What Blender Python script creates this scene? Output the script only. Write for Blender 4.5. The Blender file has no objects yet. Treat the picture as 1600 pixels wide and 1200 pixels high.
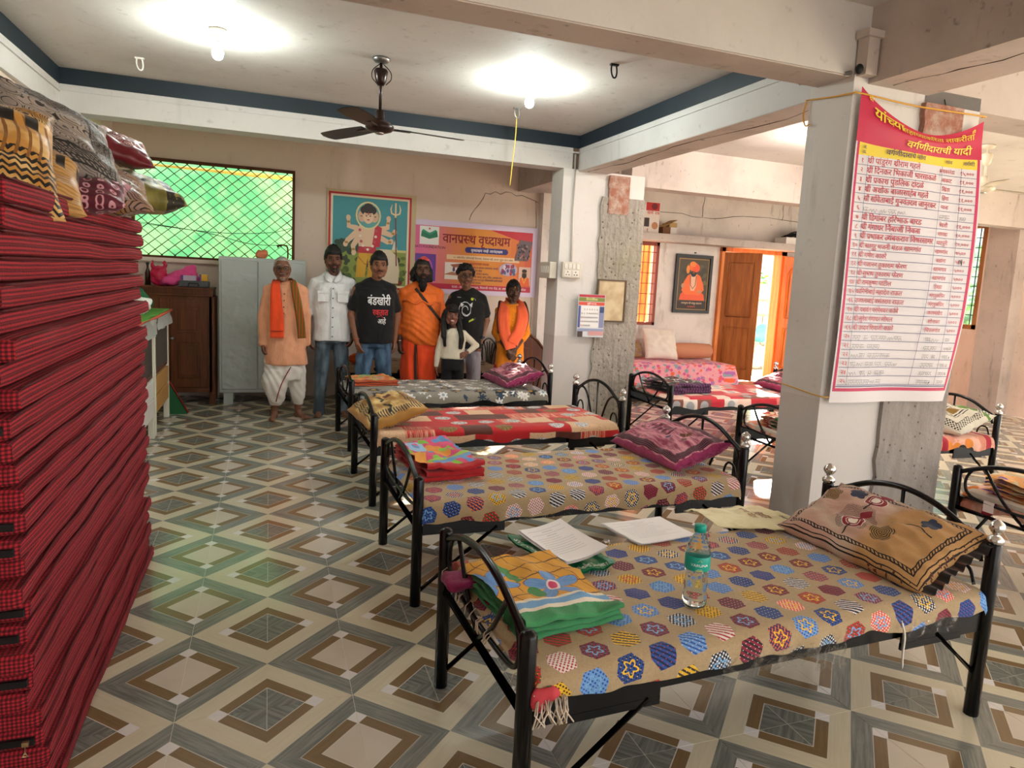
import bpy, bmesh, math, random
from mathutils import Vector, Matrix, Quaternion, noise
from mathutils.bvhtree import BVHTree
random.seed(7)
PI = math.pi
SC = bpy.context.scene
COL = SC.collection

# ------------------------------------------------------------------ camera
def make_camera():
    yaw, pitch, roll, f = .3577, -.1288, .0527, 1087.4
    fw = Vector((math.sin(yaw)*math.cos(pitch), math.cos(yaw)*math.cos(pitch), math.sin(pitch)))
    r = Vector((math.cos(yaw), -math.sin(yaw), 0)); u = r.cross(fw)
    r2 = math.cos(roll)*r + math.sin(roll)*u
    u2 = -math.sin(roll)*r + math.cos(roll)*u
    cd = bpy.data.cameras.new('camera'); co = bpy.data.objects.new('camera', cd); COL.objects.link(co)
    m = Matrix((r2, u2, -fw)).transposed().to_4x4(); m.translation = (.3007, -2.4713, 1.574)
    co.matrix_world = m
    cd.sensor_fit = 'HORIZONTAL'; cd.sensor_width = 36; cd.lens = f/1600*36
    cd.shift_x = -22.6/1600; cd.shift_y = -22.9/1600
    cd.clip_start = .05; cd.clip_end = 200
    SC.camera = co
make_camera()

# ------------------------------------------------------------------ world, sun, exposure
SC.view_settings.view_transform = 'Standard'
SC.view_settings.look = 'None'
SC.view_settings.gamma = 1
SC.view_settings.use_curve_mapping = False
SC.view_settings.exposure = EXPOSURE = 2.2
W = bpy.data.worlds.new('sky'); SC.world = W; W.use_nodes = True
_bg = W.node_tree.nodes['Background']
_bg.inputs[0].default_value = (1.0, .985, .97, 1); _bg.inputs[1].default_value = .62
_sd = bpy.data.lights.new('sun', 'SUN'); _so = bpy.data.objects.new('sun', _sd); COL.objects.link(_so)
_sd.energy = 14; _sd.angle = math.radians(1.2); _sd.color = (1, .9, .76)
_sv = Vector((.60, .80, .36)).normalized()                 # direction towards the sun, through the back door
_so.rotation_euler = _sv.to_track_quat('Z', 'Y').to_euler(); _so.location = (14, 18, 9)
SC.cycles.max_bounces = 10; SC.cycles.diffuse_bounces = 5; SC.cycles.transparent_max_bounces = 16
SC.cycles.sample_clamp_indirect = 6

# ------------------------------------------------------------------ node expression helpers
NT = None
def _in(sock, v):
    if isinstance(v, V): NT.links.new(v.s, sock)
    elif isinstance(v, bpy.types.NodeSocket): NT.links.new(v, sock)
    elif isinstance(v, (tuple, list)):
        sock.default_value = tuple(v) if len(v) == len(sock.default_value) else (*v, 1)
    else: sock.default_value = v
def mth(op, *a):
    n = NT.nodes.new('ShaderNodeMath'); n.operation = op
    for i, x in enumerate(a): _in(n.inputs[i], x)
    return V(n.outputs[0])
class V:
    def __init__(s, sock): s.s = sock
    def __add__(a, b): return mth('ADD', a, b)
    __radd__ = __add__
    def __sub__(a, b): return mth('SUBTRACT', a, b)
    def __rsub__(a, b): return mth('SUBTRACT', b, a)
    def __mul__(a, b): return mth('MULTIPLY', a, b)
    __rmul__ = __mul__
    def __truediv__(a, b): return mth('DIVIDE', a, b)
    def __lt__(a, b): return mth('LESS_THAN', a, b)
    def __gt__(a, b): return mth('GREATER_THAN', a, b)
def sin(a): return mth('SINE', a)
def floor_(a): return mth('FLOOR', a)
def fract(a): return mth('FRACT', a)
def abs_(a): return mth('ABSOLUTE', a)
def mn(a, b): return mth('MINIMUM', a, b)
def mx(a, b): return mth('MAXIMUM', a, b)
def hyp(a, b): return mth('SQRT', a*a + b*b)
def atan2(a, b): return mth('ARCTAN2', a, b)
def odd(a): return mth('FLOORED_MODULO', a, 2.0)
def between(v, a, b): return (v > a)*(v < b)
def tri(a): return mth('PINGPONG', a, 1.0)
def vec(x, y=0., z=0.):
    n = NT.nodes.new('ShaderNodeCombineXYZ')
    for i, q in enumerate((x, y, z)): _in(n.inputs[i], q)
    return n.outputs[0]
def mixc(f, a, b):
    n = NT.nodes.new('ShaderNodeMix'); n.data_type = 'RGBA'
    _in(n.inputs[0], f); _in(n.inputs[6], a); _in(n.inputs[7], b)
    return n.outputs[2]
def mixf(f, a, b): return a + (b - a)*f if isinstance(f, V) else a + (b-a)*f
def nz(v, scale=5., detail=3., rough=.5):
    n = NT.nodes.new('ShaderNodeTexNoise'); NT.links.new(v, n.inputs['Vector'])
    n.inputs['Scale'].default_value = scale; n.inputs['Detail'].default_value = detail; n.inputs['Roughness'].default_value = rough
    return V(n.outputs[0])
def wn(v):
    n = NT.nodes.new('ShaderNodeTexWhiteNoise'); n.noise_dimensions = '3D'; NT.links.new(v, n.inputs['Vector'])
    return V(n.outputs[0]), n.outputs[1]
def voro(v, scale, feature='F1', rnd=1.):
    n = NT.nodes.new('ShaderNodeTexVoronoi'); n.feature = feature; NT.links.new(v, n.inputs['Vector'])
    n.inputs['Scale'].default_value = scale; n.inputs['Randomness'].default_value = rnd
    return V(n.outputs['Distance']), (n.outputs['Color'] if feature == 'F1' else None), (n.outputs['Position'] if feature == 'F1' else None)
def sep(c):
    n = NT.nodes.new('ShaderNodeSeparateXYZ'); NT.links.new(c, n.inputs[0])
    return V(n.outputs[0]), V(n.outputs[1]), V(n.outputs[2])
def ramp(v, stops, const=True):
    n = NT.nodes.new('ShaderNodeValToRGB'); _in(n.inputs[0], v)
    r = n.color_ramp; r.interpolation = 'CONSTANT' if const else 'LINEAR'
    while len(r.elements) > 1: r.elements.remove(r.elements[-1])
    for i, (p, c) in enumerate(stops):
        e = r.elements[0] if i == 0 else r.elements.new(p)
        e.position = p; e.color = (*c, 1)
    return n.outputs[0]
def smooth(v, a, b):
    n = NT.nodes.new('ShaderNodeMapRange'); n.interpolation_type = 'SMOOTHSTEP'
    _in(n.inputs[0], v); n.inputs[1].default_value = a; n.inputs[2].default_value = b
    return V(n.outputs[0])
def L(h):
    "sRGB hex -> linear"
    if isinstance(h, tuple): c = [q/255 for q in h]
    else: c = [int(h[i:i+2], 16)/255 for i in (0, 2, 4)]
    return tuple(q/12.92 if q <= .04045 else ((q+.055)/1.055)**2.4 for q in c)
def mat(name, col='808080', rough=.6, metal=0., coord='Object', fn=None, bump=None, bstr=.3, bdist=.01, trans=0., alpha=1., emit=None, estr=0., spec=.5, sheen=0., coat=0., sss=0., ior=1.45, transl=None):
    global NT
    m = bpy.data.materials.new(name); m.use_nodes = True; NT = m.node_tree
    b = NT.nodes['Principled BSDF']
    if not callable(fn): b.inputs['Base Color'].default_value = (*(L(col) if isinstance(col, str) else col), 1)
    b.inputs['Roughness'].default_value = rough; b.inputs['Metallic'].default_value = metal
    b.inputs['Transmission Weight'].default_value = trans; b.inputs['Alpha'].default_value = alpha
    b.inputs['Specular IOR Level'].default_value = spec; b.inputs['IOR'].default_value = ior
    b.inputs['Sheen Weight'].default_value = sheen; b.inputs['Coat Weight'].default_value = coat
    if emit: b.inputs['Emission Color'].default_value = (*L(emit), 1); b.inputs['Emission Strength'].default_value = estr
    m.diffuse_color = (*(L(col) if isinstance(col, str) else col), 1)
    if fn or bump:
        if coord == 'Position':
            src = NT.nodes.new('ShaderNodeNewGeometry').outputs['Position']
        else:
            src = NT.nodes.new('ShaderNodeTexCoord').outputs[coord]
        x, y, z = sep(src)
    if fn:
        r = fn(x, y, z, src)
        if isinstance(r, tuple) and len(r) == 2 and not isinstance(r[0], float): c, rr = r; _in(b.inputs['Roughness'], rr)
        else: c = r
        _in(b.inputs['Base Color'], c)
        cs = c
    if bump:
        h = bump(x, y, z, src); n = NT.nodes.new('ShaderNodeBump'); _in(n.inputs['Height'], h)
        n.inputs['Strength'].default_value = bstr; n.inputs['Distance'].default_value = bdist
        NT.links.new(n.outputs[0], b.inputs['Normal'])
    if transl is not None:                                   # thin cloth that lets light through
        t = NT.nodes.new('ShaderNodeBsdfTranslucent'); mxs = NT.nodes.new('ShaderNodeMixShader'); mxs.inputs[0].default_value = transl
        if fn: _in(t.inputs[0], cs)
        else: t.inputs[0].default_value = b.inputs['Base Color'].default_value
        NT.links.new(b.outputs[0], mxs.inputs[1]); NT.links.new(t.outputs[0], mxs.inputs[2])
        NT.links.new(mxs.outputs[0], NT.nodes['Material Output'].inputs[0])
    return m

# ------------------------------------------------------------------ mesh builder
def rotm(rx=0, ry=0, rz=0):
    return Matrix.Rotation(rz, 3, 'Z') @ Matrix.Rotation(ry, 3, 'Y') @ Matrix.Rotation(rx, 3, 'X')
def frame_of(d, up=None):
    d = Vector(d).normalized()
    a = up or (Vector((0, 0, 1)) if abs(d.z) < .95 else Vector((1, 0, 0)))
    s = d.cross(a).normalized(); t = s.cross(d)
    return s, t, d
class MB:
    def __init__(s): s.v = []; s.f = []; s.m = []; s.uv = {}; s.sm = []
    def add(s, vs, fs, mi=0, sm=False, uvs=None):
        o = len(s.v); s.v += [Vector(p) for p in vs]
        for i, f in enumerate(fs):
            if uvs: s.uv[len(s.f)] = uvs[i]
            s.f.append(tuple(o+k for k in f)); s.m.append(mi); s.sm.append(sm)
        return s
    def box(s, x0, x1, y0, y1, z0, z1, mi=0, R=None, at=None, bev=0):
        c = Vector(((x0+x1)/2, (y0+y1)/2, (z0+z1)/2)); h = Vector((abs(x1-x0)/2, abs(y1-y0)/2, abs(z1-z0)/2))
        if bev:
            b = min(bev, min(h)*.99); vs = []; 
            for sx in (-1, 1):
                for sy in (-1, 1):
                    for sz in (-1, 1):
                        vs += [Vector((sx*h.x, sy*(h.y-b), sz*(h.z-b))), Vector((sx*(h.x-b), sy*h.y, sz*(h.z-b))), Vector((sx*(h.x-b), sy*(h.y-b), sz*h.z))]
            def k(sx, sy, sz, a): return ((sx > 0)*4+(sy > 0)*2+(sz > 0))*3+a
            fs = []
            def q(*i):
                n = (vs[i[1]]-vs[i[0]]).cross(vs[i[2]]-vs[i[0]]); cc = sum((vs[j] for j in i), Vector())
                fs.append(i if n.dot(cc) > 0 else i[::-1])
            for t in (-1, 1):
                q(k(t,-1,-1,0), k(t,1,-1,0), k(t,1,1,0), k(t,-1,1,0)); q(k(-1,t,-1,1), k(1,t,-1,1), k(1,t,1,1), k(-1,t,1,1)); q(k(-1,-1,t,2), k(1,-1,t,2), k(1,1,t,2), k(-1,1,t,2))
            for t in (-1, 1):
                for w in (-1, 1):
                    q(k(t,w,-1,0), k(t,w,-1,1), k(t,w,1,1), k(t,w,1,0)); q(k(t,-1,w,0), k(t,-1,w,2), k(t,1,w,2), k(t,1,w,0)); q(k(-1,t,w,1), k(-1,t,w,2), k(1,t,w,2), k(1,t,w,1))
            for sx in (-1, 1):
                for sy in (-1, 1):
                    for sz in (-1, 1): q(k(sx,sy,sz,0), k(sx,sy,sz,1), k(sx,sy,sz,2))
        else:
            vs = [Vector((a*h.x, b*h.y, d*h.z)) for d in (-1, 1) for b in (-1, 1) for a in (-1, 1)]
            fs = [(0,2,3,1), (4,5,7,6), (0,1,5,4), (2,6,7,3), (0,4,6,2), (1,3,7,5)]
        if R is not None: vs = [R @ p for p in vs]
        c = Vector(at) if at is not None else c
        return s.add([p + c for p in vs], fs, mi)
    def tube(s, pts, r, n=8, mi=0, cap=True, closed=False, flat=1.):
        pts = [Vector(p) for p in pts]; N = len(pts); rings = []; prev = None
        rr = r if isinstance(r, (list, tuple)) else [r]*N
        for i, p in enumerate(pts):
            if closed: d = pts[(i+1) % N]-pts[i-1]
            else: d = (pts[min(i+1, N-1)]-pts[max(i-1, 0)])
            if d.length < 1e-9: d = Vector((0, 0, 1))
            d.normalize()
            if prev is None: a, b, _ = frame_of(d)
            else:
                a = prev - d*prev.dot(d)
                a = a.normalized() if a.length > 1e-6 else frame_of(d)[0]
                b = d.cross(a)
            prev = a
            rings.append([p + (a*math.cos(2*PI*k/n) + b*math.sin(2*PI*k/n)*flat)*rr[i] for k in range(n)])
        return s.rings(rings, mi, cap, closed)
    def rings(s, rings, mi=0, cap=True, closed=False, sm=True):
        n = len(rings[0]); N = len(rings); vs = [p for r in rings for p in r]; fs = []
        for i in range(N if closed else N-1):
            j = (i+1) % N
            for k in range(n): fs.append((i*n+k, i*n+(k+1) % n, j*n+(k+1) % n, j*n+k))
        s.add(vs, fs, mi, sm)
        if cap and not closed:
            o = len(s.v)-len(vs)
            s.f.append(tuple(o+k for k in range(n))[::-1]); s.m.append(mi); s.sm.append(False)
            s.f.append(tuple(o+(N-1)*n+k for k in range(n))); s.m.append(mi); s.sm.append(False)
        return s
    def lathe(s, prof, c=(0, 0, 0), n=16, mi=0, axis='Z'):
        rings = []
        for r, z in prof:
            rg = []
            for k in range(n):
                a = 2*PI*k/n; p = Vector((r*math.cos(a), r*math.sin(a), z))
                if axis == 'Y': p = Vector((p.x, -p.z, p.y))
                if axis == 'X': p = Vector((p.z, p.x, p.y))
                rg.append(p + Vector(c))
            rings.append(rg)
        return s.rings(rings, mi)
    def ell(s, c, r, n=14, mi=0, R=None):
        r = Vector(r) if isinstance(r, (tuple, list, Vector)) else Vector((r, r, r)); rings = []
        m = max(6, n//2+2)
        for i in range(1, m):
            t = PI*i/m; rings.append([Vector((r.x*math.sin(t)*math.cos(2*PI*k/n), r.y*math.sin(t)*math.sin(2*PI*k/n), -r.z*math.cos(t))) for k in range(n)])
        vs = [p for rg in rings for p in rg]; fs = []
        for i in range(m-2):
            for k in range(n): fs.append((i*n+k, i*n+(k+1) % n, (i+1)*n+(k+1) % n, (i+1)*n+k))
        b = len(vs); vs += [Vector((0, 0, -r.z)), Vector((0, 0, r.z))]
        for k in range(n):
            fs.append((b, (k+1) % n, k)); fs.append((b+1, (m-2)*n+k, (m-2)*n+(k+1) % n))
        if R is not None: vs = [R @ p for p in vs]
        return s.add([p+Vector(c) for p in vs], fs, mi, True)
    def cone(s, p0, r0, p1, r1, n=14, mi=0):
        "tapered capsule"
        p0, p1 = Vector(p0), Vector(p1); a, b, d = frame_of(p1-p0); rings = []
        for t in (-80, -50, -20): t = math.radians(t); rings.append((p0 + d*r0*math.sin(t), r0*math.cos(t)))
        for t in (20, 50, 80): t = math.radians(t); rings.append((p1 + d*r1*math.sin(t), r1*math.cos(t)))
        return s.rings([[c + (a*math.cos(2*PI*k/n)+b*math.sin(2*PI*k/n))*q for k in range(n)] for c, q in rings], mi)
    def prism(s, poly, y0, y1, mi=0, axis='Y'):
        n = len(poly)
        def P(q, d): return {'Y': (q[0], d, q[1]), 'Z': (q[0], q[1], d), 'X': (d, q[0], q[1])}[axis]
        vs = [P(q, y0) for q in poly] + [P(q, y1) for q in poly]
        fs = [tuple(range(n)), tuple(range(2*n-1, n-1, -1))] + [(k, k+n, (k+1) % n+n, (k+1) % n) for k in range(n)]
        return s.add(vs, fs, mi)
    def grid(s, fn, nu, nv, mi=0, uvf=None, sm=True, matf=None):
        vs = [fn(i/nu, j/nv) for j in range(nv+1) for i in range(nu+1)]; fs = []; uvs = []
        uvf = uvf or (lambda u, v: (u, v))
        o = len(s.f)
        for j in range(nv):
            for i in range(nu):
                a = j*(nu+1)+i; fs.append((a, a+1, a+nu+2, a+nu+1))
                uvs.append([uvf(p/nu, q/nv) for p, q in ((i, j), (i+1, j), (i+1, j+1), (i, j+1))])
        s.add(vs, fs, mi, sm, uvs)
        if matf:
            for j in range(nv):
                for i in range(nu): s.m[o+j*nu+i] = matf((i+.5)/nu, (j+.5)/nv)
        return s
    def mesh(s, name, mats):
        me = bpy.data.meshes.new(name); me.from_pydata([tuple(p) for p in s.v], [], s.f)
        for q in (mats if isinstance(mats, (list, tuple)) else [mats]): me.materials.append(q)
        me.polygons.foreach_set('material_index', s.m); me.polygons.foreach_set('use_smooth', s.sm)
        if s.uv:
            ul = me.uv_layers.new(name='uv').data
            for p in me.polygons:
                if p.index in s.uv:
                    for li, c in zip(p.loop_indices, s.uv[p.index]): ul[li].uv = c
        me.update(); return me
    def build(s, name, mats, parent=None, world=False, fixn=False, mods=None):
        if world and parent is not None:
            inv = WM[parent.name].inverted(); s.v = [inv @ p for p in s.v]
        me = s.mesh(name, mats)
        if fixn:
            bm = bmesh.new(); bm.from_mesh(me); bmesh.ops.recalc_face_normals(bm, faces=bm.faces); bm.to_mesh(me); bm.free()
        return link(name, me, parent)
WM = {}
def link(name, me, parent=None):
    o = bpy.data.objects.new(name, me); COL.objects.link(o)
    if parent is not None: o.parent = parent; WM[o.name] = WM.get(parent.name, Matrix())
    else: WM[o.name] = Matrix()
    return o
def tag(o, label, cat, group=None, kind=None):
    if label: o['label'] = label
    if cat: o['category'] = cat
    if group: o['group'] = group
    if kind: o['kind'] = kind
    return o
def thing(name, label, cat, loc=(0, 0, 0), rz=0., group=None):
    o = bpy.data.objects.new(name, None); COL.objects.link(o); o.empty_display_size = .1
    o.location = loc; o.rotation_euler = (0, 0, rz)
    WM[o.name] = Matrix.Translation(loc) @ Matrix.Rotation(rz, 4, 'Z')
    return tag(o, label, cat, group)
def struct(name, mb, mats, label=None, fixn=False):
    o = mb.build(name, mats, fixn=fixn); o['kind'] = 'structure'
    return o
def copy_tree(root, loc, rz=0., label=None):
    r = root.copy(); COL.objects.link(r); r.location = loc; r.rotation_euler = (0, 0, rz)
    if label: r['label'] = label
    WM[r.name] = Matrix.Translation(loc) @ Matrix.Rotation(rz, 4, 'Z')
    def rec(src, dst):
        for ch in list(src.children):
            c = ch.copy(); COL.objects.link(c); c.parent = dst; WM[c.name] = WM[r.name]; rec(ch, c)
    rec(root, r); return r
def remesh(mb, vox, name, mats, parent=None, smooth_it=4, deci=None, disp=None, world=False, post=None):
    "one continuous skin over overlapping solids"
    if world and parent is not None:
        inv = WM[parent.name].inverted(); mb.v = [inv @ p for p in mb.v]
    mb2 = mb.mesh(name+'_t', []); o = bpy.data.objects.new('t', mb2); COL.objects.link(o)
    md = o.modifiers.new('r', 'REMESH'); md.mode = 'VOXEL'; md.voxel_size = vox; md.use_smooth_shade = True
    if smooth_it:
        ms = o.modifiers.new('s', 'SMOOTH'); ms.factor = .5; ms.iterations = smooth_it
    if deci:
        dm = o.modifiers.new('d', 'DECIMATE'); dm.ratio = deci
    dg = bpy.context.evaluated_depsgraph_get(); dg.update()
    me = bpy.data.meshes.new_from_object(o.evaluated_get(dg)); me.name = name
    bpy.data.objects.remove(o); bpy.data.meshes.remove(mb2)
    me.materials.clear()
    for q in (mats if isinstance(mats, (list, tuple)) else [mats]): me.materials.append(q)
    if disp:
        nn = [v.normal.copy() for v in me.vertices]
        for v, n in zip(me.vertices, nn): v.co = v.co + n*disp(v.co)
    if post: post(me)
    for p in me.polygons: p.use_smooth = True
    me.update()
    return link(name, me, parent)
def smoothpath(pts, k=6, closed=False):
    P = [Vector(p) for p in pts]; n = len(P); out = []
    for i in range(n if closed else n-1):
        p0 = P[(i-1) % n] if closed or i > 0 else P[0]*2-P[1]
        p1, p2 = P[i], P[(i+1) % n]
        p3 = P[(i+2) % n] if closed or i+2 < n else P[-1]*2-P[-2]
        for j in range(k):
            t = j/k
            out.append(.5*((2*p1) + (p2-p0)*t + (2*p0-5*p1+4*p2-p3)*t*t + (3*p1-p0-3*p2+p3)*t**3))
    if not closed: out.append(P[-1])
    return out
def fbm(p, s=1., o=3):
    return noise.fractal(Vector(p)*s, 1., 2., o)
# ------------------------------------------------------------------ setting materials
def plaster(name, base, dark, grime=.35, low=None, lowz=0.95, patch=None):
    def fn(x, y, z, p):
        n1 = nz(p, 1.7, 5, .6); n2 = nz(p, 14, 4, .6); st = nz(vec(x*3, y*3, z*.6), 2.2, 4, .6)
        c = mixc(smooth(n1, .4, .75)*.5*grime, base, dark)
        c = mixc(smooth(n2, .62, .74)*grime, c, dark)
        c = mixc(smooth(st, .58, .75)*grime*.9, c, dark)
        if low: c = mixc((z < n1*.05+lowz)*.8, c, low)
        if patch:
            pn = nz(p, 5, 4, .7); c = mixc(smooth(pn, .60, .66), c, patch)
        return c
    return mat(name, rough=.75, coord='Position', fn=fn, bump=lambda x, y, z, p: nz(p, 22, 4), bstr=.25, bdist=.006)
M_wallback = plaster('wall_plaster_beige', L('dccbbd'), L('a8988a'), .35, low=L('cfc6c0'), lowz=.75)
M_wallright = plaster('wall_plaster_rough', L('e4dcd6'), L('9c928b'), .8)
M_peach = plaster('wall_plaster_peach', L('f2ddd0'), L('b59a88'), .45)
M_ceiling = plaster('ceiling_paint', L('d3cdc8'), L('a49c96'), .5)
M_beam = plaster('beam_paint', L('d3d0ce'), L('a19b97'), .4)
M_beamraw = plaster('beam_raw', L('c6bab3'), L('877d76'), .8)
M_pillar = plaster('pillar_paint', L('dcd9d7'), L('a9a29c'), .4, low=L('c9c5c3'), lowz=.98)
M_blue = mat('dark_blue_paint', '1f2d38', .55, coord='Position', fn=lambda x, y, z, p: mixc(nz(p, 6, 3)*.5, L('18242d'), L('2a3a46')))
def _conc(x, y, z, p):
    n = nz(p, 3, 5, .65); d, _, _ = voro(p, 16); d2, _, _ = voro(p, 41)
    st = nz(vec(x*14, y*14, z*1.2), 3, 4)
    c = mixc(n, L('8f8880'), L('b9b2a8')); c = mixc(smooth(st, .45, .7)*.45, c, L('6e6a63'))
    c = mixc((d < .17)*(nz(p, 5, 2) > .42)*.75, c, L('47433c')); c = mixc((d2 < .16)*.5, c, L('5a554c'))
    return mixc(smooth(nz(p, 1.3, 3), .5, .7)*.3, c, L('8d8a5c'))
M_conc = mat('rough_concrete', rough=.9, coord='Position', fn=_conc, bump=lambda x, y, z, p: nz(p, 30, 5)+voro(p, 16)[0]*.6, bstr=.8, bdist=.02)
M_concgrey = mat('rough_concrete_grey', rough=.9, coord='Position', fn=lambda x, y, z, p: mixc(smooth(voro(p, 19)[0], .05, .2), L('5d5854'), mixc(nz(vec(x*6, y*6, z), 4, 5), L('7d7773'), L('aaa4a0'))), bump=lambda x, y, z, p: nz(p, 26, 5), bstr=.6, bdist=.015)
M_brickpatch = mat('brick_patch', rough=.95, coord='Position', fn=lambda x, y, z, p: mixc(smooth(nz(p, 12, 5, .7), .35, .68), L('a06a58'), L('b9a598')), bump=lambda x, y, z, p: nz(p, 25, 5), bstr=.8, bdist=.02)
M_crack = mat('crack_dark', '5a4d45', .95)
M_grout = mat('floor_grout', 'e6e3dc', .5)
def _tile(x, y, z, p):
    ax, ay = abs_(x), abs_(y); tb = ay > ax                                     # top and bottom triangles of a tile
    d = (mn(ax, ay) - mx(ax, ay))/.3 + 1.                                       # 0 at an edge's middle, 1 on the diagonals
    s = mn(ax, ay)*2/.3 - d
    oi = NT.nodes.new('ShaderNodeObjectInfo'); rnd = V(oi.outputs['Random'])
    px, py = x + rnd*7., y + rnd*3.
    # wood grain runs along each band: along +-45 degrees
    sgn = mth('SIGN', x*y)*1.0
    g1 = vec((px + py*sgn)*4, (px - py*sgn)*60, 0.); g2 = vec((px - py*sgn)*4, (px + py*sgn)*60, 0.)
    gr = nz(g1, 1., 4, .6); gr2 = nz(g1, .35, 2, .5)
    beige = mixc(gr, L('c2ba9f'), L('dcd6c0')); grey = mixc(smooth(gr, .25, .75), L('6a6e69'), L('93958e')); grey = mixc(smooth(gr2, .55, .75)*.6, grey, L('585d5b'))
    brown = mixc(gr, L('6e5a3e'), L('8f7858')); dark = mixc(smooth(nz(g2, .8, 4), .3, .7), L('646863'), L('868982'))
    core = mixc(tb, mixc(nz(p, 6, 3), L('d6cdbf'), L('c6bba9')), dark); outer = mixc(tb, grey, beige)
    c = mixc(d > .43, core, brown); c = mixc(d > .655, c, outer)
    wsq = between(d, .42, .655)*(s > .42)
    ln = mx(between(d, .425, .442), between(d, .648, .661)*.85)
    c = mixc(ln*.8, c, L('dedacf')); c = mixc(wsq, c, L('e0dedd'))
    hl = mn(ax, ay) < .0016
    c = mixc((d < .43)*(mx(hl, mx(abs_(ax-ay) < .0009, 0.))*.6), c, L('cfcac0'))
    return c, nz(p, 9, 3)*.06 + .13
M_tile = mat('floor_tile_glazed', rough=.15, coord='Object', fn=_tile, spec=.5)
M_tilewide = M_tile
M_greencl = mat('shade_net_green', rough=.8, coord='Object', fn=lambda x, y, z, p: mixc(smooth(nz(p, 2.2, 5, .65), .4, .62), L('58a878'), L('8cc690')), transl=.05)
M_rust = mat('rusty_steel', '4a2814', .8, coord='Object', fn=lambda x, y, z, p: mixc(nz(p, 12, 3), L('3a1e0e'), L('6e4020')))
M_redsteel = mat('red_oxide_grille', '8a3a22', .5)
def wood(name, a, b, rough=.45, sc=1., axis='z', coat=0.):
    def fn(x, y, z, p):
        q = {'z': vec(x*14*sc, y*14*sc, z*1.3*sc), 'x': vec(x*1.3*sc, y*14*sc, z*14*sc), 'y': vec(x*14*sc, y*1.3*sc, z*14*sc)}[axis]
        return mixc(smooth(nz(q, 1.6, 5, .6), .25, .75), L(a), L(b))
    return mat(name, rough=rough, fn=fn, coat=coat, bump=lambda x, y, z, p: nz(vec(x*20, y*20, z*2), 2, 3), bstr=.12, bdist=.003)
M_wooddark = wood('dark_polished_wood', '4a2410', '6b3a1b', .35)
M_woodlit = wood('lit_orange_wood', 'c8641a', 'ea8a30', .35)  # bounced sunlight on the door and shutters is put into this orange
M_woodshade = wood('shaded_door_wood', '8a4a1c', 'b46a2c', .38)  # same door; the leaf facing away from the sun has its shade in the colour
M_woodfr = wood('window_frame_wood', '8f5a2c', 'b87a40', .5)
M_white = mat('white_plastic', 'e8e4dc', .4)
M_ivory = mat('ivory_switch_plastic', 'd9d3c6', .4)
M_black = mat('black_enamel', '06070a', .24, spec=.4)
M_blackm = mat('black_matt', '15161a', .6)
M_chrome = mat('chrome', 'd8d8d8', .14, metal=1.)
M_steel = mat('steel_grey', '9a9a98', .35, metal=.9)

# ------------------------------------------------------------------ floor and its tiles
fl = MB().box(-1.5, 10.5, -4.5, 6.7, -.12, -.0012)
FLOOR = struct('floor', fl, M_grout)
def tile_mb(w=.2993):
    m = MB(); c = .0006
    a = [(-w, -w), (w, -w), (w, w), (-w, w)]; b = [(p*(w-c)/w, q*(w-c)/w) for p, q in a]
    vs = [(p, q, -.006) for p, q in a] + [(p, q, -c) for p, q in a] + [(p, q, 0) for p, q in b]
    fs = [(8, 9, 10, 11)] + [(i, (i+1) % 4, 4+(i+1) % 4, 4+i) for i in range(4)] + [(4+i, 4+(i+1) % 4, 8+(i+1) % 4, 8+i) for i in range(4)]
    return m.add(vs, fs)
_tm = tile_mb().mesh('tile', M_tile)
for i in range(-2, 17):
    for j in range(-3, 11):
        if i > 9 and j < 0 or (i < 0 and -1 < j < 2): continue
        if i > 12 and j < 3: continue
        o = bpy.data.objects.new('tile', _tm); COL.objects.link(o); o.parent = FLOOR; o.location = (.6*i+.3, .6*j+.3, 0)
        WM[o.name] = Matrix()
def _tile_rest(x, y, z, p):
    fx, fy = (fract(x/.6) - .5)*.6, (fract(y/.6) - .5)*.6
    return _tile(fx, fy, z, vec(fx, fy, z))
M_tilerest = mat('floor_tile_rest', rough=.15, coord='Position', fn=_tile_rest)
m = MB()
for i in range(-2, 17):
    for j in range(-8, 11):
        if j >= -3 and not (i > 9 and j < 0 or (i < 0 and -1 < j < 2)) and not (i > 12 and j < 3): continue
        t = tile_mb(); m.add([p+Vector((.6*i+.3, .6*j+.3, 0)) for p in t.v], t.f)
o = m.build('tile_field', M_tilerest, FLOOR); o['kind'] = 'stuff'

# ------------------------------------------------------------------ walls
def wall_y(name, y0, y1, x0, x1, z1, holes, m, z0=0):
    "wall across y with rectangular holes (x0,x1,z0,z1)"
    b = MB(); xs = sorted({x0, x1} | {h[0] for h in holes} | {h[1] for h in holes}); zs = sorted({z0, z1} | {h[2] for h in holes} | {h[3] for h in holes})
    for a, c in zip(xs, xs[1:]):
        col = []
        for d, e in zip(zs, zs[1:]):
            if not any(h[0] <= (a+c)/2 <= h[1] and h[2] <= (d+e)/2 <= h[3] for h in holes):
                if col and abs(col[-1][1]-d) < 1e-6: col[-1][1] = e
                else: col.append([d, e])
        for d, e in col: b.box(a, c, y0, y1, d, e)
    return struct(name, b, m)
wall_y('wall_back', 6.5, 6.72, -1.5, 3.86, 3.05, [(-1.14, .585, 1.6, 2.70)], M_wallback)
wall_y('wall_back_right', 6.5, 6.72, 3.86, 10.5, 3.05, [(4.35, 5.62, 1.0, 2.2), (6.7, 7.82, .2, 2.2)], M_wallright)
struct('front_light_blocker', MB().box(-1.5, 1.2, -4.62, -4.5, 0, 3.05), M_wallback)  # unseen partial wall, added to hold back light from the open front
struct('wall_left', MB().box(-1.5, -1.31, -4.5, 6.5, 0, 3.05), M_wallback)
_w = MB()
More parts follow.
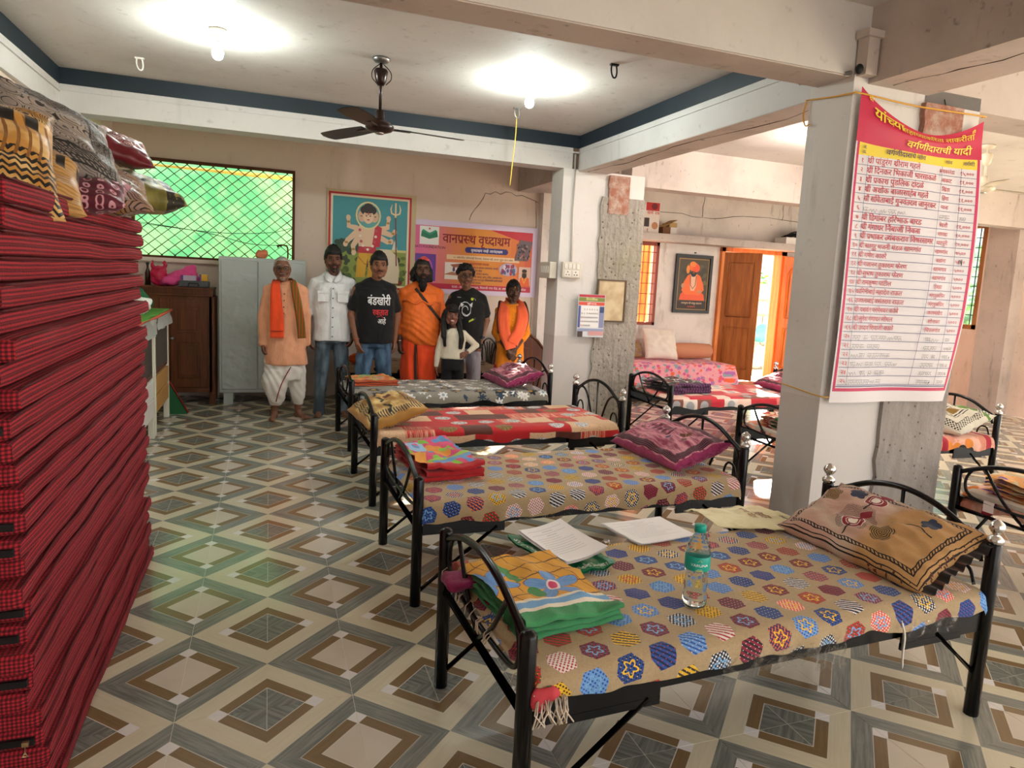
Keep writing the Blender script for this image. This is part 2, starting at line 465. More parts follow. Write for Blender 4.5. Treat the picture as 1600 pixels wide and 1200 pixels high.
for y0, y1, z0, z1 in ((3.2, 5.05, 0, 3.05), (6.35, 6.5, 0, 3.05), (5.05, 6.35, 0, 1.17), (5.05, 6.35, 2.76, 3.05)): _w.box(10.3, 10.5, y0, y1, z0, z1)
struct('wall_right', _w, M_peach)
struct('pillar_right_wall', MB().box(10.08, 10.3, 4.42, 4.86, 0, 3.02), M_beamraw)
# ceiling, beams
struct('ceiling', MB().box(-1.5, 10.5, -4.5, 6.72, 3.048, 3.2), M_ceiling)
struct('beam_back', MB().box(-1.31, 3.2, 4.26, 4.5, 2.714, 3.05), M_beam)
struct('beam_left', MB().box(-1.5, -1.276, -4.5, 4.26, 2.714, 3.05), M_beam)
struct('beam_middle', MB().box(3.27, 3.58, .74, 4.26, 2.7, 3.05), M_beam)
struct('beam_middle_rear', MB().box(3.4, 3.86, 4.5, 6.5, 2.72, 3.05), M_beamraw)
struct('beam_front', MB().box(-1.31, 3.25, .49, .74, 2.7, 3.05), M_beam)
struct('beam_front_right', MB().box(3.6, 10.4, .47, .76, 2.63, 3.05), M_beamraw)
struct('beam_near', MB().box(3.2, 3.62, -4.5, .5, 2.665, 3.05), M_beamraw)
struct('beam_rear_right', MB().box(3.9, 10.3, 4.28, 4.52, 2.615, 3.05), M_beamraw)
# soffits (bare, cracked undersides)
def soffit(name, x0, x1, y0, y1, z):
    return struct(name, MB().box(x0, x1, y0, y1, z-.006, z+.01), M_beamraw)
soffit('trim_1', 3.272, 3.59, .76, 4.25, 2.7); soffit('trim_2', -1.3, 3.2, .50, .73, 2.7)
# dark blue painted band round the top of the middle bay
def strip(name, *b): struct(name, MB().box(*b), M_blue)
strip('trim_3', -1.27, 3.268, 4.252, 4.262, 2.922, 3.046)
strip('trim_4', -1.28, -1.268, .75, 4.26, 2.922, 3.046)
strip('trim_5', 3.262, 3.274, .75, 4.26, 2.922, 3.046)
strip('trim_6', -1.27, 3.268, .736, .748, 2.922, 3.046)
# thin plaster beads under the band
struct('trim_7', MB().box(-1.27, 3.262, 4.25, 4.263, 2.872, 2.886), M_beam)
struct('trim_8', MB().box(3.259, 3.272, .75, 4.25, 2.872, 2.886), M_beam)
struct('trim_9', MB().box(-1.278, -1.262, .75, 4.25, 2.86, 2.874), M_beam)
# pillars
def ragged(b, x0, x1, z0, z1, y0, y1, seed, n=26):
    random.seed(seed); L_ = []; R_ = []
    for i in range(n+1):
        z = z0 + (z1-z0)*i/n; L_.append((x0 + random.uniform(-1, 1)*(.014 if x1-x0 > .3 else .006), z)); R_.append((x1, z))
    for i in range(n):
        b.prism([L_[i], R_[i], R_[i+1], L_[i+1]], y0, y1)
    return b
p = struct('pillar_middle', MB().box(3.108, 4.05, 4.26, 4.56, 0, 2.715), M_pillar)
p2 = ragged(MB(), 3.55, 4.062, 0, 2.47, 4.235, 4.262, 3)
o = p2.build('bare_concrete_strip', M_conc, p); 
ragged(MB(), 3.62, 3.86, 2.3, 2.69, 4.226, 4.262, 5, 8).build('brick_patch', M_brickpatch, p)
p = struct('pillar_front', MB().box(3.108, 4.02, .47, .78, 0, 2.7), M_pillar)
ragged(MB(), 3.54, 4.032, 0, 2.44, .445, .472, 8).build('bare_concrete_strip', M_concgrey, p)
ragged(MB(), 3.58, 3.86, 2.2, 2.62, .436, .472, 9, 8).build('brick_patch', M_brickpatch, p)
MB().box(3.118, 3.19, .41, .48, 2.69, 2.87).box(3.10, 3.21, .395, .48, 2.87, 2.905).build('stub_block', M_beamraw, p)
struct('pillar_left_corner', MB().box(-1.31, -1.14, 4.26, 4.6, 0, 2.72), M_beam)
struct('pillar_back', MB().box(3.72, 4.02, 6.36, 6.5, 0, 2.72), M_wallright)
# cracks as shallow dark strips let into the plaster
def crack(name, pts, parent_name, w=.004, n=5):
    pts = [Vector(q) for q in pts]; out = [pts[0]]
    for a, b in zip(pts, pts[1:]):
        for k in range(1, n+1):
            q = a.lerp(b, k/n)
            if k < n: q += Vector([random.uniform(-1, 1)*.02*(1 if abs((b-a)[i]) < .9*(b-a).length else .2) for i in range(3)])
            out.append(q)
    return out
def crack_on(plane, axis, pts, w=.006):
    b = MB(); path = crack('c', [Vector(q) for q in pts], None)
    for q in path: q[axis] = plane
    return b.tube(path, [w*random.uniform(.4, 1.3) for _ in path], 4)
random.seed(11)
for k, (pl, ax, pts) in enumerate([(2.694, 2, [(3.35, 4.2, 0), (3.42, 3.4, 0), (3.36, 2.4, 0), (3.45, 1.5, 0), (3.40, .9, 0)]),
        (2.665, 2, [(3.32, .42, 0), (3.38, 0, 0), (3.42, -.5, 0), (3.44, -1.2, 0), (3.42, -2.4, 0)]),
        (6.498, 1, [(2.75, 0, 2.3), (2.95, 0, 2.66), (3.3, 0, 2.7), (3.7, 0, 2.6)]),
        (6.498, 1, [(3.66, 0, 2.62), (3.69, 0, 1.8), (3.67, 0, .9), (3.69, 0, .1)]),
        (6.497, 1, [(4.4, 0, 2.63), (5.4, 0, 2.66), (6.3, 0, 2.61), (7.2, 0, 2.69), (8.6, 0, 2.66)]),
        (6.497, 1, [(6.32, 0, 2.98), (6.30, 0, 2.62)]), (6.497, 1, [(7.75, 0, 2.98), (7.74, 0, 2.68)]),
        (.467, 1, [(3.74, 0, 2.66), (3.80, 0, 2.52), (3.83, 0, 2.40)])]):
    struct('trim_%d' % (20+k), crack_on(pl, ax, pts, .0035), M_crack)
# loft slab over the back right wall
struct('shelf_loft', MB().box(4.02, 10.2, 6.1, 6.5, 2.2, 2.30), M_beamraw)

# ------------------------------------------------------------------ windows and the back door
w1 = struct('window_1', MB().box(-1.14, .585, 6.46, 6.50, 2.665, 2.70).box(-1.14, -1.11, 6.46, 6.5, 1.6, 2.67).box(.555, .585, 6.46, 6.5, 1.6, 2.67).box(-1.14, .585, 6.46, 6.5, 1.6, 1.625), M_rust)
g = MB(); st = .134; x0, x1, z0, z1 = -1.11, .555, 1.625, 2.665; hh = z1-z0
k = x0 - hh*1.3
while k < x1 + hh*.2:
    for s in (1, -1):
        a, b = (k, z0), (k + hh*1.18, z1)
        if s < 0: a, b = (k + hh*1.18, z0), (k, z1)
        # clip to frame
        t0, t1 = 0., 1.
        dx = b[0]-a[0]
        for lim, sg in ((x0, 1), (x1, -1)):
            ta = (lim-a[0])/dx
            if (dx > 0) == (sg > 0): t0 = max(t0, ta)
            else: t1 = min(t1, ta)
        if t1-t0 > .02:
            y = 6.474 + s*.004
            g.tube([(a[0]+dx*t0, y, a[1]+(b[1]-a[1])*t0), (a[0]+dx*t1, y, a[1]+(b[1]-a[1])*t1)], .0055, 5)
    k += st
g.build('grille', M_rust, w1)
MB().box(-1.2, .64, 6.42, 6.5, 1.555, 1.6).build('sill', M_wallback, w1)
w2 = struct('window_2', MB().box(5.58, 5.62, 6.5, 6.6, 1.0, 2.2).box(4.35, 4.4, 6.5, 6.6, 1.0, 2.2).box(4.35, 5.62, 6.5, 6.6, 2.15, 2.2).box(4.35, 5.62, 6.5, 6.6, 1.0, 1.04), M_redsteel)
for k in range(14): MB().box(4.44+k*.085, 4.449+k*.085, 6.53, 6.54, 1.02, 2.18).build('grille_bar', M_redsteel, w2)
for k in range(7): MB().box(4.38, 5.6, 6.52, 6.53, 1.15+k*.15, 1.16+k*.15).build('grille_rail', M_redsteel, w2)
for sgn, hx in ((1, 4.36), (-1, 5.62)):
    sh = MB(); R = rotm(rz=sgn*1.25); 
    sh.box(0, .62*sgn, -.015, .015, 1.02, 2.18)
    sh.v = [R @ q + Vector((hx, 6.74, 0)) for q in sh.v]; sh.build('shutter', M_woodlit, w2)
d = struct('door_1', MB().box(6.66, 6.72, 6.44, 6.62, .2, 2.2).box(7.76, 7.86, 6.44, 6.62, .2, 2.2).box(6.66, 7.86, 6.44, 6.62, 2.14, 2.2), M_woodlit)
struct('trim_10', MB().box(6.6, 7.95, 6.2, 6.72, 0, .21), mat('red_oxide_step', 'b0765a', .5))
def carved(u0, u1, z0, z1, arch):
    pts = [(u0, z0), (u1, z0), (u1, z1)]
    if arch:
        c, r = (u0+u1)/2, (u1-u0)/2
        pts = [(u0, z0), (u1, z0)] + [(c + r*math.cos(t*PI/8), z1 - r*.7 + r*.7*math.sin(t*PI/8)) for t in range(9)]
    else: pts.append((u0, z1))
    return pts
def leaf(hx, hy, ang, sgn, m, label, carv):
    w = .545; R = rotm(rz=ang); tr = lambda b: [R @ q + Vector((hx, hy, 0)) for q in b.v]
    l = MB().box(0, sgn*w, -.02, .02, .23, 2.13); l.v = tr(l); lo = l.build('leaf', m, d, fixn=True); lo['label'] = label
    for z0, z1, arch in ((.40, 1.02, 0), (1.18, 1.98, carv)):
        for sd in (-1, 1):
            u0, u1 = sorted((sgn*.09, sgn*.455))
            b = MB(); P = carved(u0, u1, z0, z1, arch); P2 = carved(u0+.03, u1-.03, z0+.03, z1-.03, arch)
            y0 = sd*.02; b.prism(P2, y0, y0+sd*.012); pp = [Vector((q[0], y0+sd*.008, q[1])) for q in P]
            b.tube(pp+[pp[0]], .009, 5)
            if carv:
                cx = (u0+u1)/2
                for q in range(4 if arch else 3):
                    zc = z0 + .1 + (z1-z0-.2)*q/(3 if arch else 2)
                    for s2 in (-1, 1):
                        b.tube([Vector((cx + s2*(.02+.075*math.sin(t/9*PI))*1., y0+sd*.014, zc-.08+.16*t/9)) + Vector((s2*.03*math.cos(t*1.3), 0, .01*math.sin(t*2))) for t in range(10)], .008, 5)
            b.v = tr(b); b.build('panel', m, lo, fixn=True)
    h = MB().box(sgn*.46, sgn*.49, .02, .05, 1.05, 1.3); h.v = tr(h); h.build('handle', M_steel, lo)
leaf(6.72, 6.46, math.radians(-45), 1, M_woodshade, 'panelled leaf, shade in its brown, swung into the room', False)
leaf(7.80, 6.44, math.radians(-9), 1, M_woodlit, 'carved leaf, bounced light in its orange, folded back beside the wall', True)
w3 = struct('window_3', MB().box(10.3, 10.42, 5.05, 5.12, 1.17, 2.76).box(10.3, 10.42, 6.28, 6.35, 1.17, 2.76).box(10.3, 10.42, 5.05, 6.35, 2.69, 2.76).box(10.3, 10.42, 5.05, 6.35, 1.17, 1.24), M_woodfr)
for k in range(9): MB().box(10.36, 10.372, 5.2+k*.125, 5.212+k*.125, 1.24, 2.69).build('grille_bar', mat('blue_grey_steel', '3c4c66', .5) if k == 0 else bpy.data.materials['blue_grey_steel'], w3)
for k in range(9): MB().box(10.35, 10.36, 5.12, 6.28, 1.38+k*.145, 1.392+k*.145).build('grille_rail', bpy.data.materials['blue_grey_steel'], w3)
MB().box(10.43, 10.436, 5.1, 6.3, 1.22, 2.71).build('pane', mat('window_glass', 'd8f0f0', .08, trans=.9, alpha=1.), w3)
MB().box(10.1, 10.3, 5.0, 6.4, 2.74, 2.78).build('lintel_edge', M_peach, w3)

# ------------------------------------------------------------------ outside
M_ground = mat('courtyard_dust', rough=.95, coord='Position', fn=lambda x, y, z, p: mixc(nz(p, 2, 5), L('cbbda8'), L('e6dccb')))
struct('ground', MB().box(-14, 30, 6.72, 30, -.2, .02).box(10.5, 30, -12, 6.72, -.2, .02).box(-14, 30, -16, -4.5, -.2, .02).box(-14, -1.5, -4.5, 6.72, -.2, .02), M_ground)
M_stone = mat('courtyard_stone', rough=.95, coord='Object', fn=lambda x, y, z, p: mixc(nz(p, 6, 5, .7), L('a89a88'), L('ddd2c2')), bump=lambda x, y, z, p: nz(p, 14, 4), bstr=.6, bdist=.03)
ws = struct('wall_courtyard', MB().box(6, 14, 10.6, 10.9, 0, 1.75), M_stone)
random.seed(4)
for r in range(5):
    x = 8.2 + random.uniform(-.2, 0)
    while x < 13.6:
        w_ = random.uniform(.4, .8); MB().box(x+.015, x+w_-.015, 10.53+random.uniform(-.03, .02), 10.62, .03+r*.34, .34+r*.34, bev=.03).build('stone', M_stone, ws); x += w_
M_leaf = [mat('leaf_green_%d' % k, c, .6, transl=.4) for k, c in enumerate(('4f8a2c', '7db544', '2f6b3a', '9bd05c'))]
def foliage(name, label, cat, c, rad, n, seed, leafs=.11, trunk=True):
    random.seed(seed); t = thing(name, label, cat, c); b = MB(); b2 = MB()
    for k in range(n):
        d_ = Vector((random.gauss(0, 1), random.gauss(0, 1), random.gauss(0, 1))).normalized()*random.uniform(.5, 1)
        q = Vector((d_.x*rad[0], d_.y*rad[1], rad[2]*1.25 + d_.z*rad[2]))
        a = Vector((random.gauss(0, 1), random.gauss(0, 1), random.gauss(0, 1))).normalized(); e = a.orthogonal().normalized(); s_ = leafs*random.uniform(.6, 1.3)
        b.add([q, q+a*s_*.5+e*s_*.25, q+a*s_, q+a*s_*.5-e*s_*.25], [(0, 1, 2, 3)], random.randrange(4))
    f = b.build('crown', M_leaf, t); f['kind'] = 'stuff'
    b2.tube([(0, 0, 0), (.05, .02, rad[2]*.7), (0, .05, rad[2]*1.4)], [.09, .07, .03], 8)
    for k in range(5):
        an = k*1.26; b2.tube([(0, .02, rad[2]*.8), (rad[0]*.4*math.cos(an), rad[1]*.4*math.sin(an), rad[2]*1.2), (rad[0]*.7*math.cos(an), rad[1]*.7*math.sin(an), rad[2]*1.5)], [.04, .03, .012], 6)
    b2.build('trunk', M_wooddark, t)
    return t
foliage('tree', 'green tree beyond the stone wall, seen through the open back door', 'tree', (11.6, 13.2, 0), (1.2, 1.2, 1.25), 1500, 1, .2)
foliage('bush', 'leafy green bush outside the narrow window of the right wall', 'bush', (13.4, 7.8, 0), (1.5, 1.6, 1.3), 2600, 2, .16)
random.seed(5)
rb = thing('rubble_heap', 'pale rubble heap in the courtyard beyond the open back door', 'rubble', (9.6, 9.2, .02))
for k in range(12):
    q = MB().ell((random.uniform(-.6, .6), random.uniform(-.4, .4), .1+random.uniform(0, .3)), (random.uniform(.12, .26), random.uniform(.12, .22), random.uniform(.08, .16)), 7)
    q.sm = [False]*len(q.f); q.build('stone', M_stone, rb)
t_ = remesh(MB().ell((0, 0, .08), (.4, .25, .14)).ell((.2, .05, .17), (.22, .2, .12)), .03, 'tarpaulin', mat('turquoise_tarp', '4fc9b0', .5), None, 2, disp=lambda q: fbm(q, 6)*.03)
t_.location = (9.55, 9.1, .62); tag(t_, 'crumpled turquoise tarpaulin on the courtyard rubble', 'tarpaulin')
# green shade net hung behind the meshed window
n_ = MB().grid(lambda u, v: (-2.6+4.6*u, 7.55+.05*math.sin(u*17+v*3)+.03*math.sin(v*11), .02+3.48*v), 40, 28)
tag(n_.build('shade_net', M_greencl), 'pale green shade net stretched outside the diamond mesh window', 'net')
tag(MB().tube([(-2.7, 7.4, 2.735), (0, 7.4, 2.72), (2.1, 7.4, 2.705)], .028, 8).build('bamboo_pole', mat('bamboo', 'dcb860', .6)), 'yellow bamboo pole holding the green net near its top', 'pole')
for lb, pts in (('thin dark wire sagging across the green net, upper one', [(-1.1, 6.728, 1.98), (-.3, 6.728, 1.93), (.3, 6.728, 1.97), (.6, 6.728, 2.06)]), ('thin dark wire crossing low over the green net', [(-1.15, 6.728, 2.0), (-.4, 6.728, 1.92), (.1, 6.728, 1.82), (.62, 6.728, 1.84)])):
    tag(MB().tube(smoothpath(pts, 6), .004, 5).build('wire', M_blackm), lb, 'wire')
# ------------------------------------------------------------------ textile materials
def weave(x, y, z, p): return nz(p, 260, 2)
def cloth(name, fn, rough=.85, coord='UV', b=.25, **k):
    return mat(name, rough=rough, coord=coord, fn=fn, bump=(lambda x, y, z, p: nz(p, 180, 2) + nz(p, 9, 3)*1.5), bstr=b, bdist=.004, sheen=.15, **k)
def hexprint(x, y, z, p):
    ca, sa = math.cos(.2), math.sin(.2)
    u = x*ca + y*sa; v = y*ca - x*sa
    pit, rw = .122, .105
    r = floor_(v/rw); xo = u/pit + odd(r)*.5; c = floor_(xo)
    fx = (xo - c - .5)*pit; fy = (v/rw - r - .5)*rw
    hexd = mx(abs_(fy)*1.08, abs_(fx)*.92 + abs_(fy)*.5)
    edge = hexd + (nz(p, 90, 2)-.5)*.004
    inside = edge < .0445
    k, _ = wn(vec(c, r, 1.)); k2, _ = wn(vec(c, r, 9.))
    base = ramp(k, [(0, L('2a4f9a')), (.11, L('e8b824')), (.22, L('e6dcd4')), (.33, L('1d2233')), (.44, L('c42a28')), (.56, L('6fa0dc')), (.67, L('8a1f3c')), (.78, L('e4584a')), (.88, L('3d2a63'))])
    sec = ramp(k, [(0, L('15224a')), (.11, L('3a2a1a')), (.22, L('b02a3e')), (.33, L('e4e4e4')), (.44, L('3c5a2a')), (.56, L('2c58a8')), (.67, L('1b1a22')), (.78, L('f2e2cc')), (.88, L('d86a34'))])
    thr = ramp(k2, [(0, L('e8e0d0')), (.3, L('d8402e')), (.55, L('f0c030')), (.8, L('7ab0e0'))])
    s1 = sin(fx*420.)*sin(fy*420.); s2 = sin(fx*300. + fy*300.)
    pat = mth('ADD', mth('MULTIPLY', s1, k2 > .4), mth('MULTIPLY', s2, k2 < .4))
    dd = hyp(fx, fy); ang = atan2(fy, fx)
    fl_ = sin(ang*5. + k2*6.)*.006 + .02 - dd
    cc = mixc(pat > .25, base, sec); cc = mixc(between(fl_, -.003, .004)*(k2 > .5), cc, thr)
    cc = mixc((hyp(sin(fx*210.), sin(fy*210.)) < .35), cc, thr)
    j = nz(vec(x*60, y*900), 1., 2); j2 = nz(vec(x*900, y*60), 1., 2)
    bg = mixc(mx(smooth(j, .5, .7), smooth(j2, .5, .7))*.6, L('b39c78'), L('8b7554'))
    return mixc(inside, bg, cc)
M_hex = cloth('hexagon_print_cotton', hexprint)
def patchwork(x, y, z, p):
    u, v = x/.21, y/.17; i, j = floor_(u + floor_(v)*.37), floor_(v); fx = fract(u + floor_(v)*.37)-.5; fy = fract(v)-.5
    k, _ = wn(vec(i, j, 3.)); k2, _ = wn(vec(i, j, 7.))
    base = ramp(k, [(0, L('c32026')), (.3, L('5b2c22')), (.52, L('e2bd98')), (.78, L('cf3a34'))])
    st = (nz(vec(x*300, y*5), 1., 2) > .54)*(k > .78); base = mixc(st, base, L('e8c4a4'))
    sp = (voro(p, 60)[0] < .25)*between(k, .52, .78)*.5; base = mixc(sp, base, L('a06048'))
    d = hyp(fx*.21, fy*.17*1.25)
    ln = nz(vec(x*90, y*14), 1.5, 3) > .48
    circ = (d < .062)*(k2 > .62); br = (d < .068)*between(k2, .36, .62)*(k < .3)
    c = mixc(circ, base, mixc(ln, L('9a9aa0'), L('d4d2d2'))); return mixc(br, c, mixc(ln, L('7a4a2a'), L('8f7a44')))
M_patch = cloth('red_patchwork_cotton', patchwork)
def greyfloral(x, y, z, p):
    c = mixc(nz(p, 160, 2), L('7d7a70'), L('98948a'))
    for sc, col, dk, seed, rad, thr_ in ((5.2, L('e6e4e0'), L('d4d0cc'), 0., .05, .45), (4.1, L('1c1e26'), L('c8962a'), 3.7, .075, .5), (6.3, L('2c4258'), L('2c4258'), 8.1, .045, .55), (6., L('e6e6e6'), L('8a9ab0'), 5.4, .05, .5)):
        q = vec(x + seed, y + seed*.7); d, cl, pos = voro(q, sc, rnd=.9); px, py, pz = sep(pos)
        dx, dy = x + seed - px, y + seed*.7 - py; r = hyp(dx, dy); a = atan2(dy, dx); rr, _, _ = sep(cl)
        pet = r < (sin(a*7. + rr*9)*.012 + rad*.78); c = mixc(pet*(rr > thr_), c, col); c = mixc((r < rad*.3)*(rr > thr_), c, dk)
    return c
M_greyfl = cloth('grey_floral_cotton', greyfloral)
def brightfloral(x, y, z, p):
    "pink and orange sprigs on a pale pink throw"
    c = mixc(nz(p, 25, 3), L('e08a9a'), L('f0b4bc'))
    for sc, col, seed in ((9., L('e8623c'), 0.), (8., L('b06ab0'), 2.2), (10., L('8aa0a8'), 5.), (11., L('d85a86'), 7.)):
        d, cl, pos = voro(vec(x+seed, y-seed), sc); c = mixc((d + (nz(p, 60, 3)-.5)*.5) < .30, c, col)
    return c
M_diwan = cloth('pink_floral_throw', brightfloral)
def stripered(x, y, z, p):
    n = nz(p, 5, 4, .6)
    c = mixc(smooth(n, .45, .55), L('eab9a4'), L('d98f78'))
    d, cl, _ = voro(vec(x, y), 9); r, g, b = sep(cl); c = mixc((r > .72)*(d < .45), c, L('e0862e')); c = mixc((g > .8)*(d < .4), c, L('2b2622'))
    c = mixc((abs_(fract(y/.34) - .5) < .1), c, L('a3182c')); c = mixc(abs_(fract(x/.47)-.5) < .06, c, L('b0243a'))
    return c
M_stripered = cloth('salmon_and_crimson_cotton', stripered)
def candy(x, y, z, p):
    u, v = x/.16, y/.13; k, _ = wn(vec(floor_(u+floor_(v)*.5), floor_(v), 2.)); f = fract(u+floor_(v)*.5)-.5; g = fract(v)-.5
    c = ramp(k, [(0, L('c8283a')), (.26, L('efcfc0')), (.5, L('e07a74')), (.7, L('8a5348')), (.84, L('f0e2da'))])
    return mixc((hyp(f*.16, g*.13) < .045)*(k > .55), c, L('a9adb4'))
M_candy = cloth('red_white_patch_cotton', candy)
def gingham(x, y, z, p):
    a = fract(x/.0105) < .5; b = fract(y/.0105) < .5
    c = mixc(a, L('bc2636'), L('74131e')); d = mixc(a, L('6e141d'), L('180a0e')); c = mixc(b, c, d)
    return mixc(nz(p, 30, 3)*.3, c, L('a01828'))
def gingside(x, y, z, p):
    a = fract(x/.0115 + nz(p, 3, 2)*.35) < .5; b = fract(y/.0105) < .5
    c = mixc(a, L('b02434'), L('64121c')); c = mixc(mth('MULTIPLY', b, .30), c, L('2a0a10'))
    return mixc(smooth(nz(vec(x*9, y*1.2), 2., 3), .4, .65)*.45, c, L('7a1822'))
M_gside = mat('red_striped_gingham_side', rough=.9, coord='UV', fn=gingside, bump=lambda x, y, z, p: nz(p, 120, 2) + nz(vec(x*30, y*2.), 1., 4)*3., bstr=.5, bdist=.008)
M_ging = mat('red_black_gingham', rough=.9, coord='UV', fn=gingham, bump=lambda x, y, z, p: nz(p, 120, 2) + nz(vec(x*26, y*2.), 1., 3)*2., bstr=.35, bdist=.006)
M_thinmat = mat('cream_cotton_pad', 'd9cfc2', .9)
M_wrap = mat('clear_plastic_wrap', 'ffffff', .12, trans=1., ior=1.15, bump=lambda x, y, z, p: nz(p, 40, 4), bstr=1., bdist=.012, alpha=.28)
M_ply = mat('bed_base_board', '2a2320', .8)

# ------------------------------------------------------------------ iron beds
BL, BW = 1.89, .80
def post(b, x, y, h): return b.lathe([(.0, 0), (.026, 0), (.026, h-.012), (.022, h-.003), (.010, h+.004), (0, h+.005)], (x, y, 0), 12)
def iron_bed(label, loc, rz):
    t = thing('iron_bed', label, 'bed', loc, rz, 'black iron beds'); hx, hy = BL/2, BW/2
    for sx in (-1, 1):
        for sy in (-1, 1):
            pz = post(MB(), sx*hx, sy*hy, .63 if sx < 0 else .69).build('post', M_black, t)
            if sx > 0:
                MB().lathe([(.0, .69), (.029, .69), (.029, .705), (.018, .715), (.011, .722), (.016, .727), (.027, .742), (.028, .752), (.024, .764), (.013, .773), (.006, .779), (0, .78)], (sx*hx, sy*hy, 0), 14).build('finial', M_chrome, pz)
    def yz(pts, x, k=6): return smoothpath([(x, (.5-t_)*BW, z) for t_, z in pts], k)
    fx = -hx
    MB().tube(yz([(.02, .595), (.1, .625), (.28, .675), (.5, .695), (.72, .675), (.9, .625), (.98, .595)], fx), .013, 8).build('foot_arch', M_black, t)
    MB().tube([(fx, -hy, .385), (fx, hy, .385)], .014, 8).build('foot_rail', M_black, t)
    lp = [(.5, .40), (.36, .49), (.27, .575), (.2, .645), (.13, .635), (.08, .585), (.07, .53), (.1, .485), (.2, .462), (.5, .452), (.8, .462), (.9, .485), (.93, .53), (.92, .585), (.87, .635), (.8, .645), (.73, .575), (.64, .49), (.5, .40)]
    MB().tube(yz(lp, fx, 5), .0085, 8).build('foot_scroll', M_black, t)
    MB().tube(yz([(.02, .655), (.12, .69), (.3, .755), (.5, .78), (.7, .755), (.88, .69), (.98, .655)], hx), .013, 8).build('head_arch', M_black, t)
    MB().tube([(hx, -hy, .40), (hx, hy, .40)], .014, 8).build('head_rail', M_black, t)
    MB().tube([(hx, 0, .40), (hx, 0, .778)], .009, 8).build('head_bar', M_black, t)
    for s in (-1, 1):
        q = [(.05, .60), (.08, .66), (.17, .69), (.27, .65), (.35, .55), (.42, .41)]
        MB().tube(yz([(a if s < 0 else 1-a, z) for a, z in q], hx, 5), .0085, 8).build('head_scroll', M_black, t)
        q = [(.07, .50), (.10, .555), (.16, .565), (.20, .52), (.21, .41)]
        MB().tube(yz([(a if s < 0 else 1-a, z) for a, z in q], hx, 5), .007, 8).build('head_hook', M_black, t)
    for s in (-1, 1):
        y = s*hy
        MB().box(-hx+.02, hx-.02, y-.016*(1 if s > 0 else -1), y-.02*(1 if s > 0 else -1), .372, .45).box(-hx+.02, hx-.02, min(y, y-s*.05), max(y, y-s*.05), .444, .45).build('side_rail', M_black, t)
        for e in (-1, 1):
            b = MB().box(e*hx-e*.02, e*hx-e*.44, y-.004, y+.004, .345, .43); b.box(e*hx-e*.13, e*hx-e*.44, y-.005, y+.005, .335, .36)
            b.build('joint_plate', M_black, t)
            if e < 0: b = MB().tube([(-hx+.40, y, .36), (-hx+.01, y-s*.005, .06)], .010, 8)
            else: b = MB().tube([(hx-.26, y, .37), (hx-.01, y-s*.005, .17)], .010, 8)
            b.build('brace', M_black, t)
    for k in range(3): MB().box(-.5+k*.5-.015, -.5+k*.5+.015, -hy+.02, hy-.02, .425, .443).build('cross_bar', M_black, t)
    MB().box(-hx+.03, hx-.03, -hy+.03, hy-.03, .444, .452).build('bed_board', M_ply, t)
    return t
BEDS = [(1.89, -.385, .042), (1.89, 1.09, .04), (1.89, 2.575, .04), (1.90, 4.07, .045), (4.89, 3.66, 0.), (4.92, 1.83, -.02), (5.03, -.03, .01)]
BLAB = ['black iron bed nearest the camera, holding papers and a water bottle', 'black iron bed second in the row, under hexagon prints and a maroon pillow',
        'black iron bed third in the row, under the red patchwork spread', 'black iron bed fourth in the row, under the grey floral spread',
        'black iron bed before the pink divan, sunlit red patch spread', 'black iron bed behind the front pillar, with a black-and-white pillow at its head',
        'black iron bed beyond the front pillar, cut by the picture edge, salmon spread']
for i, (x, y, r) in enumerate(BEDS):
    if i == 0: bed0 = iron_bed(BLAB[0], (x, y, 0), r)
    else: copy_tree(bed0, (x, y, 0), r, BLAB[i])
def pad(label, i):
    x, y, r = BEDS[i]; b = MB()
    def f(u, v): return 0
    rings = []
    for k in range(21):
        X = -.91 + 1.82*k/20; rg = []
        e = .012 if k in (0, 20) else 0
        for q in range(24):
            a = 2*PI*q/24; c, s = math.cos(a), math.sin(a)
            rg.append(Vector((X, (.385-e)*math.copysign(abs(c)**.25, c), .478 + (.0235-e)*math.copysign(abs(s)**.5, s) + .003*math.sin(X*9+q))))
        rings.append(rg)
    b.rings(rings); o = b.build('thin_mattress', M_thinmat); o.location = (x, y, 0); o.rotation_euler = (0, 0, r)
    return tag(o, label, 'mattress', 'thin bed mattresses')
for i, lb in enumerate(['thin cream pad under the nearest hexagon print spread', 'thin cream pad under the second hexagon print spread', 'thin cream pad beneath the red patchwork spread', 'thin cream pad beneath the grey floral spread', 'thin cream pad beneath the sunlit red patch spread', 'thin cream pad on the bed behind the front pillar', 'thin cream pad on the salmon-covered bed at the picture edge']): pad(lb, i)
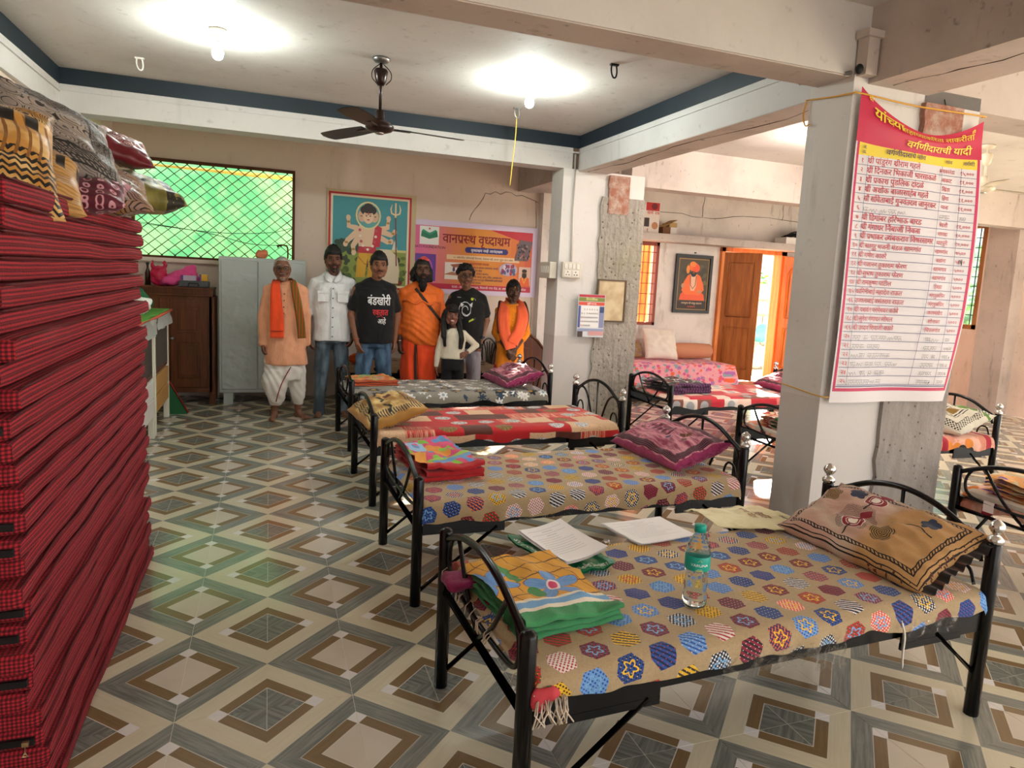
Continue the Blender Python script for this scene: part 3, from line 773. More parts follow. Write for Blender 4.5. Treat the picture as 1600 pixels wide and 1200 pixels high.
def spread(label, i, m, seed, hang=(.075, .075), nu=120, nv=56, ends=(.02, .02), droop=0):
    x, y, r = BEDS[i]; b = MB(); hy = .40
    prof = [(-hy-.018, .50-hang[0]), (-hy-.02, .49-hang[0]*.5), (-hy-.012, .488), (-hy+.02, .507), (0, .509), (hy-.02, .507), (hy+.012, .488), (hy+.02, .49-hang[1]*.5), (hy+.018, .50-hang[1])]
    cum = [0]
    for a, c in zip(prof, prof[1:]): cum.append(cum[-1] + math.hypot(c[0]-a[0], c[1]-a[1]))
    T = cum[-1]
    def P(v):
        s = v*T
        for k in range(len(cum)-1):
            if s <= cum[k+1] or k == len(cum)-2:
                w = (s-cum[k])/(cum[k+1]-cum[k]); return prof[k][0]+(prof[k+1][0]-prof[k][0])*w, prof[k][1]+(prof[k+1][1]-prof[k][1])*w
    def f(u, v):
        X = -.925-ends[0] + (1.85+ends[0]+ends[1])*u; Y, Z = P(v)
        w = noise.noise(Vector((X*3+seed, Y*3, seed))); w2 = noise.noise(Vector((X*11, Y*11+seed, 2.))); w3 = noise.noise(Vector((X*5+seed*3, 0 if v < .5 else 7, 1.)))
        top = 1-min(1, max(0, (abs(Y)-hy+.03)/.03))
        Z += top*(.006*w + .005*max(0, w2))
        if top < .5:
            e = (1-top); side = -1 if v < .5 else 1
            dep = (.5-Z)/.08; Y += side*(.010*w2 + .012*noise.noise(Vector((X*16, 5, seed))))*dep*.8; Z += .030*w3*dep
        if u < .012 or u > .988: Z -= .02
        if droop and u < .055: Z -= droop*min(1, (1-u/.055)*1.1)*(.8+.5*noise.noise(Vector((Y*5, seed, 2.)))); X = max(X, -.915+.012*noise.noise(Vector((Y*12, u*30, seed))))
        return (X, Y, Z)
    b.grid(f, nu, nv, uvf=lambda u, v: (1.9*u + seed*.37, T*v + seed*.21))
    o = b.build('bedspread', m); o.location = (x, y, 0); o.rotation_euler = (0, 0, r)
    return tag(o, label, 'bedspread')
S1 = spread('tan bedspread printed with coloured hexagons, under the water bottle', 0, M_hex, 1.3, nu=190, nv=80)
spread('tan bedspread printed with coloured hexagons, under the red folded blanket', 1, M_hex, 4.1, hang=(.10, .08), nu=140)
spread('red brown and cream patchwork bedspread with grey discs', 2, M_patch, 2.2, hang=(.085, .07))
spread('grey bedspread with white and black flowers', 3, M_greyfl, 6.4, hang=(.085, .07))
spread('sunlit red and white patch bedspread on the bed before the pink divan', 4, M_candy, 3.3, hang=(.09, .07))
spread('salmon and crimson bedspread under the black-and-white pillow', 5, M_stripered, 5.9, hang=(.09, .09), droop=.06)
spread('salmon and crimson bedspread on the bed cut by the picture edge', 6, M_stripered, 8.7, hang=(.1, .1), droop=.13)
# frayed corner of the nearest spread, and the plastic still on the beds
random.seed(3); fr = MB()
for k in range(26):
    q = Vector((-.93+random.uniform(0, .10), -.425-random.uniform(0, .015), .445)); fr.tube([q, q+Vector((random.uniform(-.02, .01), -.012, -.03)), q+Vector((random.uniform(-.03, .02), -.02, -.065))], .0022, 4)
for k in range(22):
    q = Vector((-.945, random.uniform(-.4, .42), .49)); fr.tube([q, q+Vector((-.018, random.uniform(-.01, .01), -.012)), q+Vector((-.022, random.uniform(-.02, .02), -.04))], .0022, 4)
o = fr.build('fringe', mat('frayed_cotton', 'd8c9b8', .95), S1); o['label'] = 'frayed pale tassels along the foot end'; o['kind'] = 'stuff'
tf = remesh(MB().ell((-.915, -.42, .435), (.026, .016, .04)).ell((-.885, -.428, .455), (.035, .012, .022)), .008, 'gathered_corner', mat('red_floral_corner', rough=.8, fn=lambda x, y, z, p: mixc(voro(p, 50)[0] < .34, L('c8404a'), mixc(nz(p, 40, 2) > .42, L('d8c8b0'), L('3a6a4a')))), S1, 3, disp=lambda q: fbm(q, 30)*.006)
def wrap(label, i, segs, seed):
    x, y, r = BEDS[i]; random.seed(seed)
    for x0, x1, z0 in segs:
        b = MB()
        b.grid(lambda u, v: (x0+(x1-x0)*u, -.424 - .008*math.sin(u*23+v*3) - .012*fbm((u*3+seed, v*2, 1), 2.), .452 - (.452-z0 + .02*fbm((u*4, seed, 3.), 2.))*v), 24, 5)
        o = b.build('plastic_wrap', M_wrap); o.location = (x, y, 0); o.rotation_euler = (0, 0, r)
        tag(o, label + (', wide piece' if x1-x0 > .3 else ', narrow piece' if x1-x0 < .2 else ', piece by the pillow end'), 'plastic sheet')
wrap('torn clear plastic hanging from the rail of the nearest bed', 0, [(-.3, .10, .38), (.08, .22, .34), (.5, .76, .39)], 2)
wrap('torn clear plastic hanging from the rail of the second bed', 1, [(-.5, -.1, .39), (.4, .68, .38)], 5)
tag(MB().tube(smoothpath([(2.36, -.80, .47), (2.365, -.815, .42), (2.36, -.82, .36), (2.372, -.815, .30)], 5), [.004]*15+[.002], 5).build('white_thread', M_white), 'white cord dangling from the edge of the nearest bed', 'cord')

# ------------------------------------------------------------------ pillows
def pillow(label, m, w, h, t, M, seed, frill=0., n=30, name='pillow', droop=None, piping=None):
    b = MB()
    def f(u, v, s):
        a, c = u*2-1, v*2-1
        k = (max(0, 1-abs(a)**3.2)*max(0, 1-abs(c)**3.2))**.55
        pin = 1 - .055*(1-abs(a)**2) * abs(c)**4 - 0
        pin2 = 1 - .055*(1-abs(c)**2)*abs(a)**4
        q = Vector((a*w/2*pin2, c*h/2*pin, 0))
        wr = .018*fbm((a*2+seed, c*2, s), 1.8, 4) + .006*math.sin(a*14+seed+c*3)*abs(c)**3 + .006*math.sin(c*12+seed)*abs(a)**3
        q.z = s*t/2*k*(1+.15*fbm((a+seed, c, 0.), 1.2)) + wr*(k**.5) + (.006*math.sin((a*9+c*9)+seed) if k < .02 else 0)
        if droop: q = droop(q)
        return M @ q
    b.grid(lambda u, v: f(u, v, 1), n, n, uvf=lambda u, v: (u, v))
    b.grid(lambda u, v: f(1-u, v, -1), n, n, uvf=lambda u, v: (1-u, v))
    o = b.build(name, m); bm = bmesh.new(); bm.from_mesh(o.data); bmesh.ops.remove_doubles(bm, verts=bm.verts, dist=1e-4); bm.to_mesh(o.data); bm.free()
    tag(o, label, 'pillow')
    if frill:
        fb = MB(); N = 60
        def g(s_):
            def gg(u, v):
                c = u*2-1; q = Vector((s_*(w/2*(1-.055*(1-c*c)) - .008 + v*frill), c*h/2*.97, .008*math.sin(u*60+seed)*v + .006*math.sin(u*23)))
                return M @ q
            return gg
        fb.grid(g(1), N, 4, uvf=lambda u, v: (.985, u)); fb.build('frill', m, o)
    return o
def PM(loc, rz=0, tilt=0, roll=0): return Matrix.Translation(loc) @ Matrix.Rotation(rz, 4, 'Z') @ Matrix.Rotation(tilt, 4, 'X') @ Matrix.Rotation(roll, 4, 'Y')
def rose(c, x, y, cx, cy, R, col, dark, asp=1.):
    dx, dy = (x-cx)*asp, y-cy; r = hyp(dx, dy); a = atan2(dy, dx)
    pet = r < (abs_(sin(a*2.5))*R*.28 + R*.72)
    ring = sin(r*(38./R) + sin(a*5.)*1.2) > .25
    c = mixc(pet, c, col); return mixc(pet*ring, c, dark)
def p_rose(x, y, z, p):
    "u runs across the bed, v from foot edge to headboard edge"
    wv = sin(x*560)*sin(y*360) > 0
    base = mixc(smooth(x, .5, .62), mixc(smooth(nz(p, 3, 2), .45, .6), L('d3aa9a'), L('e3cbb8')), L('c79a62')); base = mixc(wv*.4, base, L('7a5238'))
    c = base; dk = L('1d120f')
    ex = mn(x, 1-x)*1.5; ey = mn(y, 1-y)
    e = mn(ex, ey)
    for a, b_, col in ((.10, .112, dk), (.135, .145, dk), (.045, .055, dk), (.017, .026, dk)): c = mixc(between(e, a, b_), c, col)
    c = mixc(between(e, .112, .135)*(sin((x*1.5+y)*170) > .2), c, dk)
    c = mixc(between(x, .66, 1.)*between(e, .0, .045)*(voro(vec(x*1.5, y), 26)[0] < .3), c, L('5a3420'))
    c = mixc((hyp((x-.43)*1.7, y-.42) < (nz(p, 9, 3)*.18+.10))*(wv), c, L('3b2a26'))
    for cx, cy in ((.44, .36), (.40, .76)):
        d = hyp((x-cx)*1.6, y-cy); c = mixc(d < .105, c, L('f0e6dc')); c = mixc(between(d, .045, .098), c, L('8a1426')); c = mixc(between(d, .06, .066), c, L('f0e6dc'))
        t = (abs_((x-cx)*1.6-.02-(y-cy-.15)*.3) < (.06 - abs_(y-cy-.15)*.8)); c = mixc(t, c, L('8a1426'))
        st = (abs_((x-cx)*1.6 + (y-cy)*.1) < .008)*between(y-cy, -.2, -.06); c = mixc(st, c, dk)
    for cx, cy, R, col in ((.63, .36, .115, L('a8834c')), (.13, .66, .10, L('b08a5a')), (.78, .70, .085, L('3a4666')), (.27, .78, .085, L('3a4666'))): c = rose(c, x, y, cx, cy, R, col, dk, 1.5)
    vine = (abs_(y - .55 - sin(x*20)*.06 - (x-.7)*.4) < .006)*between(x, .62, .85); c = mixc(vine, c, dk)
    return c
M_prose = cloth('rose_jacquard_pillowcase', p_rose, b=.2)
def p_maroon(x, y, z, p):
    n = nz(vec(x*3, y*9), 1.3, 4, .7); c = mixc(smooth(n, .35, .62), L('8a1f48'), L('dd94a2')); c = mixc(smooth(nz(p, 7, 4), .55, .68)*.8, c, L('6a1230'))
    st = (sin(x*95) > .1)*between(y, .45, .72)*between(x, .28, .55); c = mixc(st, c, L('5e1434'))
    e = mn(mn(x, 1-x)*1.5, mn(y, 1-y)); b_ = between(e, .07, .17); c = mixc(b_, c, L('3c0f24')); c = mixc(b_*(hyp(sin(x*200), sin(y*140)) < .5), c, L('dd94a2'))
    c = mixc(e < .05, c, mixc(nz(p, 40, 2), L('6e1038'), L('b8407a')))
    for cx, cy, col in ((.60, .42, L('2a2a66')), (.66, .60, L('6b3a2a')), (.74, .52, L('6b3a2a')), (.7, .66, L('7a4a2a'))): c = mixc((abs_((x-cx)*1.5)+abs_(y-cy)) < .055, c, col)
    return c
M_pmar = cloth('maroon_pink_pillowcase', p_maroon)
def p_gold(x, y, z, p):
    c = mixc(smooth(nz(p, 4, 3), .4, .65), L('a8742c'), L('e8c884')); dk = L('17110c')
    e = mn(mn(x, 1-x)*1.4, mn(y, 1-y)); c = mixc(between(e, .07, .22)*(sin(y*150 + sin(x*30)*1.2) > .1), c, dk)
    ch = abs_(fract(x*3.2)-.5)*.5; c = mixc(between(fract(y*2.6+ch), .25, .36)*between(y, .32, .68)*between(fract(x*3.2), .12, .88), c, dk)
    c = mixc(hyp((x-.4)*1.4, y-.6) < .07, c, L('6a1c20')); return mixc(e < .045, c, L('c08a3a'))
M_pgold = cloth('gold_and_black_pillowcase', p_gold, rough=.45)
def p_bw(x, y, z, p):
    c = mixc(nz(p, 6, 3), L('c9c6b4'), L('e2dfd2')); dk = L('20221c')
    r = mx(abs_((x-.64)*1.4), abs_(y-.50)); c = mixc(between(r, .14, .16), c, dk); c = mixc(r < .11, c, L('8a6a24')); c = mixc(between(r, .19, .205), c, dk)
    e = mn(mn(x, 1-x)*1.4, mn(y, 1-y)); b_ = between(e, .05, .17); c = mixc(b_*((sin(x*150)*sin(y*110)) > .1), c, dk); c = mixc(between(e, .17, .18), c, dk)
    return mixc((y > .8)*(nz(p, 5, 2) > .5), c, L('5f8a3a'))
M_pbw = cloth('black_white_pillowcase', p_bw)
pillow('brown jacquard pillow with roses, leaning on the nearest headboard', M_prose, .72, .42, .15, PM((2.668, -.375, .61), -PI/2+.06, .42), 1.2, frill=.05, n=44)
pillow('maroon pink pillow leaning on the second headboard', M_pmar, .76, .42, .15, PM((2.665, 1.24, .60), -PI/2+.05, .33), 3.4, frill=.03, n=36)
pillow('maroon pink pillow on the grey floral bed', M_pmar, .74, .42, .16, PM((2.62, 4.15, .60), -PI/2+.05, .30), 5.1, frill=.03, n=32)
pillow('gold and black pillow slumped over the footboard of the red patchwork bed', M_pgold, .70, .44, .16, PM((1.10, 2.52, .585), -PI/2+.1, .30), 7.7, n=34)
pillow('black and white pillow with a brown medallion, on the bed behind the front pillar', M_pbw, .66, .40, .15, PM((5.60, 1.70, .61), -PI/2, .36), 2.6, n=34)
pillow('maroon patterned pillow at the sunlit headboard near the back door', M_pmar, .62, .36, .13, PM((5.62, 3.66, .60), -PI/2, .35), 9.2, n=26)

# ------------------------------------------------------------------ folded blankets
def folded(label, m, mats_edge, w, d, h, M, seed, layers=3, extra=None):
    "a folded pile: rounded layers whose near edge shows the folds"
    t = thing('folded_blanket', label, 'blanket', M.to_translation(), 0)
    Mi = WM[t.name].inverted() @ M
    lh = h/layers
    for k in range(layers):
        b = MB(); sx = 1-.03*k*(1 if k % 2 else .6); top = k == layers-1
        def f(u, v):
            X = (u-.5)*w*sx; s = v
            # profile in y: from bottom far edge under, round the near fold, over the top
            if s < .38: Y, Z = (.5 - s/.38*.96)*d, 0
            elif s < .5:
                a = (s-.38)/.12*PI; Y, Z = -.46*d - .04*d*math.sin(a), lh/2*(1-math.cos(a))
            else: Y, Z = (-.46 + (s-.5)/.5*.96)*d, lh
            cr = max(abs(X)/(w*sx/2), abs(Y)/(d/2)); Z += k*lh*.96*(1-.10*max(0, cr-.6)) + .012*fbm((X*3+seed, Y*3, k), 2.) + (.016*fbm((X*5, Y*6, seed), 2.) if top else 0); X += .014*fbm((Y*5, k*2., seed), 1.5)
            Y += .012*fbm((X*4, k*3., seed), 2.)
            return Mi @ Vector((X, Y, Z))
        b.grid(f, 30, 36, uvf=lambda u, v: (u, (v-.5)*2 if v >= .5 else -(.5-v)*2))
        b.build('fold', m if top else mats_edge, t)
    return t
def b_yellow(x, y, z, p):
    n = nz(p, 5, 2)
    c = L('e3a42a'); c = mixc(mx(abs_(fract(x*6 + y*2)-.5) < .025, abs_(fract(y*5 - x*.8)-.5) < .03), c, L('5a3a1c'))
    def petals(c, cx, cy, R, ph, col, k=5):
        dx, dy = (x-cx)*.95, (y-cy)*1.25; r = hyp(dx, dy); a = atan2(dy, dx) + ph
        q = abs_(sin(a*k/2.)); sh = nz(vec(a*9, r*3), 1.5, 3)
        pm = r < (q*R*.75 + R*.28)
        c = mixc((r < (q*R*.75 + R*.31)), c, L('8a2c3a')); c = mixc(pm, c, mixc(sh, L(col), L('8fc0ee')))
        return c, r, dx, dy
    c, r, dx, dy = petals(c, .62, .42, .27, .4, '2f68b8')
    c = mixc(hyp(dx*1.1, dy) < .075, c, L('f0dcdc')); c = mixc(hyp(dx*1.1+.005, dy) < .05, c, L('d03a6a'))
    c, r, dx, dy = petals(c, .02, .62, .30, 1.2, '2b78d8')
    lf = (abs_((x-.30)*1.2 + (y-.78)*.2) < (.075 - abs_(y-.74)*.18)*(sin(y*50)*.25+.9))*between(y, .55, .98); c = mixc(lf, c, mixc(nz(p, 30, 3), L('2f7a44'), L('69b06a')))
    c = mixc(hyp((x-.40)*1.1, y-.36) < (.07+n*.03), c, L('3f8a48'))
    c = mixc(y < .24, c, L('efe4d0')); c = mixc(between(y, .125, .20), c, mixc(n, L('5f9ad0'), L('86b8e0'))); c = mixc(y < .085, c, mixc(nz(p, 60, 2), L('2c7f4c'), L('4ba266')))
    return c
M_byel = cloth('yellow_blue_flower_fleece', b_yellow, b=.5)
M_bgreen = cloth('green_fleece_edge', lambda x, y, z, p: mixc(nz(p, 60, 2), L('27794a'), L('46a066')), b=.5)
M_bmag = cloth('magenta_fleece', lambda x, y, z, p: mixc(nz(p, 20, 2), L('7a1648'), L('98205a')), coord='Object', b=.5)
f1 = folded('folded yellow fleece blanket with blue flowers and green border, nearest bed', M_byel, M_bgreen, .36, .47, .062, PM((1.15, -.425, .512), .13), 1.4)
fm = remesh(MB().box(-.27, -.12, .13, .25, -.004, .016, R=rotm(0, -.12, .1)).box(-.262, -.12, .12, .24, .016, .036, R=rotm(0, -.16, .1)).cone((-.265, .145, .008), .016, (-.255, .235, .012), .018), .007, 'turned_back_corner', M_bmag, f1, 6, disp=lambda q: fbm(q, 12)*.006); fm['label'] = 'magenta reverse poking through the footboard'
def b_red(x, y, z, p):
    n = nz(vec(x*1.6, y*1.6), 1.7, 1); c = L('e2487a')
    c = mixc(between(n, .30, .42), c, L('5f9ad8')); c = mixc(hyp((x-.55)*1., (y-.55)) < .2, c, L('f0982a')); c = mixc(between(hyp((x-.25), (y-.7)*.8), .07, .17), c, L('9ac4e8')); c = mixc(between(n, .58, .66), c, L('8acb3a'))
    c = mixc(between(y - x*.3, .05, .14), c, L('9ad44a')); c = mixc(between(y-x*.3, -.05, .04), c, L('6aa4d8'))
    c = mixc((x < .2)*(y < .5), c, L('f0a030')); return mixc(y < .05, c, L('c01c24'))
M_bred = cloth('bright_abstract_fleece', b_red, b=.5)
M_bredge = cloth('red_fleece_edge', lambda x, y, z, p: mixc(nz(p, 40, 2), L('a31218'), L('c82028')), b=.5)
folded('folded bright red and pink fleece blanket on the second bed', M_bred, M_bredge, .33, .62, .085, PM((1.185, 1.26, .512), .10), 3.8)
def b_orange(x, y, z, p):
    n = nz(vec(x, y), 3., 2); c = mixc(smooth(n, .4, .5), L('d0682a'), L('e8a050')); c = mixc(between(n, .5, .58), c, L('5fae52')); c = mixc(between(n, .60, .7), c, L('d870a8')); return mixc(y < .1, c, L('b04a1e'))
M_bor = cloth('orange_fleece', b_orange, b=.5)
folded('small folded orange and pink blanket on the grey floral bed', M_bor, M_bor, .42, .42, .05, PM((1.22, 4.22, .512), .1), 6.6)
def b_dark(x, y, z, p):
    n = nz(vec(x, y), 3.4, 2); c = mixc(smooth(n, .45, .5), L('161a22'), L('20443a')); c = mixc(between(n, .52, .56), c, L('dcd4cc')); c = mixc(between(n, .58, .64), c, L('6a2458')); c = mixc(between(n, .36, .40), c, L('a83a2a')); return mixc(y < .08, c, mixc(sin(x*90) > 0, L('6a2a6a'), L('18141c')))
M_bdk = cloth('dark_print_fleece', b_dark, b=.4)
folded('dark printed blanket heaped at the foot of the sunlit bed', M_bdk, M_bdk, .50, .55, .10, PM((4.28, 3.72, .512), .12), 5.6)
def b_grn(x, y, z, p):
    n = nz(vec(x, y), 2.6, 2); c = mixc(smooth(n, .42, .46), L('e0c89a'), L('c82c30')); c = mixc(between(n, .5, .56), c, L('e8e0d0')); return mixc(n > .57, c, L('2f8a4a'))
M_bgn = cloth('cream_green_fleece', b_grn, b=.4)
folded('green and cream printed blanket at the foot of the bed behind the front pillar', M_bgn, M_bgn, .46, .58, .08, PM((4.28, 1.83, .512), .05), 2.6)
def b_pur(x, y, z, p):
    d, cl, _ = voro(vec(x*1.3, y), 5.); r, g, b = sep(cl); c = mixc(d < .33, L('e8a860'), L('6a3aa0')); return mixc((g > .6)*(d > .5), c, L('d8c8a0'))
M_bpu = cloth('purple_spotted_fleece', b_pur, b=.4)
folded('purple and tan spotted blanket on the bed cut by the picture edge', M_bpu, M_bpu, .5, .56, .09, PM((4.40, -.02, .515), .05), 8.6)
MB().box(-.02, .02, -.002, .002, -.035, .035).build
lt = MB().box(4.075, 4.079, .12, .18, .415, .475); tag(lt.build('care_label', mat('white_label', rough=.6, coord='Object', fn=lambda x, y, z, p: mixc((voro(p, 130, rnd=0.)[0] < .3), L('efe6e2'), L('c87a86')))), 'small white fabric label stitched at the foot of the edge bed spread', 'label')
# ------------------------------------------------------------------ lettering (own Devanagari layout over Blender's built-in font)
_gl = {}
def glyph(ch, bold=0.):
    k = (ch, bold)
    if k not in _gl:
        c = bpy.data.curves.new('g', 'FONT'); c.body = ch; c.size = 1; c.offset = bold; c.resolution_u = 2
        o = bpy.data.objects.new('g', c); COL.objects.link(o); dg = bpy.context.evaluated_depsgraph_get(); dg.update()
        me = bpy.data.meshes.new_from_object(o.evaluated_get(dg)); r = ([(v.co.x, v.co.y) for v in me.vertices], [tuple(p.vertices) for p in me.polygons])
        bpy.data.objects.remove(o); bpy.data.curves.remove(c); bpy.data.meshes.remove(me); _gl[k] = r
    return _gl[k]
_ad = {}
def adv(ch):
    if ch == ' ': return .26
    if ch not in _ad: _ad[ch] = max(p[0] for p in glyph(ch+'म')[0]) - max(p[0] for p in glyph('म')[0])
    return _ad[ch]
def clip_half(vf, cut):
    bm = bmesh.new(); vs = [bm.verts.new((x, y, 0)) for x, y in vf[0]]
    for f in vf[1]:
        try: bm.faces.new([vs[i] for i in f])
        except ValueError: pass
    bmesh.ops.bisect_plane(bm, geom=bm.verts[:]+bm.edges[:]+bm.faces[:], plane_co=(cut, 0, 0), plane_no=(1, 0, 0), clear_outer=True)
    bm.verts.index_update(); r = ([(v.co.x, v.co.y) for v in bm.verts], [tuple(v.index for v in f.verts) for f in bm.faces]); bm.free(); return r
MARKS = 'ािीुूृेैोौंँः'
def layout(txt, bold=0.):
    "-> list of (verts, faces), width (em)"
    out = []; x = 0.; i = 0; n = len(txt)
    def put(vf, dx=0., sx=1., dy=0.): out.append(([(x+dx+p[0]*sx, p[1]+dy) for p in vf[0]], vf[1]))
    while i < n:
        ch = txt[i]
        if ch == ' ': x += .26; i += 1; continue
        j = i; reph = False; cl = []
        if ch == 'र' and txt[i+1:i+2] == '्' and i+2 < n: reph = True; j = i+2
        while j < n:
            rak = False; c = txt[j]; j += 1; half = False
            while txt[j:j+1] == '्':
                if txt[j+1:j+2] == 'र': rak = True; j += 2
                else: half = j+1 < n; j += 1; break
            cl.append((c, half, rak))
            if not half: break
        marks = ''
        while j < n and txt[j] in MARKS: marks += txt[j]; j += 1
        if 'ि' in marks: put(glyph('ि', bold)); x += adv('ि')
        for c, half, rak in cl:
            g = glyph(c, bold); a = adv(c)
            if rak:
                xm = max(p[0] for p in g[0]) if g[0] else .5; q = xm-.10
                put(([(q, .30), (q, .20), (q-.26, .0), (q-.30, .06)], [(0, 1, 2, 3)]))
            if half:
                cut = max(p[0] for p in g[0])-.17; put(clip_half(g, cut)); x += cut
            else: put(g); x += a
        if reph:
            e = glyph('े', bold); xs = [p[0] for p in e[0]]; cx = (min(xs)+max(xs))/2; put(e, -.10+cx, -1.)
        for m_ in marks:
            if m_ != 'ि': put(glyph(m_, bold)); x += adv(m_)
        i = j
    return out, x
class Print:
    "flat print: coloured shapes laid on a surface fn(x, y, height)"
    def __init__(s, fn, dh=.00015): s.fn = fn; s.mb = MB(); s.cols = {}; s.mats = []; s.h = 0; s.dh = dh
    def mi(s, c):
        if c not in s.cols: s.cols[c] = len(s.mats); s.mats.append(INK(c))
        return s.cols[c]
    def poly(s, pts, c, up=1):
        s.h += up; s.mb.add([s.fn(x, y, s.h*s.dh) for x, y in pts], [tuple(range(len(pts)))], s.mi(c))
    def rect(s, x0, y0, x1, y1, c, nx=1, ny=1, up=1):
        s.h += up; vs = [s.fn(x0+(x1-x0)*i/nx, y0+(y1-y0)*j/ny, s.h*s.dh) for j in range(ny+1) for i in range(nx+1)]
        s.mb.add(vs, [(j*(nx+1)+i, j*(nx+1)+i+1, (j+1)*(nx+1)+i+1, (j+1)*(nx+1)+i) for j in range(ny) for i in range(nx)], s.mi(c), True)
    def ell(s, cx, cy, rx, ry, c, rot=0, n=20, up=1, a0=0, a1=2*PI):
        s.poly([(cx+rx*math.cos(t)*math.cos(rot)-ry*math.sin(t)*math.sin(rot), cy+rx*math.cos(t)*math.sin(rot)+ry*math.sin(t)*math.cos(rot)) for t in [a0+(a1-a0)*k/n for k in range(n + (0 if a1-a0 > 6.2 else 1))]], c, up)
    def line(s, pts, w, c, up=1):
        s.h += up; pts = [Vector((*p, 0)) for p in pts]; vs = []; n = len(pts); ww = w if isinstance(w, (list, tuple)) else [w]*n
        for i, p in enumerate(pts):
            d = (pts[min(i+1, n-1)]-pts[max(i-1, 0)]).normalized(); o = Vector((-d.y, d.x, 0))*ww[i]/2
            vs += [s.fn(p.x+o.x, p.y+o.y, s.h*s.dh), s.fn(p.x-o.x, p.y-o.y, s.h*s.dh)]
        s.mb.add(vs, [(2*i, 2*i+1, 2*i+3, 2*i+2) for i in range(n-1)], s.mi(c))
    def text(s, t, x, y, size, c, bold=0., align='L', maxw=None, asp=1., slant=0., up=1):
        gs, w = layout(t); s.h += up; sx = size*asp
        if maxw and w*sx > maxw: sx = maxw/w
        if align == 'C': x -= w*sx/2
        if align == 'R': x -= w*sx
        for bx_, by_ in (((0, 0),) if bold < .004 else ((-bold, 0), (bold, bold*.5), (bold*.2, -bold*.6))):
            for vs, fs in gs: s.mb.add([s.fn(x+(p[0]+bx_)*sx+slant*p[1]*size, y+(p[1]+by_)*size, s.h*s.dh) for p in vs], fs, s.mi(c))
            s.h += .3
        return w*sx
    def scribble(s, x0, x1, y, h, c, seed, w=.0022):
        random.seed(seed); x = x0
        while x < x1:
            L_ = min(random.uniform(.03, .07), x1-x+.004); n = 9; s.line([(x+L_*k/n, y+h*(.3+.5*math.sin(k*1.9+seed+x*60)*random.uniform(.3, 1))) for k in range(n+1)], w, c, 0)
            if random.random() < .7: s.line([(x, y+h*.75), (x+L_, y+h*.78)], w*.8, c, 0)
            x += L_ + random.choice((.006, .012, .03))
    def build(s, name, parent, **k):
        o = s.mb.build(name, s.mats, parent, **k); return o
_ink = {}
def INK(c, rough=.45):
    if c not in _ink: _ink[c] = mat('ink_'+c, c, rough)
    return _ink[c]

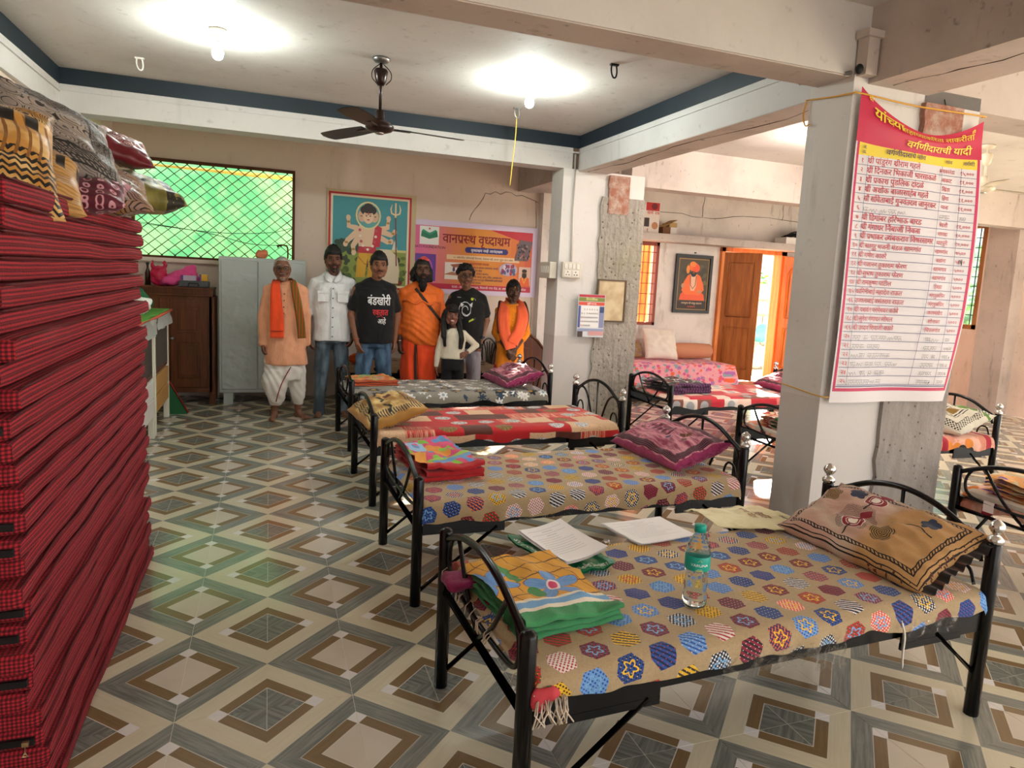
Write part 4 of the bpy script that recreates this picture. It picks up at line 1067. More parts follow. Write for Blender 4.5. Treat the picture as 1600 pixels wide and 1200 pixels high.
# ------------------------------------------------------------------ stack of gingham mattresses
random.seed(21)
NM = 27; zc = 0.; TH = 1.755/NM
ORD = ['lowest', 'second', 'third', 'fourth', 'fifth', 'sixth', 'seventh', 'eighth', 'ninth', 'tenth', 'eleventh', 'twelfth', 'thirteenth', 'fourteenth', 'fifteenth', 'sixteenth', 'seventeenth', 'eighteenth', 'nineteenth', 'twentieth', 'twenty-first', 'twenty-second', 'twenty-third', 'twenty-fourth', 'twenty-fifth', 'twenty-sixth', 'topmost']
ZIPS = {17: 1, 19: 1, 13: 1, 12: 1, 6: 1, 3: 1, 1: 1, 9: 0, 23: 1, 8: 1}
M_zip = mat('black_zipper_tape', '100f12', .6)
M_pull = mat('zip_pull_brass', 'c9b48a', .3, metal=.9)
def mattress(k, z):
    dx = random.gauss(0, .009); y0 = -.31 - .20*k/NM + random.gauss(0, .035); y1 = 1.545 + random.gauss(0, .02); xr = -.30 + dx + (.02 if k < 3 else 0); xl = xr-.9
    lab = 'red black gingham mattress, %s of the stack%s' % (('the '+ORD[k]) if k < 26 else 'topmost', ' counted from the floor' if 0 < k < 26 else ' by the picture edge')
    t = thing('gingham_mattress', lab, 'mattress', ((xl+xr)/2, (y0+y1)/2, z), 0, 'gingham mattresses in the stack')
    b = MB(); n = 40; hw, hl = (xr-xl)/2, (y1-y0)/2; rings = []; uvr = []; NR = 30; sd = random.uniform(0, 90)
    per = []; T = TH*1.05
    for q in range(n):
        a = 2*PI*q/n; c, s_ = math.cos(a), math.sin(a); per.append((hw*math.copysign(abs(c)**.16, c), T/2*math.copysign(abs(s_)**.30, s_)))
    cum = [0.]
    for q in range(n): cum.append(cum[-1] + math.hypot(per[(q+1) % n][0]-per[q][0], per[(q+1) % n][1]-per[q][1]))
    for r in range(NR+1):
        v = r/NR; Y = -hl + 2*hl*v; e = min(1, min(v, 1-v)*18); sc = .90+.10*math.sqrt(e) if e < 1 else 1
        rg = []
        for q in range(n):
            px, pz = per[q]; out = 1 if px > hw*.5 else -1
            w = noise.noise(Vector((Y*2.2+sd, out*4., sd))); w2 = noise.noise(Vector((Y*9+sd, pz*30, out))); w3 = noise.noise(Vector((pz*75+sd, Y*.8, 3.)))
            f = abs(px)/hw
            X = px + out*f**6*(.012*w + .004*w2 + .005*w3)
            Z = T/2 + pz*(sc if e < 1 else 1) + .006*w*f**4
            rg.append(Vector((X, Y*(1-.0*w2) + (0), Z)))
        rings.append(rg)
    vs = [p for rg in rings for p in rg]; fs = []; uvs = []
    for r in range(NR):
        for q in range(n):
            q2 = (q+1) % n; fs.append((r*n+q, r*n+q2, (r+1)*n+q2, (r+1)*n+q)); ya, yb = 2*hl*r/NR, 2*hl*(r+1)/NR
            uvs.append([(cum[q], ya), (cum[q+1], ya), (cum[q+1], yb), (cum[q], yb)])
    b.add(vs, fs, 0, True, uvs)
    for r, rev in ((0, 1), (NR, 0)):
        rg = rings[r]; cc = [Vector((p.x*.96, p.y+(-.012 if rev else .012), (p.z-T/2)*.7+T/2)) for p in rg]; o = rg + cc; f2 = []; u2 = []
        for q in range(n):
            q2 = (q+1) % n; f = (q, n+q, n+q2, q2) if rev else (q, q2, n+q2, n+q); f2.append(f); u2.append([(o[i].x, o[i].z) for i in f])
        f = tuple(range(n, 2*n)); f = f if not rev else f[::-1]; f2.append(f[::-1] if rev else f); u2.append([(o[i].x, o[i].z) for i in f2[-1]])
        b.add(o, f2, 1, True, u2)
    b.build('cover', [M_gside, M_ging], t, fixn=True)
    b = MB(); b.tube([(hw-.004+.004*math.sin(i), -hl+2*hl*i/24, T*.93) for i in range(25)], .0045, 5); b.build('piping', M_gside, t)
    if k in ZIPS:
        zp = MB().box(-hw+.02, hw-.015, -hl-.024, -hl-.008, T*.36, T*.64).build('zipper', M_zip, t)
        px = hw - random.uniform(.03, .12)
        MB().box(px-.008, px+.008, -hl-.034, -hl-.02, T*.42, T*.6).tube([(px, -hl-.032, T*.45), (px, -hl-.036, T*.18), (px+.007, -hl-.036, T*.02), (px-.007, -hl-.036, T*.02), (px, -hl-.036, T*.18)], .0022, 5).build('zip_pull', M_pull, zp)
    return t
for k in range(NM): mattress(k, k*TH)
# pillows heaped on the stack
def p_zig(x, y, z, p):
    c = L('cf9d4e'); dk = L('14100c')
    zz = fract(y*17 + tri(x*40)*.55)
    c = mixc((zz < .5)*between(y, .02, .48), mixc(smooth(nz(p, 5, 3), .4, .6), L('c28a3a'), L('e0ba78')), dk)
    c = mixc(between(y, .42, .80)*(sin(x*120 + sin(y*8)*3) > .6), c, L('8a5c26')); c = mixc(between(x, .55, .95)*between(y, .72, .86)*(abs_(fract(x*9)-.5) > .22), c, dk)
    sp = sin(voro(vec(x, y), 11)[0]*60) > .2; return mixc((y > .84)*sp, c, dk)
def p_scroll(x, y, z, p):
    d, _, _ = voro(p, 11); c = mixc(smooth(nz(p, 3, 3), .4, .6), L('7d746e'), L('a89a8e')); c = mixc((sin(d*40 + nz(p, 9, 2)*9) > .72), c, L('26211f'))
    e = mn(mn(x, 1-x)*1.4, mn(y, 1-y)); c = mixc(between(e, .09, .215)*(sin((x+y)*260) > 0), c, L('2c2826')); c = mixc(mx(between(e, .085, .10), mx(between(e, .125, .135), between(e, .21, .225))), c, L('120f10')); return c
def p_mar2(x, y, z, p):
    d, _, _ = voro(p, 9); c = mixc(nz(p, 9, 3), L('5c0f1c'), L('7d1c2a')); m = between(y, .25, .75); c = mixc(m*(sin(d*50) > .3), c, L('c79a9a')); return mixc(m*(nz(p, 30, 2) > .56), c, L('dcbcb8'))
def p_olive(x, y, z, p):
    st = sin(x*70+nz(p, 6, 2)*6); c = mixc(smooth(nz(p, 4, 4), .4, .6), L('6d6a2c'), L('a3994e')); c = mixc((st > .4)*between(y, .3, .8), c, L('34330f')); e = mn(x, 1-x); return mixc((e < .16)*(nz(p, 20, 3) > .45), c, L('2a2820'))
def p_tan(x, y, z, p):
    d, _, _ = voro(p, 6); c = mixc(smooth(nz(p, 4, 3), .4, .6), L('a3793e'), L('a08478')); return mixc(sin(d*46+nz(p, 8, 2)*8) > .6, c, L('2a1c14'))
def p_mblk(x, y, z, p):
    c = mixc(nz(p, 6, 3), L('4a0f22'), L('70203a')); d, _, _ = voro(vec(x, y), 11, rnd=.2); c = mixc(between(d, .2, .32), c, L('d8a0ae')); return mixc(y > .72, c, L('a85a6a'))
M_pz = cloth('gold_zigzag_satin', p_zig, rough=.45); M_psc = cloth('grey_scroll_print', p_scroll, rough=.6); M_pm2 = cloth('maroon_batik', p_mar2, rough=.3); M_pol = cloth('olive_stripe', p_olive, rough=.5); M_pta = cloth('tan_scroll_print', p_tan, rough=.5); M_pmb = cloth('maroon_white_block', p_mblk, rough=.5)
pillow('gold pillow with black zigzags, front of the heap on the mattress stack', M_pz, .62, .46, .15, PM((-.60, .02, 1.865), .3, .85, .12), 1.1, n=36)
pillow('long grey pillow with black scrolls, leaning across the heap on the stack', M_psc, .86, .46, .17, PM((-.60, .50, 2.04), .40, .70, .33), 2.2, n=40)
pillow('maroon batik pillow in plastic, topmost at the back of the heap', M_pm2, .50, .36, .12, PM((-.44, 1.14, 2.08), .25, .30, .24), 3.3, n=34)
pillow('olive striped pillow jutting out from the heap', M_pol, .56, .42, .16, PM((-.36, 1.16, 1.865), .28, .18, .02), 4.4, n=34)
pillow('tan scrolled pillow under the grey one on the heap', M_pta, .60, .42, .16, PM((-.46, .84, 1.85), .2, .3, .08), 5.5, n=34)
M_pgs = cloth('gold_fine_stripe', lambda x, y, z, p: mixc((abs_(fract(x*7)-.5) > .3)*between(y, .55, .75), mixc(sin(y*170+sin(x*9)*3) > .3, L('c79a58'), L('a87c3e')), L('17110c')), rough=.5)
pillow('fine striped gold pillow wedged between the zigzag and the grey one', M_pgs, .50, .40, .13, PM((-.53, .27, 1.835), .25, .55, .16), 8.1, n=30)
pillow('maroon and white block pillow squashed low in the heap', M_pmb, .48, .36, .12, PM((-.43, .52, 1.815), .1, .3, .05), 6.6, n=30)

# ------------------------------------------------------------------ things on the nearest bed
def sheaf(label, pts, z, n, name='paper_sheaf', curl=.0, seed=1):
    "stack of printed sheets; pts = the four corners in plan, from far left round"
    c = sum((Vector((*p, 0)) for p in pts), Vector())/4; t = thing(name, label, 'papers', (c.x, c.y, z)); Q = [Vector((*p, 0))-Vector((c.x, c.y, 0)) for p in pts]
    def S(u, v, h): 
        a = Q[0].lerp(Q[1], u); b = Q[3].lerp(Q[2], u); q = b.lerp(a, v); q.z = h + curl*((u-.3)**2*.6 + (v-.5)**2*.5)*1.; return q
    random.seed(seed)
    for k in range(n):
        b = MB(); ju, jv = random.uniform(-.03, .03), random.uniform(-.03, .03); h = k*.0028
        b.grid(lambda u, v: S(u+ju, v+jv, h), 8, 8); b.grid(lambda u, v: S(1-u+ju, v+jv, h-.0018), 8, 8); b.build('sheet', INK('f2f1f4', .8) if k < n-1 else INK('f6f5f8', .8), t)
    P = Print(lambda x, y, h: S(x+ju, y+jv, (n-1)*.0028 + .0006 + h)); random.seed(seed)
    for k in range(13):
        if k in (1, 3): P.rect(.38, .90-k*.055, .62, .907-k*.055, '9a9aa2', 6, 1, 0); continue
        e = random.uniform(.6, .9); P.rect(.10, .90-k*.055, e, .905-k*.055, 'a6a6ae', 10, 1, 0)
    P.build('print', t); return t
gf = thing('plastic_folder', 'green plastic shopping bag lying under the papers on the nearest bed', 'bag', (1.34, -.09, .512))
b = MB(); Qf = [Vector(p) for p in ((-.14, .17, 0), (.14, .20, 0), (.19, -.16, 0), (-.06, -.23, 0))]
def FS(u, v, h=0): a = Qf[0].lerp(Qf[1], u); c = Qf[3].lerp(Qf[2], u); q = c.lerp(a, v); q.z = .012 + h + .012*fbm((u*3, v*3, 4.), 1.5) + .018*(u-.5)**2*2 + .012*(1-u); return q
b.grid(lambda u, v: FS(u, v), 20, 20); b.grid(lambda u, v: FS(1-u, v)-Vector((0, 0, .008)), 20, 20); b.build('bag', mat('green_polythene', '0d7a4e', .3, bump=lambda x, y, z, p: nz(p, 30, 3), bstr=.5), gf)
P = Print(lambda x, y, h: FS(x, y, h+.0015)); P.h = 1
# words run along the folder's left and near edges
P2 = Print(lambda x, y, h: FS(y, 1-x, h+.0015)); P2.text('SVC Camp', .12, .03, .11, 'e6efe8', .01)
P2.build('lettering', gf); P.text('Cancer Relief Society', .05, .03, .10, 'e6efe8', .01, maxw=.85); P.build('lettering', gf)
sheaf('sheaf of printed white papers lying on the green bag', [(1.25, .065), (1.455, .12), (1.515, -.20), (1.315, -.275)], .548, 4, curl=.06, seed=2)
sheaf('sheaf of printed white papers beside the cream carry bag', [(1.685, .185), (1.985, .20), (2.02, -.04), (1.735, -.075)], .513, 3, curl=.02, seed=3)
cb = thing('carry_bag', 'flat cream carry bag with brown lettering and a punched handle hole', 'bag', (2.36, .05, .512))
Qb = [Vector(p) for p in ((-.21, .20, .01), (.20, .17, .02), (.24, -.19, .012), (-.17, -.02, .01))]
def BS(u, v, h=0): a = Qb[0].lerp(Qb[1], u); c = Qb[3].lerp(Qb[2], u); q = c.lerp(a, v); q.z += h + .016*max(0, fbm((u*4, v*3, 9.), 1.3)) + .02*math.sin(v*PI)*(1-u*.5); return q
hole = lambda u, v: (u-.90)**2/.0011 + (v-.42)**2/.006 < 1
def baggrid(s):
    m_ = MB(); N = 44; vs = [BS(i/N, j/N)-Vector((0, 0, .004*s)) for j in range(N+1) for i in range(N+1)]
    fs = [(j*(N+1)+i, j*(N+1)+i+1, (j+1)*(N+1)+i+1, (j+1)*(N+1)+i) for j in range(N) for i in range(N) if not hole((i+.5)/N, (j+.5)/N)]
    return vs, ([f[::-1] for f in fs] if s else fs)
b = MB(); b.add(*baggrid(0), 0, True); b.add(*baggrid(1), 0, True)
b.build('bag', cloth('cream_nonwoven', lambda x, y, z, p: mixc(nz(p, 30, 3), L('d9cf9e'), L('ece5c2')), coord='Object', rough=.6), cb)
P = Print(lambda x, y, h: BS(.50+y*1., .95-x*1., h+.0018)); P.text('विवाह', .28, .17, .13, '8a4a30', .008); P.text('साडी सेंटर', .20, .04, .10, '8a4a30'); P.build('lettering', cb)
bt = thing('water_bottle', 'clear plastic water bottle with teal cap and label', 'bottle', (1.655, -.585, .512))
bt.scale = (1.2, 1.2, 1.06)
M_pet = mat('clear_bottle_plastic', 'f4fafa', .04, trans=1., ior=1.25, bump=lambda x, y, z, p: sin(z*420), bstr=.12, bdist=.002)
M_water = mat('water', 'f2fbff', .0, trans=1., ior=1.33)
M_teal = mat('teal_label', '0fa493', .35)
MB().lathe([(0, .004), (.020, .002), (.030, 0), (.0335, .008), (.034, .03), (.031, .055), (.0325, .075), (.0305, .10), (.033, .118), (.0345, .125), (.0345, .168), (.034, .178), (.030, .198), (.021, .222), (.0145, .236), (.0135, .246)], n=28).build('body', M_pet, bt)
MB().lathe([(0, .006), (.029, .006), (.032, .03), (.0295, .055), (.031, .075), (.029, .10), (.0325, .125), (.0325, .172), (0, .172)], n=28).build('water', M_water, bt)
MB().lathe([(.0349, .124), (.0353, .125), (.0353, .169), (.0349, .170)], n=32).build('label_band', M_teal, bt)
MB().lathe([(0, .244), (.0165, .244), (.0165, .262), (.0155, .265), (0, .266)], n=24).build('cap', M_teal, bt)
def cyl(x, y, h): a = -PI/2 - .42 + x/.0356; return Vector(((.0356+h)*math.cos(a), (.0356+h)*math.sin(a), .124+y))
P = Print(cyl, .0002); P.text('VARUNA', 0, .017, .0125, 'f2fbf8', .012, 'C'); P.text('WATER', 0, .007, .004, 'f2fbf8', 0, 'C'); P.line([(-.006, .032), (0, .039), (.006, .032)], .0012, 'd8e86a'); P.rect(-.01, .003, .01, .0055, 'e8d060', 4); P.build('lettering', bt)
tag(MB().grid(lambda u, v: (1.60+.03*u, -.03+.02*v+.01*u, .516+.008*math.sin(u*4+v*3)), 5, 5).build('paper_scrap', INK('f2f1f4', .8)), 'tiny crumpled white scrap between the two paper sheaves', 'scrap')

# ------------------------------------------------------------------ far left furniture
M_almirah = mat('grey_enamel_steel', 'b9c0bf', .3, coord='Object', fn=lambda x, y, z, p: mixc(nz(p, 3, 4)*.4, L('b4bcbb'), L('c6cccb')), bump=lambda x, y, z, p: smooth(nz(vec(x*2.2, y, z*2.6), 2.6, 2), .45, .7), bstr=.12, bdist=.05)
al = thing('steel_almirah', 'tall grey steel almirah with dented doors behind the old man', 'cupboard', (.235, 6.14, 0))
MB().box(-.455, .455, -.22, .22, .13, 1.65, bev=.008).build('body', M_almirah, al)
for s in (-1, 1): MB().box(*((-.43, -.06) if s < 0 else (-.05, .43)), -.236, -.218, .17, 1.615, bev=.006).build('door', M_almirah, al)
MB().box(-.005, .03, -.256, -.236, .9, 1.0).tube([(.012, -.27, .98), (.012, -.275, .90)], .01, 8).build('handle', M_chrome, al)
for sx in (-.36, .36):
    for sy in (-.17, .17): MB().box(sx-.05, sx+.05, sy-.04, sy+.04, 0, .135).build('leg', M_almirah, al)
ob = remesh(MB().ell((0, 0, .04), (.06, .04, .05)).ell((.03, .01, .05), (.04, .04, .05)).ell((-.035, 0, .045), (.03, .035, .05)), .01, 'cloth_bundle', mat('orange_cloth', 'd8805a', .8), None, 3, disp=lambda q: fbm(q, 22)*.012)
ob.location = (.22, 6.1, 1.65); tag(ob, 'small orange cloth bundle on top of the grey almirah', 'bundle')
tag(MB().tube(smoothpath([(.50, 6.1, 1.645), (.50, 6.1, 1.75), (.49, 6.1, 1.80), (.44, 6.1, 1.815), (.40, 6.1, 1.80)], 5), .009, 8).tube([(.42, 6.1, 1.812), (.385, 6.1, 1.79)], [.016, .022], 10).build('bent_pipe', M_rust), 'rusty bent pipe standing on top of the grey almirah', 'pipe')
cu = thing('wooden_cupboard', 'dark brown wooden cupboard with panelled door and ridged cornice', 'cupboard', (-.64, 6.12, 0))
b = MB().box(-.35, .35, -.2, .22, .14, 1.20); b.build('body', M_wooddark, cu)
MB().box(-.37, .365, -.225, .23, 1.20, 1.225, bev=.004).box(-.375, .37, -.235, .235, 1.275, 1.295, bev=.004).build('cornice', M_wooddark, cu)
fb = MB()
for k in range(43): fb.box(-.365+k*.017, -.355+k*.017, -.228, -.218, 1.225, 1.275)
fb.box(-.365, .363, -.218, .22, 1.225, 1.275); o = fb.build('reeded_frieze', M_wooddark, cu)
for s in (-1, 1):
    for y in (-.17, .19): MB().box(s*.35-.03, s*.35+.03, y-.03, y+.03, 0, 1.2, bev=.004).build('leg', M_wooddark, cu)
MB().box(-.32, .32, -.205, -.19, .14, .19).build('bottom_rail', M_wooddark, cu)
dr = MB().box(-.06, .31, -.225, -.2, .2, 1.17, bev=.004).build('door', M_wooddark, cu)
for z0, z1 in ((.30, .70), (.80, 1.08)):
    MB().box(.01, .23, -.232, -.222, z0, z1, bev=.006).box(.035, .205, -.24, -.23, z0+.03, z1-.03, bev=.008).build('panel', M_wooddark, dr)
MB().lathe([(0, 0), (.018, 0), (.012, .012), (.02, .022), (.016, .032), (0, .036)], (-.04, -.225, .74), 12, axis='Y').build('knob', M_steel, dr)
MB().box(-.16, -.065, -.218, -.2, .2, 1.17, bev=.004).build('stile', M_wooddark, cu)
# clutter on the cupboard
M_redbag = mat('pink_polythene', 'd8285a', .25, transl=.35, bump=lambda x, y, z, p: nz(p, 25, 4), bstr=.7)
rb_ = remesh(MB().ell((0, 0, .09), (.085, .07, .10)).cone((-.05, 0, .16), .03, (-.065, 0, .27), .012).cone((.05, 0, .16), .03, (.06, 0, .26), .012).ell((0, 0, .17), (.06, .05, .05)), .009, 'carrier_bag', M_redbag, None, 2, disp=lambda q: fbm(q, 18)*.016)
rb_.location = (-.83, 6.12, 1.295); tag(rb_, 'red-pink plastic carrier bag standing on the brown cupboard', 'bag')
mc = remesh(MB().ell((-.08, 0, .05), (.12, .1, .055)).cone((-.05, 0, .09), .07, (.12, .02, .19), .05).cone((.12, .02, .19), .05, (.17, 0, .10), .04).ell((.05, 0, .07), (.1, .08, .07)), .01, 'draped_cloth', mat('magenta_cloth', 'd84a8a', .8), None, 4, disp=lambda q: fbm(q, 10)*.02)
mc.location = (-.63, 6.1, 1.295); tag(mc, 'bright pink cloth heaped on the brown cupboard', 'cloth')
kc = thing('tool_case', 'grey plastic case with a handle on the brown cupboard', 'case', (-.47, 6.02, 1.295)); MB().box(-.15, .15, -.08, .1, 0, .07, bev=.01).build('body', mat('grey_case', '4a4c50', .5), kc); MB().tube([(-.05, -.085, .02), (-.05, -.1, .02), (-.045, -.1, .045), (.045, -.1, .045), (.05, -.1, .02), (.05, -.085, .02)], .006, 6).build('handle', M_blackm, kc)
for lb, x0, x1, h, c in (('small mauve box on the grey tool case', -.13, .02, .055, 'b9a8bc'), ('small yellow and purple box on the grey tool case', .05, .13, .07, 'd8a030')):
    o = thing('small_box', lb, 'box', (-.47, 6.06, 1.365)); MB().box(x0, x1, -.05, .05, 0, h, bev=.003).build('carton', mat('carton_'+c, c, .6), o); MB().box(x0, x0+.02, -.052, .052, .001, h+.001).build('band', mat('carton_band_'+c, '5a3a7a', .6), o)
bo = thing('brown_bottle', 'dark bottle behind the red-pink bag on the cupboard', 'bottle', (-.95, 6.2, 1.295)); MB().lathe([(0, 0), (.03, 0), (.03, .13), (.012, .18), (.012, .22), (0, .22)], n=14).build('body', mat('brown_glass', '3a1c0c', .15), bo); MB().lathe([(0, .22), (.016, .22), (.016, .245), (0, .246)], n=12).build('cap', M_blackm, bo)
# two meat-safe cabinets under plastic sheets along the left wall
M_cream = mat('cream_enamel', 'dedccb', .4); M_tan = mat('tan_ply', 'b78a4c', .5); M_meshd = mat('dark_wire_mesh', rough=.6, coord='Object', fn=lambda x, y, z, p: mixc(mx(abs_(fract(y*60)-.5) > .38, abs_(fract(z*60)-.5) > .38), L('15110e'), L('6a6258')))
def safe(label, y0, y1, mp, label_m):
    t = thing('meat_safe', label, 'cabinet', (-.87, (y0+y1)/2, 0)); h = (y1-y0)/2
    MB().box(-.22, .20, -h, h, .20, 1.02).build('body', M_cream, t)
    for sy in (-1, 1):
        for sx in (-.20, .20): MB().box(sx-.025, sx+.025, sy*h-.025, sy*h+.025, 0, 1.05, bev=.003).build('leg', M_cream, t)
    d_ = MB().box(.20, .218, -h+.04, h-.03, .55, 1.0).build('door', M_wooddark, t); MB().box(.218, .222, -h+.08, h-.07, .59, .97).build('mesh_screen', M_meshd, d_)
    for z0, z1 in ((.20, .36), (.37, .53)): MB().box(.20, .225, -h+.04, h-.03, z0, z1, bev=.006).build('drawer', mp, t)
    return t
safe('cream cabinet with mesh door and white drawers, next to the mattress stack', 3.30, 4.32, mat('white_enamel', 'e4e4e0', .35), None)
safe('cabinet with mesh door and tan drawers, next to the brown cupboard', 4.42, 5.28, M_tan, None)
M_sheet = mat('milky_plastic_sheet', 'd3dad6', .3, transl=.3, bump=lambda x, y, z, p: nz(p, 14, 3), bstr=.4)
def cover(label, y0, y1, drop, seed, m=None, z=1.06):
    b = MB()
    def f(u, v):
        s = u; Y = y0+(y1-y0)*v
        if s < .7: X, Z = -1.11+.48*s/.7, z + .004*fbm((s*6, Y*4, seed), 1.)
        else: X, Z = -.63 + .02*fbm((Y*4, s*3, seed), 1.) + .015*(s-.7)/.3, z-drop*(s-.7)/.3*(1+.12*fbm((Y*3, seed, 0), 1.))
        return (X, Y, Z)
    b.grid(f, 40, 30); return tag(b.build('plastic_cover', m or M_sheet), label, 'cover')
cover('milky plastic sheet draped over the cream cabinet', 3.2, 4.40, .15, 1, z=1.07); cover('milky plastic sheet draped over the tan-drawer cabinet', 4.42, 5.36, .13, 2, z=1.08)
cover('green cloth with a coral edge spread over the plastic sheets', 3.4, 5.3, .02, 3, mat('green_mat_cloth', '5a9a3c', .85), z=1.095)
tag(MB().tube([(-.615, 3.4, 1.083), (-.60, 4.2, 1.085), (-.615, 5.3, 1.085)], .012, 6).build('edging', mat('coral_edging', 'd8604a', .8)), 'coral edging strip along the green cloth', 'edging')
gb = remesh(MB().cone((0, -.2, .06), .06, (0, .1, .12), .07).cone((0, .1, .12), .07, (.06, .3, .05), .05).ell((-.05, 0, .1), (.1, .12, .1)), .012, 'cloth_bundle', mat('bottle_green_cloth', '12603f', .8), None, 4, disp=lambda q: fbm(q, 12)*.02)
gb.location = (-.82, 4.75, 1.11); gb.rotation_euler = (0, 0, .1); tag(gb, 'bottle green cloth bundle on the draped cabinets', 'bundle')
wb = remesh(MB().cone((0, -.15, .05), .06, (0, .12, .06), .07).ell((.03, 0, .08), (.08, .12, .06)), .012, 'plastic_bag', mat('white_polythene', 'e8ece8', .3), None, 2, disp=lambda q: fbm(q, 20)*.02)
wb.location = (-.76, 4.32, 1.105); tag(wb, 'crumpled white plastic bag beside the green bundle', 'bag')
lm = thing('leaning_mat', 'green mat with a red edge leaning beside the tan-drawer cabinet', 'mat', (-.60, 5.42, 0)); b = MB().prism([(-.09, 0), (.11, 0), (-.07, .34), (-.1, .34)], -.02, .02); b.build('mat', mat('green_mat', '1f5a34', .8), lm); MB().tube([(.115, 0, .012), (-.065, 0, .35)], .012, 6).build('edge', mat('red_edge', 'b8342a', .7), lm)
# a second, shrouded bed along the back wall behind the people, and a carved headboard
bb = thing('iron_bed', 'black iron bed along the back wall behind the standing people', 'bed', (2.02, 5.98, 0))
for sx in (-1, 1):
    for sy in (-1, 1): post(MB(), sx*.92, sy*.36, .66).build('post', M_black, bb)
MB().tube(smoothpath([(.92, -.36, .60), (.92, -.25, .74), (.92, 0, .80), (.92, .25, .74), (.92, .36, .60)], 6), .011, 8).build('head_arch', M_black, bb)
for k in (-2, -1, 0, 1, 2): MB().tube(smoothpath([(.92, k*.05, .44), (.92, k*.07, .60), (.92, k*.12, .77-abs(k)*.02)], 5), .007, 6).build('fan_bar', M_black, bb)
for sy in (-1, 1): MB().box(-.92, .92, sy*.36-.02, sy*.36+.02, .34, .42).build('side_rail', M_black, bb)
MB().box(-.9, .9, -.34, .34, .40, .46, bev=.02).build('bed_board', mat('dark_bed_board', '1c1e26', .8), bb)
def b_tan(x, y, z, p):
    d, _, _ = voro(p, 7); return mixc(d < .3, mixc(nz(p, 12, 3), L('8d7660'), L('b09a80')), L('232a3a'))
tag(MB().grid(lambda u, v: (1.08+1.86*u, 5.56+.82*v, .485-.07*max(0, 1-v/.06) + .008*fbm((u*8, v*5, 1.), 1.)), 50, 24).build('bedspread', mat('tan_and_navy_print', rough=.85, coord='Position', fn=b_tan)), 'tan and navy bedspread on the bed along the back wall', 'bedspread')
og = remesh(MB().ell((0, 0, .06), (.10, .08, .065)).ell((.05, 0, .05), (.08, .07, .05)), .012, 'cloth_bundle', mat('orange_bag_cloth', 'd8601c', .7), None, 3, disp=lambda q: fbm(q, 14)*.012)
og.location = (1.27, 5.8, .49); tag(og, 'orange cloth bag on the bed along the back wall', 'bag')
hb = thing('carved_headboard', 'dark carved wooden headboard standing against the back wall by the pillar', 'headboard', (3.52, 6.22, 0))
prof = [(-.42, 0), (.36, 0), (.36, .58), (.24, .66), (.16, .76), (.05, .84), (-.14, .88), (-.30, .84), (-.42, .80)]
MB().prism(prof, -.03, .03).build('board', M_wooddark, hb, fixn=True); MB().tube([(p[0], -.035, p[1]) for p in prof[2:]], .018, 8).build('moulding', M_wooddark, hb); MB().prism([(-.3, .2), (.24, .2), (.24, .52), (.05, .66), (-.3, .7)], -.045, -.028).build('panel', M_wooddark, hb, fixn=True)

# ------------------------------------------------------------------ divan with bolster and cushions, framed picture, shelf goods
dv = thing('divan', 'low divan under a pink floral throw by the back door', 'divan', (5.55, 6.05, 0)); MB().box(-1.1, .95, -.28, .40, .0, .50, bev=.02).build('base', M_wooddark, dv)
b = MB()
def f(u, v):
    X = -1.15+2.12*u; s = v
    if s < .45: Y, Z = -.33-.03*abs(math.sin(X*9))*(1-s/.45), .06+.47*s/.45
    else: Y, Z = -.33+.72*(s-.45)/.55, .535 - .02*max(0, 1-(s-.45)/.05)
    if u > .93: Z -= 0; X = .97 + (u-.93)*1.2; Z = min(Z, .535-(u-.93)/.07*.25*(1 if s > .45 else 1)) 
    return (X, Y, Z + .006*fbm((X*3, Y*4, 1), 1.))
b.grid(f, 80, 40, uvf=lambda u, v: (u*2.1, v*1.2)); b.build('throw', M_diwan, dv)
pillow('square off-white cushion propped on the pink divan', mat('off_white_cushion', 'e2d8cc', .85, bump=lambda x, y, z, p: nz(p, 8, 3), bstr=.2), .52, .46, .15, PM((5.52, 6.12, .76), -.12, 1.15, .06), 4.2, n=24, name='cushion')
tag(MB().lathe([(0, -.38), (.07, -.38), (.105, -.35), (.115, -.1), (.115, .1), (.105, .35), (.07, .38), (0, .38)], (0, 0, 0), 20, axis='X').build('bolster', mat('peach_bolster', 'c98a6a', .85, bump=lambda x, y, z, p: nz(p, 7, 3), bstr=.2)), 'peach bolster lying on the pink divan', 'bolster'); _o = [o for o in bpy.data.objects if o.name == 'bolster'][0]; _o.location = (6.08, 6.25, .655)
pillow('dark patterned cushion half hidden by the pillar on the divan', M_pta, .34, .28, .12, PM((5.12, 6.2, .67), .1, 1.0), 8.8, n=18, name='cushion')
pf = thing('framed_picture', 'black framed picture of a seated man in saffron robes on the back wall', 'picture', (6.2, 6.47, 1.63))
def frame_bars(t, w, h, d, bw, m):
    MB().box(-w, w, -d, 0, h-bw, h).build('frame_top', m, t); MB().box(-w, w, -d, 0, -h, -h+bw).build('frame_bottom', m, t); MB().box(-w, -w+bw, -d, 0, -h+bw, h-bw).build('frame_side', m, t); MB().box(w-bw, w, -d, 0, -h+bw, h-bw).build('frame_side', m, t)
frame_bars(pf, .315, .43, .03, .045, mat('black_frame', '17171b', .35))
MB().box(-.275, .275, -.012, 0, -.39, .39).build('backing', INK('3a3426'), pf)
P = Print(lambda x, y, h: Vector((x, -.0125-h, y)), .00015); random.seed(6)
P.rect(-.26, -.38, .26, .37, 'b88a4a'); P.rect(-.25, -.37, .25, .36, '4a4130')
for k in range(26): P.ell(random.uniform(-.23, .23), random.uniform(-.05, .33), random.uniform(.02, .05), random.uniform(.02, .05), random.choice(['5a5138', '3a3528', '6b5c38']), up=.15 if k else 1)
